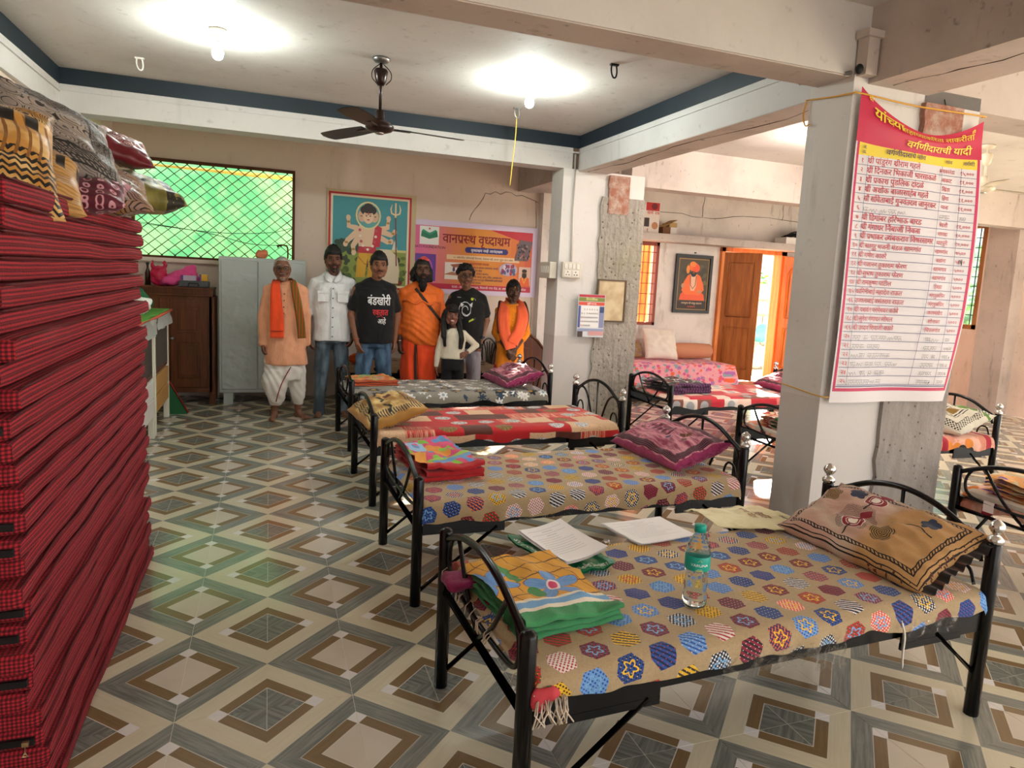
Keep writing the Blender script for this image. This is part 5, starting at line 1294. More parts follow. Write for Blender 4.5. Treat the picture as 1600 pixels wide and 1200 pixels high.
P.poly([(-.22, -.24), (.22, -.24), (.2, -.15), (.1, -.08), (-.1, -.08), (-.2, -.15)], 'e8582a'); P.poly([(-.19, -.1), (-.16, .02), (-.1, .12), (-.04, .15), (.06, .15), (.12, .12), (.18, .0), (.2, -.08), (.12, -.16), (-.12, -.16)], 'ee6c2c')
P.poly([(-.05, .14), (.05, .14), (.06, -.02), (.03, -.1), (-.03, -.1), (-.05, -.02)], 'e8b89a'); P.line([(-.05, .12), (-.04, -.02), (0, -.07), (.04, -.02), (.05, .12)], .012, '7a3a20')
P.ell(.0, .19, .048, .06, 'c98a62'); P.ell(.0, .155, .05, .05, '1a1614'); P.ell(.0, .165, .018, .006, 'b06a58'); P.ell(0, .25, .085, .065, 'ee6a26'); P.ell(.04, .235, .06, .06, 'f0552a'); P.ell(-.02, .29, .055, .04, 'f0863a'); P.ell(-.1, .21, .03, .06, 'e88a3a')
for s in (-1, 1): P.ell(s*.018, .205, .007, .004, '1a1410')
P.ell(-.17, -.03, .03, .035, 'c98a62'); P.ell(.12, -.11, .04, .025, 'c98a62')
P.rect(-.25, -.37, .25, -.25, '2a1a16'); P.text('परमपूज्य श्री सद्गुरु महाराज', 0, -.295, .036, 'e8c8a0', .006, 'C', .46); P.text('मठ खामगाव', 0, -.345, .03, 'e05a40', .006, 'C', .2); P.build('print', pf)
tag(MB().lathe([(0, 0), (.01, 0), (.006, .02), (.01, .03), (0, .032)], (6.22, 6.5, 2.09), 8, axis='Y').build('nail', M_blackm), 'nail above the framed picture', 'nail')
bx = thing('printed_carton', 'upright white carton with a red corner on the loft shelf', 'carton', (5.16, 6.28, 2.30)); MB().box(-.2, .22, -.12, .12, 0, .42, bev=.004).build('box', INK('e6dcd4', .7), bx)
P = Print(lambda x, y, h: Vector((x, -.1205-h, y))); P.rect(.0, .30, .21, .41, 'c8282a'); P.ell(.13, .36, .05, .045, '7a1a1c'); P.text('कर्म २७', .02, .25, .07, 'c8342a', .01); P.rect(-.02, .08, .06, .2, '3a2a26'); P.ell(.15, .1, .05, .05, 'b8825a'); P.text('१', .02, .01, .07, 'b82a2a', .01); P.build('print', bx)
bx = thing('open_carton', 'small open brown carton beside the printed carton on the shelf', 'carton', (5.58, 6.28, 2.30)); MB().box(-.12, .10, -.1, .1, 0, .10).build('box', mat('kraft_card', '7a5238', .8), bx); MB().box(0.0, .10, -.104, -.1, 0, .10).build('label', INK('ddd8d4', .7), bx); MB().prism([(-.12, .10), (.09, .21), (.10, .20), (-.10, .10)], -.1, .1).build('flap', mat('kraft_flap', 'a5835a', .8), bx, fixn=True); MB().box(-.02, .1, -.1, .1, .1, .165).build('contents', mat('card_tan', 'b0925e', .8), bx)
bx = thing('white_carton', 'flat white carton with black cables on the loft shelf over the door', 'carton', (7.86, 6.24, 2.30)); MB().box(-.32, .32, -.12, .14, 0, .10, bev=.005).build('box', INK('e8e4e0', .7), bx)
b = MB(); random.seed(2)
for k in range(7): b.tube(smoothpath([(-.3+random.uniform(0, .1), random.uniform(-.08, .08), .11), (-.1, random.uniform(-.1, .1), .13+random.uniform(0, .06)), (.1, random.uniform(-.1, .1), .15+random.uniform(0, .06)), (.3, random.uniform(-.05, .1), .12+random.uniform(0, .08))], 5), .012, 6)
b.box(.0, .3, -.08, .08, .10, .16); tag(b.build('cable_coil', M_blackm), 'coil of black cables on the white carton', 'cables').location = (7.86, 6.24, 2.30)

# ------------------------------------------------------------------ things on the middle pillar
mr = thing('wall_mirror', 'small wood-framed mirror with a yellowed face on the bare concrete', 'mirror', (3.725, 4.235, 1.39)); frame_bars(mr, .17, .225, .022, .016, mat('mirror_frame', '5a452c', .5)); MB().box(-.155, .155, -.012, -.002, -.21, .21).build('glass', mat('aged_mirror', rough=.25, metal=.05, coord='Object', fn=lambda x, y, z, p: mixc(smooth(nz(p, 5, 3), .4, .6), L('b39a72'), L('c8b48e'))), mr)
cl_ = thing('wall_calendar', 'printed monthly calendar hanging on the white half of the pillar', 'calendar', (3.49, 4.207, 1.0)); MB().box(-.155, .155, -.006, 0, 0, .45).build('sheets', INK('dfe2ea', .6), cl_)
P = Print(lambda x, y, h: Vector((x, -.0065-h, y))); P.rect(-.15, .42, .15, .447, 'b8243a'); P.rect(-.15, .375, .15, .417, '7d8a3a'); P.text('दिनदर्शिका', -.0, .385, .035, 'f0e8a0', .01, 'C', .26); P.rect(-.15, .335, .15, .37, 'd8503a'); P.text('जुलै २०२४', 0, .342, .028, 'ffffff', .006, 'C'); P.rect(-.12, .10, .09, .328, 'f2f2f4'); P.rect(-.15, .10, -.125, .328, '4a5a9a'); P.rect(.095, .10, .15, .328, '8a90b8')
dg_ = '०१२३४५६७८९'
for k in range(31):
    r, c = divmod(k+1, 7); n_ = k+1; s_ = (dg_[n_//10] if n_ > 9 else '')+dg_[n_ % 10]; P.text(s_, -.108+c*.029, .283-r*.042, .026, 'c02030' if c == 0 else '1c2030', .012, 'C', up=0)
P.rect(-.15, .0, -.09, .06, '4a3a3a'); P.rect(-.02, .02, .15, .09, 'd8a0a0'); P.rect(.10, .26, .145, .32, '3a4a7a'); P.rect(-.15, .065, .15, .09, '9aa4c8'); P.build('print', cl_)
sw = thing('switch_board', 'white switchboard with two sockets facing the room on the pillar', 'switchboard', (3.242, 4.255, 1.69)); MB().box(-.105, .105, -.045, 0, -.082, .082, bev=.006).build('plate', M_ivory, sw)
for k in range(4): MB().box(-.085+k*.045, -.052+k*.045, -.052, -.044, .01, .065, bev=.003).build('switch', M_white, sw)
for k in range(2):
    s_ = MB().box(-.085+k*.09, -.01+k*.09, -.05, -.044, -.07, -.005, bev=.003).build('socket', M_white, sw)
    for dx, dz in ((0, .018), (-.015, -.012), (.015, -.012)): MB().lathe([(0, .0), (.006, 0), (.006, .002), (0, .002)], (-.047+k*.09+dx, -.0505, -.037+dz), 8, axis='Y').build('pin_hole', M_blackm, s_)
sw = thing('switch_board', 'grey switch box on the shaded side of the pillar', 'switchboard', (3.10, 4.42, 1.68)); MB().box(-.08, 0, -.14, .14, -.085, .085, bev=.006).build('plate', M_ivory, sw)
for k in range(4): MB().box(-.088, -.078, -.11+k*.058, -.07+k*.058, -.03, .04, bev=.003).build('switch', M_white, sw)
sw = thing('switch_board', 'small socket box on the back wall beside the cracked corner', 'switchboard', (3.86, 6.49, 1.51)); MB().box(-.055, .055, -.05, 0, -.105, .105, bev=.006).build('plate', M_ivory, sw); MB().box(-.03, .03, -.056, -.048, .01, .07, bev=.003).build('switch', M_white, sw); MB().box(-.03, .03, -.054, -.048, -.075, -.01, bev=.003).build('socket', mat('socket_dark', '4a4038', .5), sw)
tag(MB().tube([(3.225, 4.25, 2.86), (3.235, 4.25, 2.3), (3.25, 4.25, 1.78)], .011, 8).build('cable_conduit', M_white), 'white cable conduit running down the middle pillar to the switchboard', 'conduit')

# ------------------------------------------------------------------ ceiling: bulbs, fans, hooks, cord
M_bulb = mat('lit_bulb', 'ffffff', .3, emit='f2fff8', estr=150.)
def bulb(label, x, y, drop, m=None):
    t = thing('light_bulb', label, 'bulb', (x, y, 3.048)); MB().lathe([(0, 0), (.055, 0), (.055, -.014), (.03, -.02), (.02, -.05), (.018, -.075), (0, -.075)], n=18).build('holder', M_white if drop else mat('dusty_holder', '6a6258', .6), t)
    MB().lathe([(0, -.075), (.014, -.075), (.018, -.095), (.0, -.096)], n=14).build('cap', M_steel, t)
    MB().lathe([(.014, -.095), (.022, -.11), (.032, -.135), (.034, -.155), (.028, -.175), (.014, -.187), (0, -.19)], n=18).build('globe', m or M_bulb, t); return t
bulb('lit white bulb in a dark holder, the one farther from the ceiling fan', -.014, 2.616, 0); bulb('lit white bulb in a white holder near the hanging cord', 2.142, 2.693, 1)
M_fan = mat('brown_fan_metal', '2c1a16', .3, metal=.3); M_fanw = mat('cream_fan_metal', 'd8cfba', .4)
bulb('lit white bulb on the ceiling behind the front pillar', 5.2, 2.75, 1, mat('lit_bulb_bright', 'ffffff', .3, emit='fff4ea', estr=330.))
def fan(label, loc, zc_, m, m2, a0):
    t = thing('ceiling_fan', label, 'fan', loc); top = 3.045-loc[2]
    MB().lathe([(0, top), (.06, top), (.06, top-.015), (.045, top-.03), (.02, top-.035), (0, top-.035)], n=18).build('ceiling_plate', M_steel if m is M_fan else m2, t)
    MB().lathe([(0, top-.075), (.042, top-.075), (.05, top-.09), (.036, top-.16), (.022, top-.185), (0, top-.185)], n=16).build('canopy', m2, t)
    MB().lathe([(.011, top-.03), (.011, .07)], n=10).build('down_rod', m, t); 
    MB().lathe([(0, .10), (.03, .10), (.034, .05), (.045, .03), (.07, .022), (.098, 0), (.10, -.018), (.085, -.035), (.05, -.047), (0, -.052)], n=26).build('motor', m, t)
    MB().lathe([(0, -.05), (.035, -.048), (.028, -.058), (0, -.06)], n=16).build('trim_cap', M_chrome, t)
    for k in range(3):
        a = a0 + k*2*PI/3; R = rotm(rz=a); b = MB()
        def f(u, v):
            w = .058 + .016*math.sin(u*PI*.85); X = .13+.49*u; Y = (v-.5)*2*w*(1 if u < .93 else math.sqrt(max(0, 1-((u-.93)/.075)**2))); return R @ Vector((X, Y, -.012 + Y*.16 - .012*u))
        b.grid(f, 20, 6); b.grid(lambda u, v: f(u, 1-v)-Vector((0, 0, .004)), 20, 6); bl = b.build('blade', m, t)
        b = MB().box(.07, .22, -.022, .022, -.022, -.014); b.v = [R @ q for q in b.v]; b.build('blade_arm', m, bl)
    return t
fan('dark brown three-bladed ceiling fan between the two bulbs', (1.026, 2.676, 2.59), 0, M_fan, M_fan, math.radians(2))
for s in (-1, 1): tag(MB().tube(smoothpath([(1.026+s*.01, 2.65, 3.0), (1.026+s*.06, 2.64, 2.95), (1.026+s*.065, 2.64, 2.90), (1.026+s*.03, 2.64, 2.86)], 6), .0035, 5).build('wire_loop', M_blackm), 'loop of black wire at the top of the brown fan, %s' % ('on its window side' if s < 0 else 'on its pillar side'), 'wire')
fan('cream ceiling fan half hidden behind the donor banner', (6.63, 2.4, 2.66), 0, M_fanw, M_fanw, math.radians(-10))
def hook(label, x, y, m):
    t = thing('ceiling_hook', label, 'hook', (x, y, 3.048)); MB().box(-.03, .03, -.012, .012, -.012, 0).build('plate', m, t); MB().tube(smoothpath([(-.02, 0, 0), (-.02, 0, -.05), (-.005, 0, -.085), (.015, 0, -.085), (.022, 0, -.05), (.015, 0, -.005)], 5), .006, 6).build('loop', m, t)
hook('white fan hook in the ceiling near the dark blue corner', -.607, 3.617, M_white); hook('dark iron hook in the ceiling towards the front beam', 2.487, 1.99, M_blackm); hook('iron hook that the yellow cord hangs from', 2.317, 3.497, M_steel)
tag(MB().tube(smoothpath([(2.317, 3.497, 2.99), (2.315, 3.497, 2.8), (2.30, 3.497, 2.60), (2.285, 3.497, 2.385)], 5), .0045, 6).build('hanging_cord', mat('yellow_cord', 'd8b84a', .7)), 'thin yellow cord hanging from a ceiling hook', 'cord')
tag(MB().tube([(3.07, .83, 2.735), (3.07, .46, 2.70)], .012, 8).build('metal_rod', M_steel), 'short metal rod poking from the top of the front pillar', 'rod')
tag(MB().ell((0, 0, 0), (.02, .02, .026), 10).build('rod_stub', M_blackm), 'dark stub at the end of the metal rod on the front pillar', 'stub').location = (3.085, .42, 2.71)

# ------------------------------------------------------------------ wall poster and banner
po = thing('deity_poster', 'framed devotional poster of a three-faced deity with a white cow on the back wall', 'poster', (1.48, 6.495, 1.35))
PW, PH = .505, 1.16
MB().box(-PW-.02, PW+.06, -.012, 0, -.01, PH+.03).build('backing', mat('poster_backing', 'c9b892', .7), po)
P = Print(lambda x, y, h: Vector((x, -.0125-h, y)), .00012); random.seed(12)
P.rect(-PW, 0, PW, PH, 'b81f2c'); P.rect(-PW+.025, .025, PW-.025, PH-.025, 'e8dcc0'); P.rect(-PW+.05, .05, PW-.05, PH-.05, '3f98a4'); P.rect(-PW+.05, .05, PW-.05, .50, '8fa04a')
for k in range(70): P.ell(random.uniform(-.43, .43), random.uniform(.08, .40), random.uniform(.02, .05), random.uniform(.02, .045), random.choice(['2f4a2a', '4f6a30', '6b7a34', '3a3a24', '8a9a40', '7a3a2a']), up=.15 if k else 1)
for k in range(26): P.ell(random.uniform(-.43, -.12), random.uniform(.44, .58), random.uniform(.03, .06), random.uniform(.02, .05), random.choice(['2f4a34', '3a5a3c', '24402c']), up=.15 if k else 1)
P.rect(.14, .47, .45, .50, 'd8d08a'); P.poly([(.27, .5), (.34, .5), (.325, .56), (.305, .62), (.285, .56)], 'ece8e0')
P.poly([(.06, .08), (.36, .08), (.37, .25), (.34, .42), (.24, .50), (.12, .5), (.02, .42)], 'e9dcc2'); P.poly([(-.02, .14), (.06, .06), (.12, .12), (.12, .3), (.02, .28)], 'efe4cd'); P.ell(.05, .24, .03, .07, 'd8b8a0', .3); P.line([(.08, .16), (.10, .05)], .02, 'b85a5a')
for a_, b_ in (((-.16, .70), (-.30, .54)), ((-.16, .74), (-.27, .86)), ((.10, .74), (.22, .88)), ((.12, .72), (.30, .72)), ((-.12, .68), (-.20, .44)), ((.08, .66), (.26, .60))):
    m_ = ((a_[0]+b_[0])/2 + (-.05 if b_[0] < a_[0] else .05), (a_[1]+b_[1])/2 - .04); P.line([a_, m_, b_], [.07, .06, .035], 'e8c8a8'); P.ell(b_[0], b_[1], .028, .035, 'e8c8a8'); P.ell((m_[0]+b_[0])/2, (m_[1]+b_[1])/2, .022, .014, 'b8862a')
P.poly([(-.17, .14), (-.06, .14), (-.04, .30), (-.02, .46), (-.13, .46), (-.16, .34)], 'dfae2a'); P.poly([(-.03, .14), (.05, .14), (.07, .32), (.06, .46), (-.04, .46), (-.02, .30)], 'd9a424'); P.line([(-.15, .40), (-.06, .30), (.06, .38)], .012, 'b8781e'); P.poly([(-.16, .44), (.08, .44), (.07, .54), (-.13, .54)], 'c0283a'); P.poly([(-.14, .52), (.08, .52), (.13, .74), (.04, .80), (-.10, .80), (-.18, .74)], 'e8c8a8'); P.poly([(.02, .52), (.12, .52), (.14, .76), (.06, .80)], 'c8243a')
for k in range(11): P.ell(-.03+.10*math.cos(PI+PI*k/10), .72+.26*math.sin(PI+PI*k/10)*.9, .017, .017, 'f2e6d8' if k % 2 else 'c8485a', up=.15 if k else 1)
P.ell(-.03, .90, .155, .17, 'e6d9a0'); P.ell(-.03, .90, .135, .15, '5fa8a8')
for s in (-1, 1): P.ell(-.03+s*.075, .89, .05, .07, 'e0b898'); P.ell(-.03+s*.085, .89, .012, .006, '2a1a14')
P.ell(-.03, .965, .10, .065, '2a1712'); P.ell(-.03, 1.0, .06, .05, '2a1712'); P.ell(-.03, .885, .062, .085, 'f0d0b0'); P.ell(-.03, .955, .065, .03, '2a1712')
for s in (-1, 1): P.ell(-.03+s*.024, .895, .012, .006, '1a1210'); P.line([(-.03+s*.012, .912), (-.03+s*.04, .914)], .005, '2a1712')
P.ell(-.03, .848, .018, .007, 'b8383a'); P.rect(-.036, .905, -.024, .94, 'c83a2a')
P.line([(.33, .30), (.305, .93)], .014, '7a3a2a'); P.line([(.305, .90), (.305, 1.08)], .02, 'e9d9b0')
for s in (-1, 1): P.line([(.305, .93), (.305+s*.05, .95), (.305+s*.06, 1.0), (.305+s*.045, 1.06)], [.018, .02, .018, .006], 'e9d9b0')
P.build('print', po)
bn = thing('ashram_banner', 'orange printed banner naming the old-age home on the back wall', 'banner', (2.84, 6.492, 1.33))
BW_, BH_ = .87, .93
def bsf(x, y, h): return Vector((x, -.006-h -.002, y - .012*(x/BW_)*0 ))
b = MB().grid(lambda u, v: bsf(-BW_+2*BW_*u, BH_*v, 0), 30, 14); b.build('sheet', INK('ddd0ea'), bn)
P = Print(bsf, .00015); P.h = 3
for k in range(16): P.rect(-.80+.1*k, .06, -.70+.1*k, .86, ['e06a9a', 'e0709a', 'de7a8a', 'dd7c78', 'dc8062', 'dc8450', 'dd8840', 'de8c38', 'e09034', 'e09236', 'e09038', 'df8a3a', 'de843c', 'dc7a3c', 'd86e3c', 'd4603a'][k], 4, 4, up=1 if not k else 0)
P.poly([(.2, .86), (.80, .86), (.80, .70), (.55, .76)], 'c82a3c'); P.rect(-.80, .06, .80, .13, 'c4284a', 20); P.rect(-.79, .155, -.79+.27, .50, '6a3a9a', 5); P.ell(-.66, .33, .10, .12, 'b05ac0'); P.ell(-.7, .4, .06, .08, '3a4ab0')
P.rect(-.74, .62, -.49, .85, 'eef0ee', 5); P.poly([(-0.725, .72), (-0.615, .69), (-0.615, .77), (-0.715, .79)], '1f7a5c'); P.poly([(-0.505, .72), (-0.615, .69), (-0.615, .77), (-0.515, .79)], '1f7a5c'); P.poly([(-0.715, .79), (-0.695, .81), (-0.615, .765), (-0.535, .81), (-0.515, .79), (-0.615, .74)], '2f9a74'); P.ell(-.615, .82, .012, .012, 'd0503a')
P.text('SATI FOUNDATION', -.60, .575, .045, '3a1a3a', .012, 'C', .40)
P.text('वानप्रस्थ वृध्दाश्रम', -.44, .66, .17, '8a1622', .022, maxw=.92)
P.rect(-.10, .545, .42, .62, '33307a', 8); P.ell(-.10, .5825, .0375, .0375, '33307a', up=.3); P.ell(.42, .5825, .0375, .0375, '33307a', up=0); P.h += 2; P.text('वृद्धाश्रम नव्हे आनंदाश्रम', .16, .563, .05, 'f4f0f0', .01, 'C', .5)
P.rect(-.38, .45, .62, .51, 'e8c8a0', 10); P.text('६० वर्षावरील कोणताही निराधार, बेवारस स्त्री अथवा पुरुष यांना प्रवेश', .12, .465, .034, '6a2a20', .006, 'C', .96)
P.text('आश्रमाच्या गरजा', .06, .39, .045, 'b02a2a', .012, 'C')
for k, s_ in enumerate(('• निवास व भोजन व्यवस्था, कपडे', '• वैद्यकीय सेवा', '• भजन, कीर्तन, प्रवचन', '• मोकळी जागा, बाग, मंदिर, स्वच्छ हवा', '• आपल्या दानातून सेवाभावी कार्य घडते', '• संपर्क करावा')): P.text(s_, -.08, .345-k*.040, .034, '4a2a5a', .006, maxw=.62 if k > 2 else .45)
P.rect(-.40, .19, -.15, .41, 'efe6e0', 4); P.poly([(-.42, .25), (-.2, .24), (-.16, .28), (-.22, .27), (-.3, .29)], 'b87a5a'); P.poly([(-.33, .38), (-.2, .40), (-.15, .38), (-.2, .36), (-.28, .34)], 'a8644a'); P.ell(-.28, .32, .018, .03, '5a4a6a')
P.ell(.47, .355, .13, .085, 'b8a8c0'); random.seed(9)
for k in range(22): P.ell(.47+random.uniform(-.09, .09), .355+random.uniform(-.055, .05), .018, .025, random.choice(['7a3a6a', '5a4a8a', 'd8d0d0', 'a83a4a', '4a6a8a']), up=.15 if k else 1)
P.poly([(.55, .48), (.74, .48), (.80, .74), (.62, .76)], '6a5a60')
for k in range(46): P.ell(.66+random.uniform(-.08, .10), .50+random.uniform(0, .2), .013, .016, random.choice(['3a2a30', '8a4a4a', '4a3a4a', 'a88078', '2a2228']), up=.15 if k else 1)
P.rect(.62, .15, .79, .40, 'd8b8a8'); P.poly([(.63, .15), (.78, .15), (.77, .25), (.70, .29), (.64, .25)], 'e8662a'); P.ell(.70, .31, .035, .05, '8a5a40'); P.ell(.70, .285, .035, .035, '1c1412'); P.ell(.70, .35, .037, .022, '1c1412'); P.line([(.67, .26), (.70, .18), (.73, .26)], .012, 'e8c84a')
P.text('पत्ता - वानप्रस्थ वृध्दाश्रम, शिवाजी नगर रोड, ता. लाखनवाडा जि. अकोला', -.30, .082, .04, 'f6e6e6', .008, maxw=1.05); P.build('print', bn)

# ------------------------------------------------------------------ donors' banner on the front pillar
dn = thing('donor_banner', "white and crimson donors' list banner tied round the front pillar", 'banner', (3.56, .44, 1.0))
def dsf(x, y, h):
    "x 0..1 across, y metres up from the foot (0..1.6)"
    s, t = x, y/1.6
    sag = (1-(2*s-1.12)**2)*.145*max(0, min(1, (t-.80)/.2))**1.5 if 0 <= s <= 1 else 0
    X = -.43 + .865*s + .03*math.sin(t*PI)*s**3 + (-.03 if t < .3 else 0)*max(0, (.3-t)/.3)*s**2
    Y = -.012-h - .05*s**3*math.sin(min(1, t*1.1)*PI)*.9 - .012*math.sin(s*9+t*5)*(1-t*.3) - .02*math.exp(-((t-.93)/.04)**2)*math.sin(s*PI)
    return Vector((X, Y, y - sag))
b = MB().grid(lambda u, v: dsf(u, 1.6*v, 0), 34, 60); b.build('sheet', mat('flex_vinyl', 'd9d5da', .35), dn)
P = Print(dsf, .00006); P.h = 12
P.rect(0, 1.365, 1, 1.6, 'c41f48', 30, 16); P.rect(0.012, .075, .03, 1.365, 'c41f58', 1, 44, 0); P.rect(.97, .075, .99, 1.365, 'c41f58', 1, 44, 0); P.rect(0.012, .062, .99, .080, 'c02a5a', 30, 1, 0); P.rect(.012, .086, .99, .091, '3a3f7a', 30, 1, 0)
P.rect(.03, 1.303, .97, 1.365, 'e6cf3a', 26, 2)
rows = [('१', 'श्री पांडुरंग श्रीराम गहले', 'बनाकारंडा', '१५,०००'), ('२', 'श्री दिनकर भिकाजी भारसाकळे', 'आकाट', '११,०००'), ('३', 'श्री प्रकाश पुंडलिक दांदळे', 'खिंडा', '११,०००'), ('४', 'श्री अशोक बाळासाहेब गहले', 'हिंगा', '११,०००'), ('५', 'सौ सविताबाई गुनवंतराव जानुरकर', 'माना', '११,०००'), ('६', None, 'H', 'H'), ('७', 'श्री डिगांबर हरिभाऊ बारड', 'वेडशी', '११,०००'), ('८', 'श्री गंगाधर निंबाजी निकस', 'सावडा', '१०,०००'), ('९', 'श्री प्रभाकर त्र्यंबकराव क्षिरसागर', 'घाटपुरी', '१०,०००'), ('१०', 'श्री सतगुरु भजनी मंडळ खामगांव', 'खामगांव', '७५००'), ('११', 'श्री गणेश कावरे', 'अडांना', '५१००'), ('१२', 'श्री गजानन तुकाराम फेरण', 'खामगाव', '५०००'), ('१३', 'श्री सुभाष तुकाराम फेरण', 'खामगांव', '५०००'), ('१४', 'श्री रामकृष्ण पाटील', 'हेरडा', '५०००'), ('१५', 'कामिनीबाई महादेव राऊत', 'मंगरुळपिर', '५०००'), ('१६', 'उज्वलाबाई वसंतराव राऊत', 'मंगरुळपिर', '५०००'), ('१७', 'श्री यशवंत परमेश्वर कांबे', 'कलमखेड', '५०००'), ('१८', 'श्री सुरेश गंगाधर मोगल', 'सोनाळा', '५०००'), ('१९', 'श्री उध्दव शिवाजी काळे', 'पिंपळगांव', '५०००'), ('२०', None, 'H', 'H'), ('२१', None, 'H', 'H'), ('२२', None, 'H', 'H'), ('२३', None, 'H', 'H'), ('२४', None, 'H', 'H'), ('२५', None, 'H', 'H')]
XS = dict(asp=1/.865)
for k, r in enumerate(rows):
    y = 1.303 - (k+1)*.0482; P.rect(.03, y-.0012, .97, y+.0012, '3a3f7a', 26, 1, 0); big = k < 9
    P.text(r[0], .066, y+.012, .034, 'c41f3a', .008, 'C', .06, **XS)
    if r[1]: P.text(r[1], .105, y+.011, .043 if big else .036, 'b8163a', .009, maxw=.56 if big else .47, **XS)
    else: P.scribble(.11, (.40, .52, .36, .45, .52, .42)[k % 6], y+.006, .028, '5a5a64' if k != 23 else '1a1a22', k+3)
    if r[2] == 'H': P.scribble(.70, .80, y+.006, .026, '4a4a54', k+40); P.scribble(.865, .93, y+.008, .02, '4a4a54', k+60)
    else: P.text(r[2], .742, y+.012, .030, 'b8163a', .007, 'C', .14, **XS); P.text(r[3], .898, y+.012, .030, 'b8163a', .007, 'C', .11, **XS)
for xs in ((.098, .098), (.69, .64), (.845, .845)): P.line([(xs[0]+(xs[1]-xs[0])*k/20, 1.303-1.205*k/20) for k in range(21)], .0028, '3a3f7a')
P.line([(.905, .775+.006), (.892, .775+.028), (.905, .775+.034), (.905, .775)], .007, '14141c')
P.text('वर्गणीदाराचे नांव', .38, 1.322, .046, '3a1a5a', .014, 'C', **XS); P.text('गांव', .742, 1.322, .034, '3a1a5a', .009, 'C', **XS); P.text('वर्गणी', .898, 1.322, .034, '3a1a5a', .009, 'C', .10, **XS); P.text('अ.', .065, 1.334, .026, '3a1a5a', .01, 'C', **XS); P.text('क्र.', .065, 1.309, .026, '3a1a5a', .01, 'C', .06, **XS)
P.text('यांच्या', .10, 1.505, .088, 'e8d83a', .014, **XS); P.text('सहाय्याकरिता लाकरीता', .30, 1.50, .066, 'e0cc3a', .012, maxw=.62, **XS); P.text('वर्गणीदाराची यादी', .36, 1.395, .075, 'e8d83a', .014, maxw=.56, **XS); P.text('श्री', .05, 1.575, .03, 'e8d83a', .01, **XS); P.text('ही', .90, 1.55, .03, 'e8d83a', .01, **XS)
P.build('print', dn)
M_yrope = mat('yellow_nylon_rope', 'd8a23a', .6)
tag(MB().tube(smoothpath([(3.10, .80, 2.64), (3.096, .6, 2.615), (3.085, .455, 2.60), (3.13, .43, 2.60), (3.5, .425, 2.585), (3.98, .425, 2.595), (4.02, .455, 2.60)], 5), .0045, 6).tube(smoothpath([(3.096, .79, 2.64), (3.09, .80, 2.56), (3.092, .78, 2.50), (3.09, .74, 2.50)], 5), .004, 6).build('tie_rope', M_yrope), 'yellow rope tying the donor banner round the top of the pillar', 'rope')
tag(MB().tube(smoothpath([(3.095, .79, 1.055), (3.09, .6, 1.04), (3.09, .45, 1.03), (3.14, .43, 1.03)], 5), .0035, 6).build('tie_rope', M_yrope), 'thin yellow cord holding the foot of the donor banner', 'rope')
# ------------------------------------------------------------------ people
def skin(name, col, lip, H):
    return mat(name, col, .5, coord='Object', fn=lambda x, y, z, p: mixc(smooth(nz(p, 9, 3), .35, .7)*.35, L(col), tuple(q*.72 for q in L(col))), sss=0., bump=lambda x, y, z, p: nz(p, 60, 2), bstr=.08)
def fabric(name, col, dark=.7, rough=.85, sc=9.):
    return mat(name, col, rough, coord='Object', fn=lambda x, y, z, p: mixc(smooth(nz(vec(x*1.6, y*1.6, z*.7), sc, 4), .35, .7), tuple(q*(dark+.3*(1-dark)) for q in L(col)), L(col)), bump=lambda x, y, z, p: nz(p, 260, 2)*.4+nz(vec(x*2.4, y*2.4, z), 6, 3)*4, bstr=.35, bdist=.01, sheen=.1)
def hairmat(name, col): return mat(name, col, .5, coord='Object', fn=lambda x, y, z, p: mixc(nz(vec(x*3, y*3, z*.6), 50, 3), tuple(q*.5 for q in L(col)), tuple(min(1, q*1.5+.004) for q in L(col))), bump=lambda x, y, z, p: nz(vec(x*3, y*3, z*.8), 55, 3), bstr=.8, bdist=.012)
def V3(*a): return Vector(a)
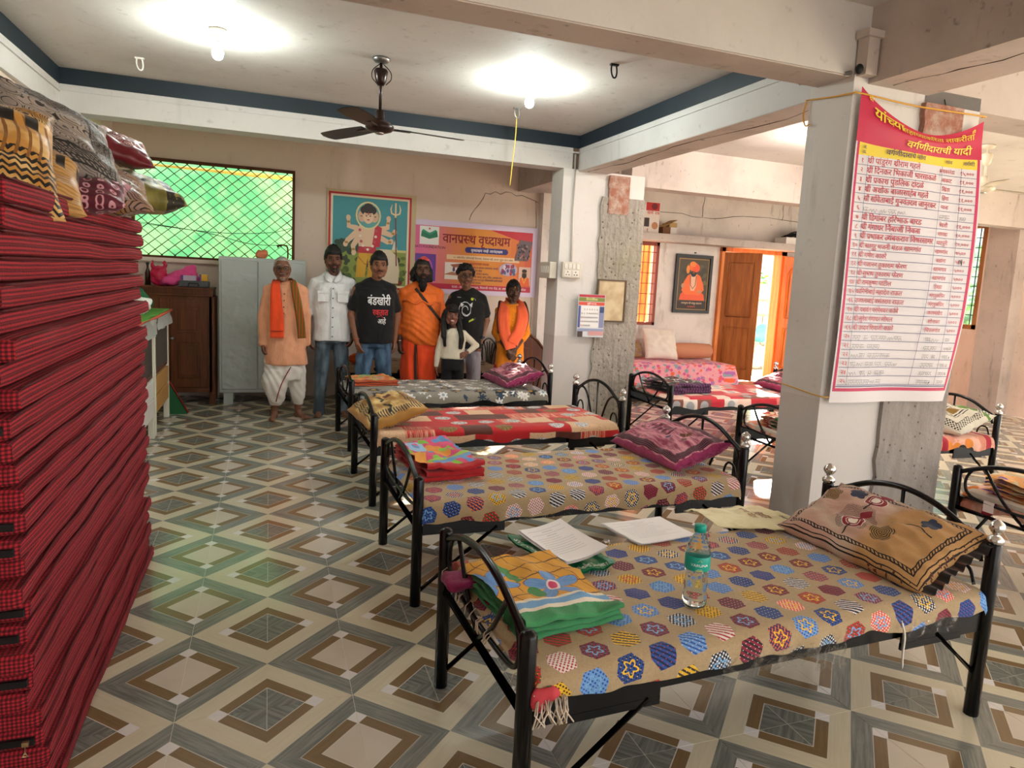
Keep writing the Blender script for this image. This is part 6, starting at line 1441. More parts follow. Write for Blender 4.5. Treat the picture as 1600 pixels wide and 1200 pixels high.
class Body:
    "adds anatomy to one solid; faces -y, local z up from the floor"
    def __init__(s, cs=1.): s.m = MB(); s.k = cs
    def limb(s, pts, rad, n=12):
        for i in range(len(pts)-1): s.m.cone(pts[i], rad[i], pts[i+1], rad[i+1], n)
        return s
    def head(s, c, k=1., turn=0., tilt=0., jaw=1., nose=1.):
        R = rotm(0, tilt, turn); s.hc, s.hR, s.hk = Vector(c), R, k
        P = lambda x, y, z: s.hc + R @ Vector((x, y, z))*k
        m = s.m
        m.ell(P(0, .016, .032), Vector((.073, .092, .083))*k, 18, R=R); m.ell(P(0, -.02, -.005), Vector((.066, .066, .085))*k, 16, R=R)
        m.cone(P(0, -.028, -.03), .056*k*jaw, P(0, -.045, -.080), .033*k*jaw, 14)
        for sx in (-1, 1):
            m.ell(P(sx*.042, -.055, -.022), Vector((.024, .022, .022))*k, 10, R=R); m.ell(P(sx*.030, -.074, .030), Vector((.024, .014, .010))*k, 10, R=R)
            m.ell(P(sx*.073, .012, -.005), Vector((.011, .021, .031))*k, 10, R=R); m.cone(P(sx*.055, -.01, -.04), .022*k, P(sx*.035, -.04, -.082), .018*k, 8)
            m.ell(P(sx*.011, -.097, -.022), Vector((.010, .010, .008))*k*nose, 8, R=R)
        m.cone(P(0, -.078, .020), .010*k, P(0, -.101*nose**.3, -.018), .0135*k*nose, 10)
        m.ell(P(0, -.079, -.052), Vector((.023, .012, .006))*k, 10, R=R); m.ell(P(0, -.078, -.062), Vector((.020, .012, .007))*k, 10, R=R); m.ell(P(0, -.074, -.088), Vector((.020, .016, .014))*k, 10, R=R)
        return P
    def hand(s, w, d, up, side, k=1., curl=.5, thumb=1, spread=.12):
        "w wrist, d along the hand, up = back of the hand, side = towards the thumb"
        d, up = Vector(d).normalized(), Vector(up); up = (up-d*up.dot(d)).normalized(); t = d.cross(up).normalized()*side; m = s.m; w = Vector(w)
        m.cone(w-d*.02*k, .024*k, w+d*.03*k, .025*k, 10)
        for q in (-1, -.33, .33, 1): m.cone(w+d*.02*k+t*q*.014*k, .014*k, w+d*.085*k+t*q*.029*k, .0125*k, 8)
        for i, (q, L_) in enumerate(((1., .070), (.34, .080), (-.34, .074), (-1., .058))):
            p0 = w + d*.085*k + t*q*.029*k; a = curl*(.55+.1*i); dd = (d + t*q*spread)
            p1 = p0 + (dd*math.cos(a) - up*math.sin(a)).normalized()*L_*.45*k; a2 = a+curl*.9
            p2 = p1 + (dd*math.cos(a2) - up*math.sin(a2)).normalized()*L_*.33*k; a3 = a2+curl*.5; p3 = p2 + (dd*math.cos(a3) - up*math.sin(a3)).normalized()*L_*.22*k
            m.cone(p0, .0105*k, p1, .0095*k, 8); m.cone(p1, .0095*k, p2, .0085*k, 8); m.cone(p2, .0085*k, p3, .0072*k, 8)
        b0 = w + d*.028*k + t*.022*k; b1 = b0 + (d*.55 + t*.62 - up*.35).normalized()*.040*k; b2 = b1 + (d*.9 + t*.22 - up*.3).normalized()*.032*k; b3 = b2+(d-up*.2).normalized()*.02*k
        m.cone(b0, .015*k, b1, .0125*k, 8); m.cone(b1, .0125*k, b2, .0105*k, 8); m.cone(b2, .0105*k, b3, .008*k, 8)
    def foot(s, ankle, yaw, k=1.):
        R = rotm(rz=yaw); a = Vector(ankle); P = lambda x, y, z: Vector((a.x, a.y, 0)) + R @ Vector((x, y, z))*k; m = s.m
        m.ell(P(0, .028, .030), Vector((.030, .036, .030))*k, 10, R=R); m.cone(a, .034*k, P(0, -.03, .045), .034*k, 10); m.cone(P(0, -.02, .04), .034*k, P(.003, -.105, .020), .026*k, 10)
        m.cone(P(.012, -.09, .019), .021*k, P(-.012, -.09, .017), .019*k, 8)
        for i in range(5): m.cone(P(.030-.0155*i, -.118+.006*i, .014), (.0135-.0012*i)*k, P(.032-.017*i, -.152+.012*i*(1 if i else .8), .011), (.0105-.0012*i)*k, 7)
def face_parts(t, body, P, hair='101010', brow=1., iris='1a100c', glasses=False, mous=None, mcol='14100e', mark=None, lips='7a3f36', smile=False):
    k, R = body.hk, body.hR
    ew = INK('b9aca2', .35); ei = INK(iris, .15)
    for sx in (-1, 1):
        e = MB().ell(P(sx*.030, -.0735, .009), Vector((.0120, .0105, .0062))*k, 12, R=R); eo = e.build('eye', ew, t)
        MB().ell(P(sx*.030, -.0822, .009), Vector((.0062, .003, .0058))*k, 10, R=R).build('iris', ei, eo)
        MB().tube([P(sx*.016, -.083, .0155), P(sx*.030, -.0865, .0185), P(sx*.045, -.078, .014)], [.0022*k, .0028*k, .002*k], 6).build('eyelid', INK(mcol), t)
        MB().tube([P(sx*.012, -.090, .033), P(sx*.030, -.091, .040), P(sx*.050, -.077, .034)], [.0042*k*brow, .0048*k*brow, .0025*k], 6).build('eyebrow', INK(hair), t)
    MB().ell(P(0, -.0905, -.0515), Vector((.021, .0045, .0042))*k, 10, R=R).ell(P(0, -.0895, -.0615), Vector((.018, .005, .0055))*k, 10, R=R).build('lips', INK(lips), t)
    if smile: MB().ell(P(0, -.0935, -.0565), Vector((.019, .003, .005))*k, 10, R=R).build('teeth', INK('efe8e0', .3), t)
    if mous:
        w, th = mous; b = MB().tube([P(-.034*w, -.080, -.050), P(-.016, -.0945, -.040), P(0, -.0975, -.0375), P(.016, -.0945, -.040), P(.034*w, -.080, -.050)], [.0035*k, .0068*k*th, .0055*k*th, .0068*k*th, .0035*k], 8); b.build('moustache', INK(mcol, .7), t)
    if glasses:
        b = MB(); fr = mat('spectacle_frame', '1b1614', .3) if 'spectacle_frame' not in bpy.data.materials else bpy.data.materials['spectacle_frame']
        for sx in (-1, 1):
            b.tube([P(sx*.033 + .024*math.cos(a), -.101, .006 + .018*math.sin(a)) for a in [2*PI*q/14 for q in range(14)]], .0022*k, 5, closed=True); b.tube([P(sx*.057, -.100, .012), P(sx*.074, -.06, .012), P(sx*.078, .01, .008)], .002*k, 5)
        b.tube([P(-.010, -.102, .010), P(0, -.105, .013), P(.010, -.102, .010)], .002*k, 5); go = b.build('spectacles', fr, t)
        for sx in (-1, 1): MB().ell(P(sx*.033, -.101, .006), Vector((.022, .0012, .0165))*k, 12, R=R).build('lens', bpy.data.materials.get('spectacle_lens') or mat('spectacle_lens', 'e8f0f0', .05, trans=1., alpha=.35, ior=1.1), go)
    if mark: MB().ell(P(0, -.088, .055), Vector((.006, .004, .011))*k, 8, R=R).build('forehead_mark', INK(mark), t)
def scalp(t, P, k, R, m, line=.055, side=-.02, back=-.07, puff=1.02, amp=.006, fr=26., name='hair', top=1., seed=0., part=None, extra=None, vox=None):
    "hair: a shell that dips under the skin over the face"
    b = MB(); nu, nv = 40, 26; c0 = Vector((0, .016, .030)); r = Vector((.078, .098, .090))*1.0
    def f(u, v):
        th = 2*PI*u; ph = PI*(v*.999+.0005); d = Vector((math.sin(ph)*math.cos(th), math.sin(ph)*math.sin(th), math.cos(ph)))
        q = Vector((d.x*r.x, d.y*r.y, d.z*r.z*(top if d.z > 0 else 1)))
        front = max(0, -d.y); z = q.z + c0.z
        lim = line if front > .55 else (side if d.y < .15 else back); w = min(1, max(0, (front-.30)/.25)); lim = side*(1-w)+line*w if d.y < 0 else side + (back-side)*min(1, d.y*1.6)
        on = min(1, max(0, (z-lim)/.014)); s_ = (.86 + .14*on)*(1 + (puff-1)*on) + on*amp*13*(.4*fbm(d*3+Vector((seed, 0, 0)), 1.5, 2)+.6*noise.noise(d*fr*.32))
        return P(*(c0 + q*s_))
    b.grid(f, nu, nv)
    o = b.build(name, m, t); bm = bmesh.new(); bm.from_mesh(o.data); bmesh.ops.remove_doubles(bm, verts=bm.verts, dist=.0004); bmesh.ops.recalc_face_normals(bm, faces=bm.faces); bm.to_mesh(o.data); bm.free(); return o
def loft(m, rings, n=28, sq=2.4):
    "rings: (z, cx, cy, rx, ry)"
    out = []
    for z, cx, cy, rx, ry in rings:
        rg = []
        for q in range(n):
            a = 2*PI*q/n; c, s_ = math.cos(a), math.sin(a); rg.append(Vector((cx+rx*math.copysign(abs(c)**(2/sq), c), cy+ry*math.copysign(abs(s_)**(2/sq), s_), z)))
        out.append(rg)
    return m.rings(out)
def yoke(m, zn, cy, J, r0=.062, r1=.066, ny=0.):
    "shoulder slope of a garment, from the neck out to each shoulder"
    m.ell((0, cy, zn-.035), (.088, .072, .045), 16); m.ell((0, cy, zn-.09), (.13, .098, .065), 16)
    for sh in J: m.cone(V3(math.copysign(.045, sh.x), cy, zn-.045), r0, sh, r1, 16)
def folds(a=.006, sv=(7, 7, 3.2), seed=0., a2=.003):
    return lambda q: a*noise.noise(Vector((q.x*sv[0]+seed, q.y*sv[1], q.z*sv[2]))) + a2*math.sin(q.z*36+q.x*22+6*noise.noise(q*5+Vector((seed, 0, 0)))) * (.5+.5*noise.noise(q*4))
def ribbon(pts, wid, th, side, m_uv=None):
    "a folded cloth band: pts centre line, side = per-point width direction"
    b = MB(); rings = []; pts = [Vector(p) for p in pts]; n = len(pts)
    for i, p in enumerate(pts):
        d = (pts[min(i+1, n-1)]-pts[max(i-1, 0)]).normalized(); s_ = Vector(side[i] if isinstance(side, list) else side); s_ = (s_-d*s_.dot(d)).normalized(); nn = d.cross(s_); w = (wid[i] if isinstance(wid, list) else wid)/2
        rings.append([p + s_*w*x + nn*(th*y*(1+.0) + .006*math.sin(x*7+i*.25)) for x, y in ((-1, -.5), (-.5, -.5), (0, -.5), (.5, -.5), (1, -.5), (1, .5), (.5, .5), (0, .5), (-.5, .5), (-1, .5))])
    return b.rings(rings)
def chest_print(t, cloth_o, fn2d, x0, z0, build):
    "project a flat print on a garment's front"
    bm = bmesh.new(); bm.from_mesh(cloth_o.data); tree = BVHTree.FromBMesh(bm)
    def f(x, y, h):
        hit = tree.ray_cast(Vector((x0+x, -1., z0+y)), Vector((0, 1, 0)))[0]
        return (hit if hit else Vector((x0+x, -.12, z0+y))) - Vector((0, .0035+h, 0))
    P = Print(f, .0003); build(P); P.build('chest_print', cloth_o); bm.free()
def person(label, loc, rz): return thing('person', label, 'person', loc, rz, 'people standing along the back of the hall')
def arm(B, sh, el, wr, r=(.052, .043, .028)): B.limb([sh, el, wr], r)
VB, VC = .0062, .0105
# --- 1: the old man in kurta and dhoti
def old_man():
    t = person('old man in a peach kurta, white dhoti and orange scarf, wearing spectacles', (.46, 5.06, 0), -.03); B = Body(); S = skin('skin_old', '7a4f3a', '', 0)
    P = B.head(V3(-.035, -.03, 1.545), 1.06, .05, 0, .96, 1.1)
    B.limb([V3(-.033, .005, 1.48), V3(-.015, .03, 1.37)], [.050, .056]); B.limb([V3(0, .035, 1.24), V3(0, .035, .90)], [.09, .10])
    for s, el, wr in ((-1, V3(-.222, .03, 1.06), V3(-.222, -.03, .80)), (1, V3(.20, .05, 1.06), V3(.205, .06, .80))):
        B.limb([V3(0, .03, 1.32), V3(s*.16, .035, 1.29)], [.045, .045]); arm(B, V3(s*.17, .035, 1.29), el, wr, (.05, .038, .026)); B.hand(wr, V3(.10*(-s), -.12, -1), V3(s, -.2, .1), 1 if s < 0 else -1, .98, .5)
    for s, kn, an, yw in ((-1, V3(-.10, -.02, .46), V3(-.10, .0, .085), -.25), (1, V3(.10, .03, .46), V3(.13, .06, .085), .7)):
        B.limb([V3(s*.08, .03, .88), kn, an], [.085, .055, .036]); B.foot(an, yw)
    remesh(B.m, VB, 'body', S, t, 3, .5)
    K = fabric('peach_kurta_cotton', 'e8a680', .8); m = MB()
    yoke(m, 1.425, .03, [V3(-.165, .035, 1.325), V3(.165, .035, 1.325)], .06, .058); loft(m, [(1.34, 0, .03, .16, .09), (1.28, 0, .03, .18, .112), (1.1, .0, .025, .178, .122), (.95, .0, .02, .182, .13), (.75, .005, .02, .20, .138), (.575, .01, .02, .215, .145)])
    for s, el, wr in ((-1, V3(-.222, .03, 1.06), V3(-.224, -.025, .79)), (1, V3(.20, .05, 1.06), V3(.207, .06, .80))): m.cone(V3(s*.155, .035, 1.325), .060, el, .052, 14); m.cone(el, .052, wr, .044, 14)
    ku = remesh(m, VC, 'kurta', K, t, 4, None, folds(.013, (8, 8, 2), 1., .004))
    b = MB(); 
    for k in range(4): b.ell((-.012-.002*k, -.128, 1.30-k*.065), (.008, .005, .008), 8)
    b.build('button', INK('8a5a44'), ku); MB().box(-.035, .01, -.118, -.108, 1.10, 1.36).build('placket', K, ku)
    D = mat('white_dhoti_cotton', rough=.85, coord='Object', fn=lambda x, y, z, p: mixc(nz(p, 9, 3), L('cfc9c2'), L('ece8e2')), bump=lambda x, y, z, p: nz(p, 120, 2), bstr=.2)
    m = MB(); loft(m, [(.70, 0, .02, .19, .115), (.60, 0, .02, .205, .125), (.5, 0, .02, .21, .12), (.42, -.02, .01, .20, .11)])
    loft(m, [(.52, -.085, .0, .115, .11), (.40, -.10, -.01, .13, .11), (.28, -.095, -.015, .105, .10), (.19, -.085, -.01, .075, .075), (.15, -.09, 0, .052, .052)]); loft(m, [(.52, .10, .03, .10, .10), (.38, .115, .04, .09, .09), (.24, .125, .05, .07, .07), (.14, .13, .06, .05, .05)]); m.cone(V3(.02, -.06, .5), .06, V3(-.09, -.06, .20), .03)
    dh = remesh(m, VC, 'dhoti', D, t, 3, None, lambda q: .008*math.sin((q.x*1.0+q.z*.55)*70+8*noise.noise(q*4))*(.5+.5*noise.noise(q*3)) + .01*noise.noise(q*6))
    tr = BVHTree.FromPolygons([v.co for v in dh.data.vertices], [tuple(p.vertices) for p in dh.data.polygons]); pts = []
    for k in range(15):
        q = Vector((.055-.14*k/14-.02*math.sin(k/14*PI), -1, .56-.36*k/14)); h = tr.ray_cast(q, Vector((0, 1, 0)))[0]; pts.append((h or Vector((q.x, -.1, q.z)))-Vector((0, .004, 0)))
    MB().tube(pts, .006, 6).build('border', INK('8a2f3a', .8), dh)
    O = fabric('orange_scarf_cotton', 'e84a18', .8); G = mat('olive_scarf_lining', rough=.85, coord='Object', fn=lambda x, y, z, p: mixc(abs_(fract(x*34)-.5) < .12, L('6f5a1e'), L('c8451a')))
    pts = smoothpath([(-.012, .085, 1.42), (-.075, .05, 1.435), (-.095, -.05, 1.40), (-.095, -.125, 1.29), (-.085, -.14, 1.12), (-.08, -.145, .97), (-.08, -.15, .86)], 6)
    ribbon(pts, [.06]*10+[.07+.06*min(1, k/16) for k in range(len(pts)-10)], .014, [V3(.2, -.3, .9)]*8+[V3(1, .12, 0)]*(len(pts)-8)).build('scarf', O, t, fixn=True); MB().box(-.145, -.02, -.166, -.158, .925, .932).build('scarf_stripe', INK('7a1d14'), t)
    pts = smoothpath([(-.012, .085, 1.42), (.055, .06, 1.435), (.075, -.04, 1.40), (.10, -.115, 1.28), (.13, -.135, 1.12), (.15, -.135, .97), (.16, -.135, .86)], 6)
    o = ribbon(pts, [.05]*10+[.06+.02*min(1, k/10) for k in range(len(pts)-10)], .014, [V3(-.2, -.3, .9)]*8+[V3(1, -.1, 0)]*(len(pts)-8)).build('scarf', G, t, fixn=True); o['label'] = 'scarf end showing its olive lining'
    scalp(t, P, B.hk, B.hR, hairmat('grey_hair', 'a29c95'), .075, .015, -.05, 1.0, .002, seed=1)
    face_parts(t, B, P, 'a8a29a', 1., '1a100c', True, (.8, .6), '8f867e', None, '6a3a34'); MB().ell(P(0, -.072, -.09), (.03, .016, .022), 10).build('stubble', INK('8a776a', .9), t)
    return t
# --- 2: white shirt and jeans
def jeans(t, B, legs, waist, m, hipw=.155, seed=0., r0=.098, r1=.066, name='jeans'):
    mm = MB(); loft(mm, [(waist, 0, .02, hipw*.94, .105), (waist-.08, 0, .025, hipw, .118), (waist-.16, 0, .025, hipw*1.04, .12)])
    for s, kn, an in legs: mm.cone(V3(s*.085, .025, waist-.13), r0, kn, r1+.012, 14); mm.cone(kn, r1+.012, an + V3(0, .01, .03), r1-.004, 14); mm.cone(an+V3(0, .01, .05), r1-.002, an+V3(0, 0, -.035), r1, 14)
    return remesh(mm, VC, name, m, t, 4, None, folds(.008, (9, 9, 5), seed, .004))
def denim(name, c1, c2): return mat(name, rough=.85, coord='Object', fn=lambda x, y, z, p: mixc(smooth(nz(vec(x*1.5, y, z*.5), 7, 3), .4, .7), L(c1), L(c2)), bump=lambda x, y, z, p: nz(p, 150, 2), bstr=.3, bdist=.004)
def white_shirt():
    t = person('young bearded man in a white shirt with rolled sleeves and blue-grey jeans', (.932, 5.18, 0), -.06); B = Body(); S = skin('skin_brown_two', '6f4633', '', 0)
    P = B.head(V3(.0, -.03, 1.655), 1.07, .1); B.limb([V3(0, .0, 1.59), V3(0, .02, 1.47)], [.054, .060]); B.limb([V3(0, .03, 1.33), V3(0, .03, 1.0)], [.09, .10])
    J = [(-1, V3(-.265, .04, 1.13), V3(-.235, -.03, .86)), (1, V3(.255, .06, 1.12), V3(.225, .0, .88))]
    for s, el, wr in J: B.limb([V3(0, .02, 1.42), V3(s*.17, .03, 1.385)], [.048, .048]); arm(B, V3(s*.18, .03, 1.385), el, wr, (.052, .042, .028))
    B.hand(J[0][2], V3(.14, -.12, -1), V3(-1, -.3, 0), 1, 1., .45); B.hand(J[1][2], V3(-.35, -.1, -1), V3(1, -.3, 0), -1, 1., .35)
    legs = [(-1, V3(-.105, .0, .50), V3(-.12, .01, .09)), (1, V3(.105, .02, .50), V3(.125, .05, .09))]
    for s, kn, an in legs: B.limb([V3(s*.085, .02, .92), kn, an], [.09, .06, .038]); B.foot(an, s*.2)
    remesh(B.m, VB, 'body', S, t, 3, .5)
    jeans(t, B, legs, .95, denim('grey_blue_denim', '39454f', '6a7a86'), seed=2)
    W_ = mat('white_shirt_cotton', rough=.85, coord='Object', fn=lambda x, y, z, p: mixc(nz(p, 8, 3), L('d3d6d8'), L('f0f2f3')), bump=lambda x, y, z, p: nz(p, 260, 2)*.3+nz(vec(x*3, y*3, z*1.5), 5, 3)*4, bstr=.35, bdist=.012)
    m = MB(); yoke(m, 1.525, .025, [V3(-.175, .03, 1.42), V3(.175, .03, 1.42)], .064, .064); loft(m, [(1.43, 0, .025, .17, .10), (1.36, 0, .02, .205, .118), (1.2, 0, .015, .20, .122), (1.02, 0, .015, .19, .122), (.90, 0, .02, .195, .128), (.815, 0, .02, .20, .13)])
    for s, el, wr in J: m.cone(V3(s*.175, .03, 1.42), .066, el + V3(0, 0, .02), .060, 14); m.cone(el+V3(0, 0, .05), .064, el+(wr-el)*.10, .062, 14)
    sh = remesh(m, VC, 'shirt', W_, t, 4, None, folds(.012, (8, 8, 4), 5., .005))
    b = MB()
    for s in (-1, 1):
        q = smoothpath([(s*.012, -.088, 1.435), (s*.050, -.075, 1.475), (s*.080, -.02, 1.515), (s*.075, .05, 1.54), (s*.0, .092, 1.548)], 5)
        ribbon(q, [.028+.030*math.sin(min(1, k/6)*PI*.5) for k in range(len(q))], .007, V3(s*.45, -.25, -.8)).build('collar', W_, sh, fixn=True)
    for s in (-1, 1): MB().box(s*.10-.055, s*.10+.055, -.125, -.112, 1.23, 1.34, bev=.004).box(s*.10-.058, s*.10+.058, -.130, -.115, 1.315, 1.345, bev=.004).build('chest_pocket', W_, sh)
    MB().box(-.014, .014, -.122, -.108, .84, 1.39).build('placket', W_, sh)
    for k in range(6): MB().ell((0, -.126, 1.37-k*.10), (.007, .004, .007), 8).build('button', INK('4a4a50'), sh)
    hb_ = hairmat('black_hair', '0d0b0b'); scalp(t, P, 1, B.hR, hb_, .060, .01, -.06, 1.12, .009, top=1.34, seed=2)
    face_parts(t, B, P, mous=(1., 1.1)); b = MB().cone(P(0, -.070, -.078), .022, P(0, -.072, -.10), .017, 12); b.ell(P(0, -.078, -.075), (.018, .014, .02), 10)
    for s in (-1, 1): b.cone(P(s*.034, -.058, -.055), .012, P(s*.020, -.066, -.09), .014, 8)
    b.build('goatee', INK('14100e', .8), t); MB().tube([J[0][2]+V3(.028*math.cos(a), .028*math.sin(a), .012) for a in [2*PI*q/14 for q in range(14)]], .004, 6, closed=True).build('bracelet', INK('d0a83a', .3), t)
    MB().tube([J[1][2]+V3(.029*math.cos(a), .029*math.sin(a), .015) for a in [2*PI*q/14 for q in range(14)]], .007, 6, closed=True).build('watch_strap', M_blackm, t)
    return t
def tee(t, J, sx, bx, m, seed, hem, neck=1.50, y=.015, belly=.13, slv=.36):
    mm = MB(); yoke(mm, neck, .025, [V3(s_*(sx-.045), .03, neck-.105) for s_ in (-1, 1)], .064, .066); loft(mm, [(neck-.10, 0, .022, sx*.82, .105), (neck-.17, 0, y, sx*1.0, .125), (neck-.33, 0, y-.005, bx, belly), (neck-.5, 0, y-.005, bx, belly+.005), (hem, 0, y, bx*1.02, belly)])
    for s, sh, el in J: mm.cone(V3(s*(sx-.045), .03, neck-.105), .066, sh+(el-sh)*slv*1.75, .070, 14)
    return remesh(mm, VC, 'tshirt', m, t, 4, None, folds(.010, (8, 8, 4), seed, .004))
def black_tee():
    t = person('man in a black slogan t-shirt and blue jeans with a wrist bangle', (1.353, 5.02, 0), -.08); B = Body(); S = skin('skin_wheat', '8a5a42', '', 0)
    P = B.head(V3(.03, -.03, 1.622), 1.09, .06, 0, 1.05); B.limb([V3(.02, .0, 1.56), V3(.0, .035, 1.44)], [.060, .056]); B.limb([V3(0, .03, 1.30), V3(0, .03, 1.0)], [.095, .11])
    J = [(-1, V3(-.185, .03, 1.37), V3(-.235, .04, 1.10), V3(-.185, -.06, .84)), (1, V3(.185, .03, 1.37), V3(.235, .06, 1.10), V3(.215, .04, .84))]
    for s, sh, el, wr in J: B.limb([V3(0, .02, 1.38), sh], [.05, .052]); arm(B, sh, el, wr, (.056, .047, .031))
    B.hand(J[0][3], V3(.30, -.12, -1), V3(-.8, -.6, 0), 1, 1.02, .38); B.hand(J[1][3], V3(0, -.1, -1), V3(1, -.2, 0), -1, 1.02, .5)
    legs = [(-1, V3(-.11, .0, .50), V3(-.12, .02, .09)), (1, V3(.11, .02, .50), V3(.12, .04, .09))]
    for s, kn, an in legs: B.limb([V3(s*.09, .02, .92), kn, an], [.10, .065, .04]); B.foot(an, s*.15)
    remesh(B.m, VB, 'body', S, t, 3, .5)
    jeans(t, B, legs, .93, denim('blue_denim', '2a3f57', '5b7a98'), .17, 7, .108, .075)
    sh = tee(t, [(j[0], j[1], j[2]) for j in J], .21, .195, fabric('black_cotton_tee', '0d0e12', .7), 3., .815, 1.49)
    chest_print(t, sh, None, .02, 1.0, lambda P: (P.text('बंडखोरी', .015, .225, .125, 'e8e8e8', .026, 'C', .235), P.text('रक्तात', .03, .12, .085, 'd02028', .022, 'C', .16), P.text('आहे', .045, .03, .075, 'e0e0e0', .012, 'C', .085), P.line([(-.01, .10), (.04, .115), (.06, .09)], .004, 'd02028')))
    scalp(t, P, 1.02, B.hR, bpy.data.materials['black_hair'], .060, .0, -.06, 1.11, .008, top=1.26, seed=4); face_parts(t, B, P, mous=(.9, .8)); MB().cone(P(0, -.064, -.085), .024, P(0, -.066, -.098), .02, 10).build('stubble', INK('4a342a', .9), t)
    MB().tube([J[0][3]+V3(.033*math.cos(a), .033*math.sin(a)*.9, .018+.008*math.cos(a)) for a in [2*PI*q/16 for q in range(16)]], .0045, 6, closed=True).build('bangle', INK('b85a3a', .4), t)
    return t
def sadhu():
    t = person('bearded monk in bright orange robes with a dark shoulder strap and red cap', (1.87, 5.15, 0), -.10); B = Body(); S = skin('skin_dark_four', '5d3b2b', '', 0)
    P = B.head(V3(-.0, -.04, 1.60), 1.09, .05); B.limb([V3(0, 0, 1.53), V3(0, .02, 1.40)], [.062, .068]); B.limb([V3(0, .03, 1.25), V3(0, .02, .95)], [.10, .13])
    J = [(-1, V3(-.20, .03, 1.36), V3(-.235, .03, 1.06), V3(-.225, -.05, .82)), (1, V3(.20, .04, 1.36), V3(.235, .10, 1.08), V3(.22, .12, .85))]
    for s, sh, el, wr in J: B.limb([V3(0, .02, 1.34), sh-V3(0, 0, .03)], [.055, .05]); arm(B, sh-V3(0, 0, .03), el, wr, (.056, .05, .034))
    B.hand(J[0][3], V3(.05, -.05, -1), V3(-1, -.3, 0), 1, 1.1, .85); B.hand(J[1][3], V3(0, -.1, -1), V3(1, -.3, 0), -1, 1.05, .6)
    for s, kn, an in ((-1, V3(-.11, .0, .48), V3(-.11, .02, .09)), (1, V3(.11, .0, .48), V3(.11, .02, .09))): B.limb([V3(s*.09, .02, .9), kn, an], [.1, .06, .04]); B.foot(an, s*.15)
    remesh(B.m, VB, 'body', S, t, 3, .5)
    O1 = fabric('orange_robe_silk', 'f0701a', .8, .6); O2 = fabric('vermilion_lungi', 'f24a14', .8, .7)
    m = MB(); yoke(m, 1.465, .02, [V3(-.18, .03, 1.345), V3(.18, .03, 1.345)], .075, .078); loft(m, [(1.36, 0, .02, .18, .115), (1.28, 0, .01, .205, .145), (1.12, .0, -.005, .215, .175), (.98, .0, -.015, .222, .19), (.86, .015, -.01, .215, .18), (.80, .04, 0, .20, .165)])
    for s, sh, el, wr in J: m.cone(V3(s*.18, .03, 1.345), .078, el, .080, 14); m.cone(el, .082, el+(wr-el)*.45, .076, 14)
    def fd(q): 
        a = q.x*.9 + (q.z-1.1)*.8; lower = max(0, min(1, (1.28-q.z)/.3)); ang = (q.x+.25)*.55 + q.z
        return .009*noise.noise(q*6) + .0065*math.sin(ang*95+5*noise.noise(q*3))*lower*(.6+.4*noise.noise(q*4)) + .003*math.sin(a*60)*(1-lower)
    ro = remesh(m, VC, 'robe', O1, t, 4, None, fd)
    tr = BVHTree.FromPolygons([v.co for v in ro.data.vertices], [tuple(p.vertices) for p in ro.data.polygons])
    def on(x, z, d=.008):
        h = tr.ray_cast(Vector((x, -1, z)), Vector((0, 1, 0)))[0]; return (h or Vector((x, -.1, z))) - Vector((0, d, 0))
    MB().tube([on(-.20+.40*k/20, 1.262+.018*math.sin(k*.8)) for k in range(21)], [.012+.004*math.sin(k) for k in range(21)], 6).build('robe_gather', O1, ro)
    ribbon([on(-.07+.30*k/18, 1.41-.37*k/18, .008) for k in range(19)], .030, .006, V3(.78, 0, .62)).build('shoulder_strap', INK('3a2c26', .7), t, fixn=True)
    m = MB(); loft(m, [(.90, .01, 0, .215, .155), (.75, .01, 0, .215, .15), (.5, .0, .0, .205, .14), (.25, 0, .0, .20, .135), (.12, 0, .0, .195, .13)]); lu = remesh(m, VC, 'lungi', O2, t, 3, None, lambda q: .010*math.sin(q.x*48+3*noise.noise(q*3))*min(1, max(0, (.95-q.z)/.3)) + .008*noise.noise(q*5))
    tr2 = BVHTree.FromPolygons([v.co for v in lu.data.vertices], [tuple(p.vertices) for p in lu.data.polygons]); L_ = []
    for k in range(12): q = Vector((-.06+.03*k/11, -1, .84-.62*k/11)); h = tr2.ray_cast(q, Vector((0, 1, 0)))[0]; L_.append((h or Vector((q.x, -.14, q.z)))-Vector((0, .004, 0)))
    ribbon(L_, [.02+.025*math.sin(k/11*PI) for k in range(12)], .006, V3(1, 0, 0)).build('pleat_gap_shade', INK('4a2a20', .9), lu, fixn=True)  # dark ribbon standing in for the shade inside the pleat opening
    hb_ = bpy.data.materials['black_hair']; scalp(t, P, 1.09, B.hR, hb_, .065, -.04, -.10, 1.08, .008, top=1.05, seed=5)
    m = MB()
    for s in (-1, 1): m.cone(P(s*.075, .03, .02), .032, P(s*.085, .045, -.08), .036); m.ell(P(s*.088, .05, -.03), (.035, .04, .05), 10)
    m.ell(P(0, .06, -.06), (.08, .05, .08), 12); remesh(m, .008, 'long_hair', hb_, t, 2, None, lambda q: .008*noise.noise(q*40))
    m = MB(); m.ell(P(0, -.055, -.085), Vector((.052, .038, .045)), 14).ell(P(0, -.055, -.135), Vector((.048, .036, .05)), 14).ell(P(0, -.05, -.175), Vector((.032, .028, .035)), 12)
    for s in (-1, 1): m.cone(P(s*.062, -.02, -.03), .018, P(s*.045, -.05, -.085), .03)
    remesh(m, .007, 'beard', INK('0f0c0b', .85), t, 2, None, lambda q: .006*noise.noise(q*45)); face_parts(t, B, P, mous=(1.15, 1.3), lips='6a3a30')
    remesh(MB().ell(P(.012, .02, .108), Vector((.066, .072, .035)), 14).ell(P(.015, .025, .125), Vector((.04, .045, .03)), 12), .007, 'cap', fabric('red_cap_cloth', 'd84a44', .8), t, 3, None, lambda q: .004*noise.noise(q*30))
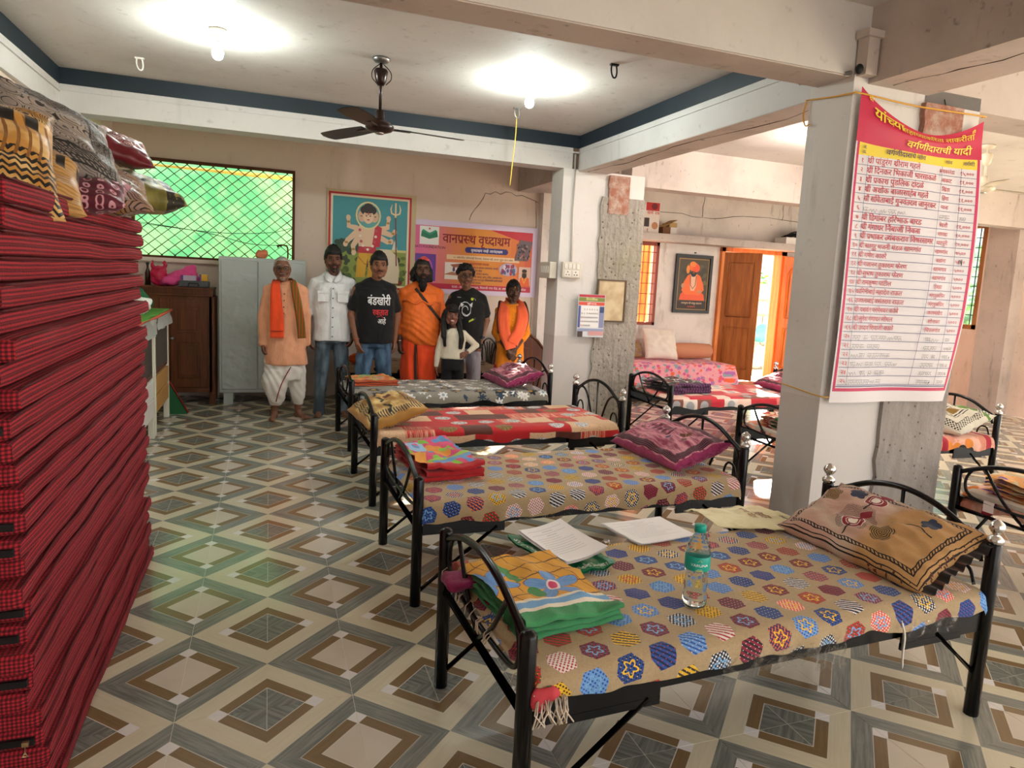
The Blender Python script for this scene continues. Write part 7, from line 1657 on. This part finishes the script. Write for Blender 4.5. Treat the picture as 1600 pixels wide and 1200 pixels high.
    MB().tube([J[0][3]+V3(.038*math.cos(a), .036*math.sin(a), .02) for a in [2*PI*q/16 for q in range(16)]], .005, 6, closed=True).build('bangle', M_chrome, t)
    return t
def girl():
    t = person('small girl with long black hair, cream top, one hand on her hip', (2.20, 4.93, 0), -.12); B = Body(); S = skin('skin_girl', '7d5040', '', 0); k = .74
    P = B.head(V3(-.035, -.025, 1.142), .97, .05, .10, .9, .8); B.limb([V3(-.02, 0, 1.05), V3(0, .01, .985)], [.036, .045]); B.limb([V3(0, .015, .87), V3(0, .015, .66)], [.055, .065])
    B.limb([V3(0, .01, .94), V3(-.11, .01, .935)], [.05, .04]); B.limb([V3(-.115, .01, .935), V3(-.165, .02, .75), V3(-.185, -.02, .58)], [.034, .028, .020]); B.hand(V3(-.185, -.02, .58), V3(.02, -.1, -1), V3(-1, -.2, 0), 1, .74, .35)
    B.limb([V3(0, .01, .94), V3(.11, .01, .935)], [.05, .04]); B.limb([V3(.115, .01, .935), V3(.255, .03, .815), V3(.15, -.06, .745)], [.034, .028, .020]); B.hand(V3(.15, -.06, .745), V3(-.8, -.25, -.35), V3(.2, -.9, .3), -1, .74, .5)
    for s in (-1, 1): an = V3(s*.075, .02, .07); B.limb([V3(s*.055, .01, .62), V3(s*.07, .0, .34), an], [.065, .042, .028]); B.foot(an, s*.2, .75)
    remesh(B.m, VB*.9, 'body', S, t, 2, .5)
    m = MB(); loft(m, [(1.005, 0, .01, .048, .045), (.985, 0, .01, .085, .06), (.95, 0, .01, .125, .075), (.87, 0, .008, .13, .08), (.76, 0, .005, .125, .082), (.68, 0, .005, .13, .086), (.665, 0, .005, .128, .085)])
    m.cone(V3(-.11, .01, .94), .046, V3(-.165, .02, .75), .036); m.cone(V3(-.165, .02, .75), .036, V3(-.184, -.018, .595), .027); m.cone(V3(.11, .01, .94), .046, V3(.255, .03, .815), .037); m.cone(V3(.255, .03, .815), .037, V3(.165, -.05, .753), .028)
    remesh(m, VC*.8, 'jersey_top', fabric('cream_jersey', 'e6ddc8', .85), t, 3, None, folds(.005, (9, 9, 6), 8., .0025))
    m = MB(); loft(m, [(.685, 0, .008, .118, .078), (.62, 0, .01, .128, .088), (.54, 0, .01, .13, .088)])
    for s in (-1, 1): m.cone(V3(s*.06, .01, .54), .070, V3(s*.07, .0, .34), .062); m.cone(V3(s*.07, 0, .34), .062, V3(s*.075, .02, .07), .056)
    pa = remesh(m, VC*.8, 'trousers', fabric('black_jersey', '101116', .7), t, 3, None, folds(.006, (9, 9, 4), 9., .003))
    hb_ = bpy.data.materials['black_hair']; scalp(t, P, .9, B.hR, hb_, .045, -.09, -.12, 1.06, .004, top=1.05, seed=7)
    m = MB()
    for s, e in ((-1, V3(-.115, -.06, .83)), (1, V3(.075, -.085, .80))):
        m.cone(P(s*.070, .0, .03), .030, P(s*.085, .0, -.06), .034); m.cone(P(s*.085, 0, -.06), .034, e+V3(0, .0, .09), .030); m.cone(e+V3(0, 0, .09), .030, e+V3(-.01*s, 0, -.01), .016)
    m.ell(P(0, .06, -.02), (.095, .06, .11), 12); m.cone(P(0, .065, -.06), .085, V3(-.03, .09, .84), .085); remesh(m, .0075, 'long_hair', hb_, t, 2, None, lambda q: .006*math.sin(q.x*150+q.y*120+3*noise.noise(q*9))+.004*noise.noise(q*30))
    b = MB()
    for q in range(9): b.tube([P(-.048+.012*q, -.066-.010*math.sin(q/8*PI), .075), P(-.050+.0125*q, -.088-.006*math.sin(q/8*PI), .05), P(-.050+.0125*q, -.090, .034)], [.008, .007, .002], 5)
    b.build('fringe_hair', hb_, t); face_parts(t, B, P, brow=.7, lips='a04a48', smile=True)
    return t
def glasses_boy():
    t = person('young man with curly hair and spectacles in a black printed t-shirt, grey trousers', (2.45, 5.32, 0), -.12); B = Body(); S = skin('skin_brown_six', '80553f', '', 0)
    P = B.head(V3(-.045, -.04, 1.56), 1.08, .08, .03, .95); B.limb([V3(-.035, 0, 1.50), V3(-.01, .02, 1.38)], [.053, .058]); B.limb([V3(0, .03, 1.25), V3(0, .03, .95)], [.09, .10])
    J = [(-1, V3(-.18, .03, 1.31), V3(-.24, .05, 1.06), V3(-.20, .02, .85)), (1, V3(.18, .03, 1.31), V3(.235, .04, 1.07), V3(.165, -.05, .85))]
    for s, sh, el, wr in J: B.limb([V3(0, .02, 1.33), sh], [.048, .048]); arm(B, sh, el, wr, (.050, .042, .029))
    B.hand(J[0][3], V3(0, -.1, -1), V3(-1, -.2, 0), 1, 1., .5); B.hand(J[1][3], V3(-.12, -.08, -1), V3(.75, -.65, 0), -1, 1.04, .35)
    legs = [(-1, V3(-.10, .0, .48), V3(-.11, .02, .09)), (1, V3(.10, .0, .48), V3(.11, .02, .09))]
    for s, kn, an in legs: B.limb([V3(s*.085, .02, .88), kn, an], [.09, .06, .038]); B.foot(an, s*.15)
    remesh(B.m, VB, 'body', S, t, 3, .5); jeans(t, B, legs, .90, fabric('grey_trouser_cotton', '8d8a94', .8), .155, 11, .10, .078, 'trousers')
    sh = tee(t, [(j[0], j[1], j[2]) for j in J], .205, .19, fabric('black_print_tee', '0c0d10', .7), 13., .745, 1.425)
    def art(P):
        P.line([(-.10, .23), (.09, .225), (.105, .20)], .005, 'c8ccd0'); P.line([(.105, .22), (.10, -.02)], .003, '8a9098'); P.ell(.065, .215, .016, .016, 'c8d830')
        random.seed(3)
        for q in range(20):
            a = q*.5; r = .03+.003*q; P.line([(-.01+r*math.cos(a+k*.22)*.9, .09+r*1.2*math.sin(a+k*.22)) for k in range(6)], [.007, .006, .005, .004, .003, .002], random.choice(['cfd4d8', '9aa0a6', 'e6e8ea']), up=.15 if q else 1)
        P.poly([(-.07, .17), (-.03, .15), (-.06, .12)], 'd8dcde'); P.poly([(.07, .18), (.03, .15), (.06, .12)], 'd8dcde'); P.poly([(.03, -.05), (.09, -.02), (.08, .0), (.03, -.03)], 'b8d030'); P.line([(-.05, .06), (0, .03), (.05, .06)], .006, 'cfd4d8')
    chest_print(t, sh, None, -.03, 1.10, art)
    hb_ = bpy.data.materials['black_hair']; b = MB(); random.seed(8)
    for k in range(70):
        a, e = random.uniform(0, 2*PI), random.uniform(-.2, 1.4); d = V3(math.cos(e)*math.cos(a), math.cos(e)*math.sin(a), math.sin(e))
        if d.y < -.35 and d.z < .5: continue
        b.ell(P(d.x*.082, .018+d.y*.10, .042+d.z*.088), random.uniform(.018, .03), 8)
    b.ell(P(0, .02, .05), (.08, .095, .08), 14); remesh(b, .007, 'curly_hair', hb_, t, 1, None, lambda q: .004*noise.noise(q*60)); face_parts(t, B, P, brow=1., glasses=True, lips='8a4a44', mous=(.7, .35))
    w = MB().lathe([(0, -.006), (.019, -.006), (.019, .006), (0, .006)], (0, 0, 0), 16, axis='Y'); wr = J[1][3]+V3(0, -.008, .03); w.v = [q + wr + V3(.006, -.034, 0) for q in w.v]; wo = w.build('watch', INK('2a3a4a', .2), t); MB().lathe([(0, -.0075), (.014, -.0075), (.014, -.006), (0, -.006)], wr+V3(.006, -.034, 0), 14, axis='Y').build('watch_face', INK('6fa8c8', .1), wo); MB().tube([wr+V3(.034*math.cos(a), .033*math.sin(a), 0) for a in [2*PI*q/16 for q in range(16)]], .009, 6, closed=True).build('watch_strap', M_blackm, t)
    return t
def saffron_man():
    t = person('short moustached man in a saffron kurta and coral scarf, hands clasped', (3.0, 5.34, 0), -.20); B = Body(); S = skin('skin_dark_seven', '54382a', '', 0)
    P = B.head(V3(-.0, -.045, 1.415), 1.02, .05, 0, .93); B.limb([V3(0, -.01, 1.35), V3(0, .01, 1.22)], [.048, .054]); B.limb([V3(0, .02, 1.09), V3(0, .02, .80)], [.08, .09])
    J = [(-1, V3(-.155, .02, 1.165), V3(-.185, .03, .93), V3(-.045, -.185, .735)), (1, V3(.155, .02, 1.165), V3(.185, .03, .93), V3(.045, -.17, .77))]
    for s, sh, el, wr in J: B.limb([V3(0, .01, 1.18), sh], [.045, .045]); arm(B, sh, el, wr, (.047, .038, .027))
    B.hand(J[0][3], V3(.55, -.10, -.75), V3(-.3, -1, 0), 1, 1., .55); B.hand(J[1][3], V3(-.55, -.12, -.75), V3(.3, -1, 0), -1, 1., .55)
    for s in (-1, 1): an = V3(s*.09, .02, .085); B.limb([V3(s*.075, .02, .76), V3(s*.085, 0, .42), an], [.08, .052, .035]); B.foot(an, s*.2, .95)
    remesh(B.m, VB, 'body', S, t, 3, .5)
    K = fabric('saffron_kurta_cotton', 'e8860c', .8); m = MB()
    yoke(m, 1.285, .015, [V3(-.15, .02, 1.185), V3(.15, .02, 1.185)], .056, .057); loft(m, [(1.19, 0, .015, .14, .09), (1.10, 0, .01, .155, .105), (.9, 0, .01, .152, .11), (.7, 0, .01, .165, .12), (.52, 0, .01, .18, .125)])
    for s, sh, el, wr in J: m.cone(V3(s*.14, .02, 1.185), .056, el, .052, 14); m.cone(el, .052, el+(wr-el)*.35, .050, 14)
    ku = remesh(m, VC, 'kurta', K, t, 4, None, folds(.009, (6, 6, 3), 15., .003))
    m = MB(); loft(m, [(.56, 0, .01, .19, .115), (.3, 0, .01, .185, .115), (.13, 0, .01, .18, .11)]); remesh(m, VC, 'lungi', fabric('red_lungi', 'd0301c', .8), t, 3, None, lambda q: .009*math.sin(q.x*50))
    O = fabric('coral_scarf', 'e8623a', .85); D = fabric('dark_scarf_edge', '4a2018', .8)
    for s, pts in ((-1, [(0, .075, 1.30), (-.075, .05, 1.30), (-.10, -.05, 1.24), (-.115, -.115, 1.10), (-.095, -.135, .95), (-.05, -.165, .84), (-.02, -.20, .76)]), (1, [(0, .075, 1.30), (.075, .05, 1.30), (.10, -.05, 1.24), (.115, -.115, 1.12), (.085, -.135, .98), (.03, -.16, .88), (.0, -.18, .82)])):
        q = smoothpath(pts, 6); n = len(q); ribbon(q, [.06+.07*min(1, k/16) for k in range(n)], .016, [V3(-.2*s, -.3, .9)]*8+[V3(1, .1*s, .2*s)]*(n-8)).build('scarf', O, t, fixn=True)
        q2 = [p + V3(s*.062, .012, 0) for p in q[6:26]]; ribbon(q2, .03, .012, V3(1, 0, 0)).build('scarf_edge', D, t, fixn=True)
    for k in range(3): MB().ell((0, -.108, 1.16-k*.07), (.007, .005, .007), 8).build('button', INK('e8a040'), ku)
    MB().tube([P(.05*math.cos(a), -.02+.05*math.sin(a), -.135) for a in [2*PI*q/16 for q in range(16)]], .005, 6, closed=True).build('bead_necklace', INK('8a6a4a'), t)
    scalp(t, P, .97, B.hR, bpy.data.materials['black_hair'], .052, -.01, -.06, 1.11, .007, top=1.2, seed=9); face_parts(t, B, P, mous=(1.1, 1.1), mark='e0a020', lips='5a342c'); MB().cone(P(0, -.066, -.085), .020, P(0, -.068, -.098), .018, 10).build('stubble', INK('2a1c16', .9), t)
    return t
for fn in (old_man, white_shirt, black_tee, sadhu, girl, glasses_boy, saffron_man): fn()
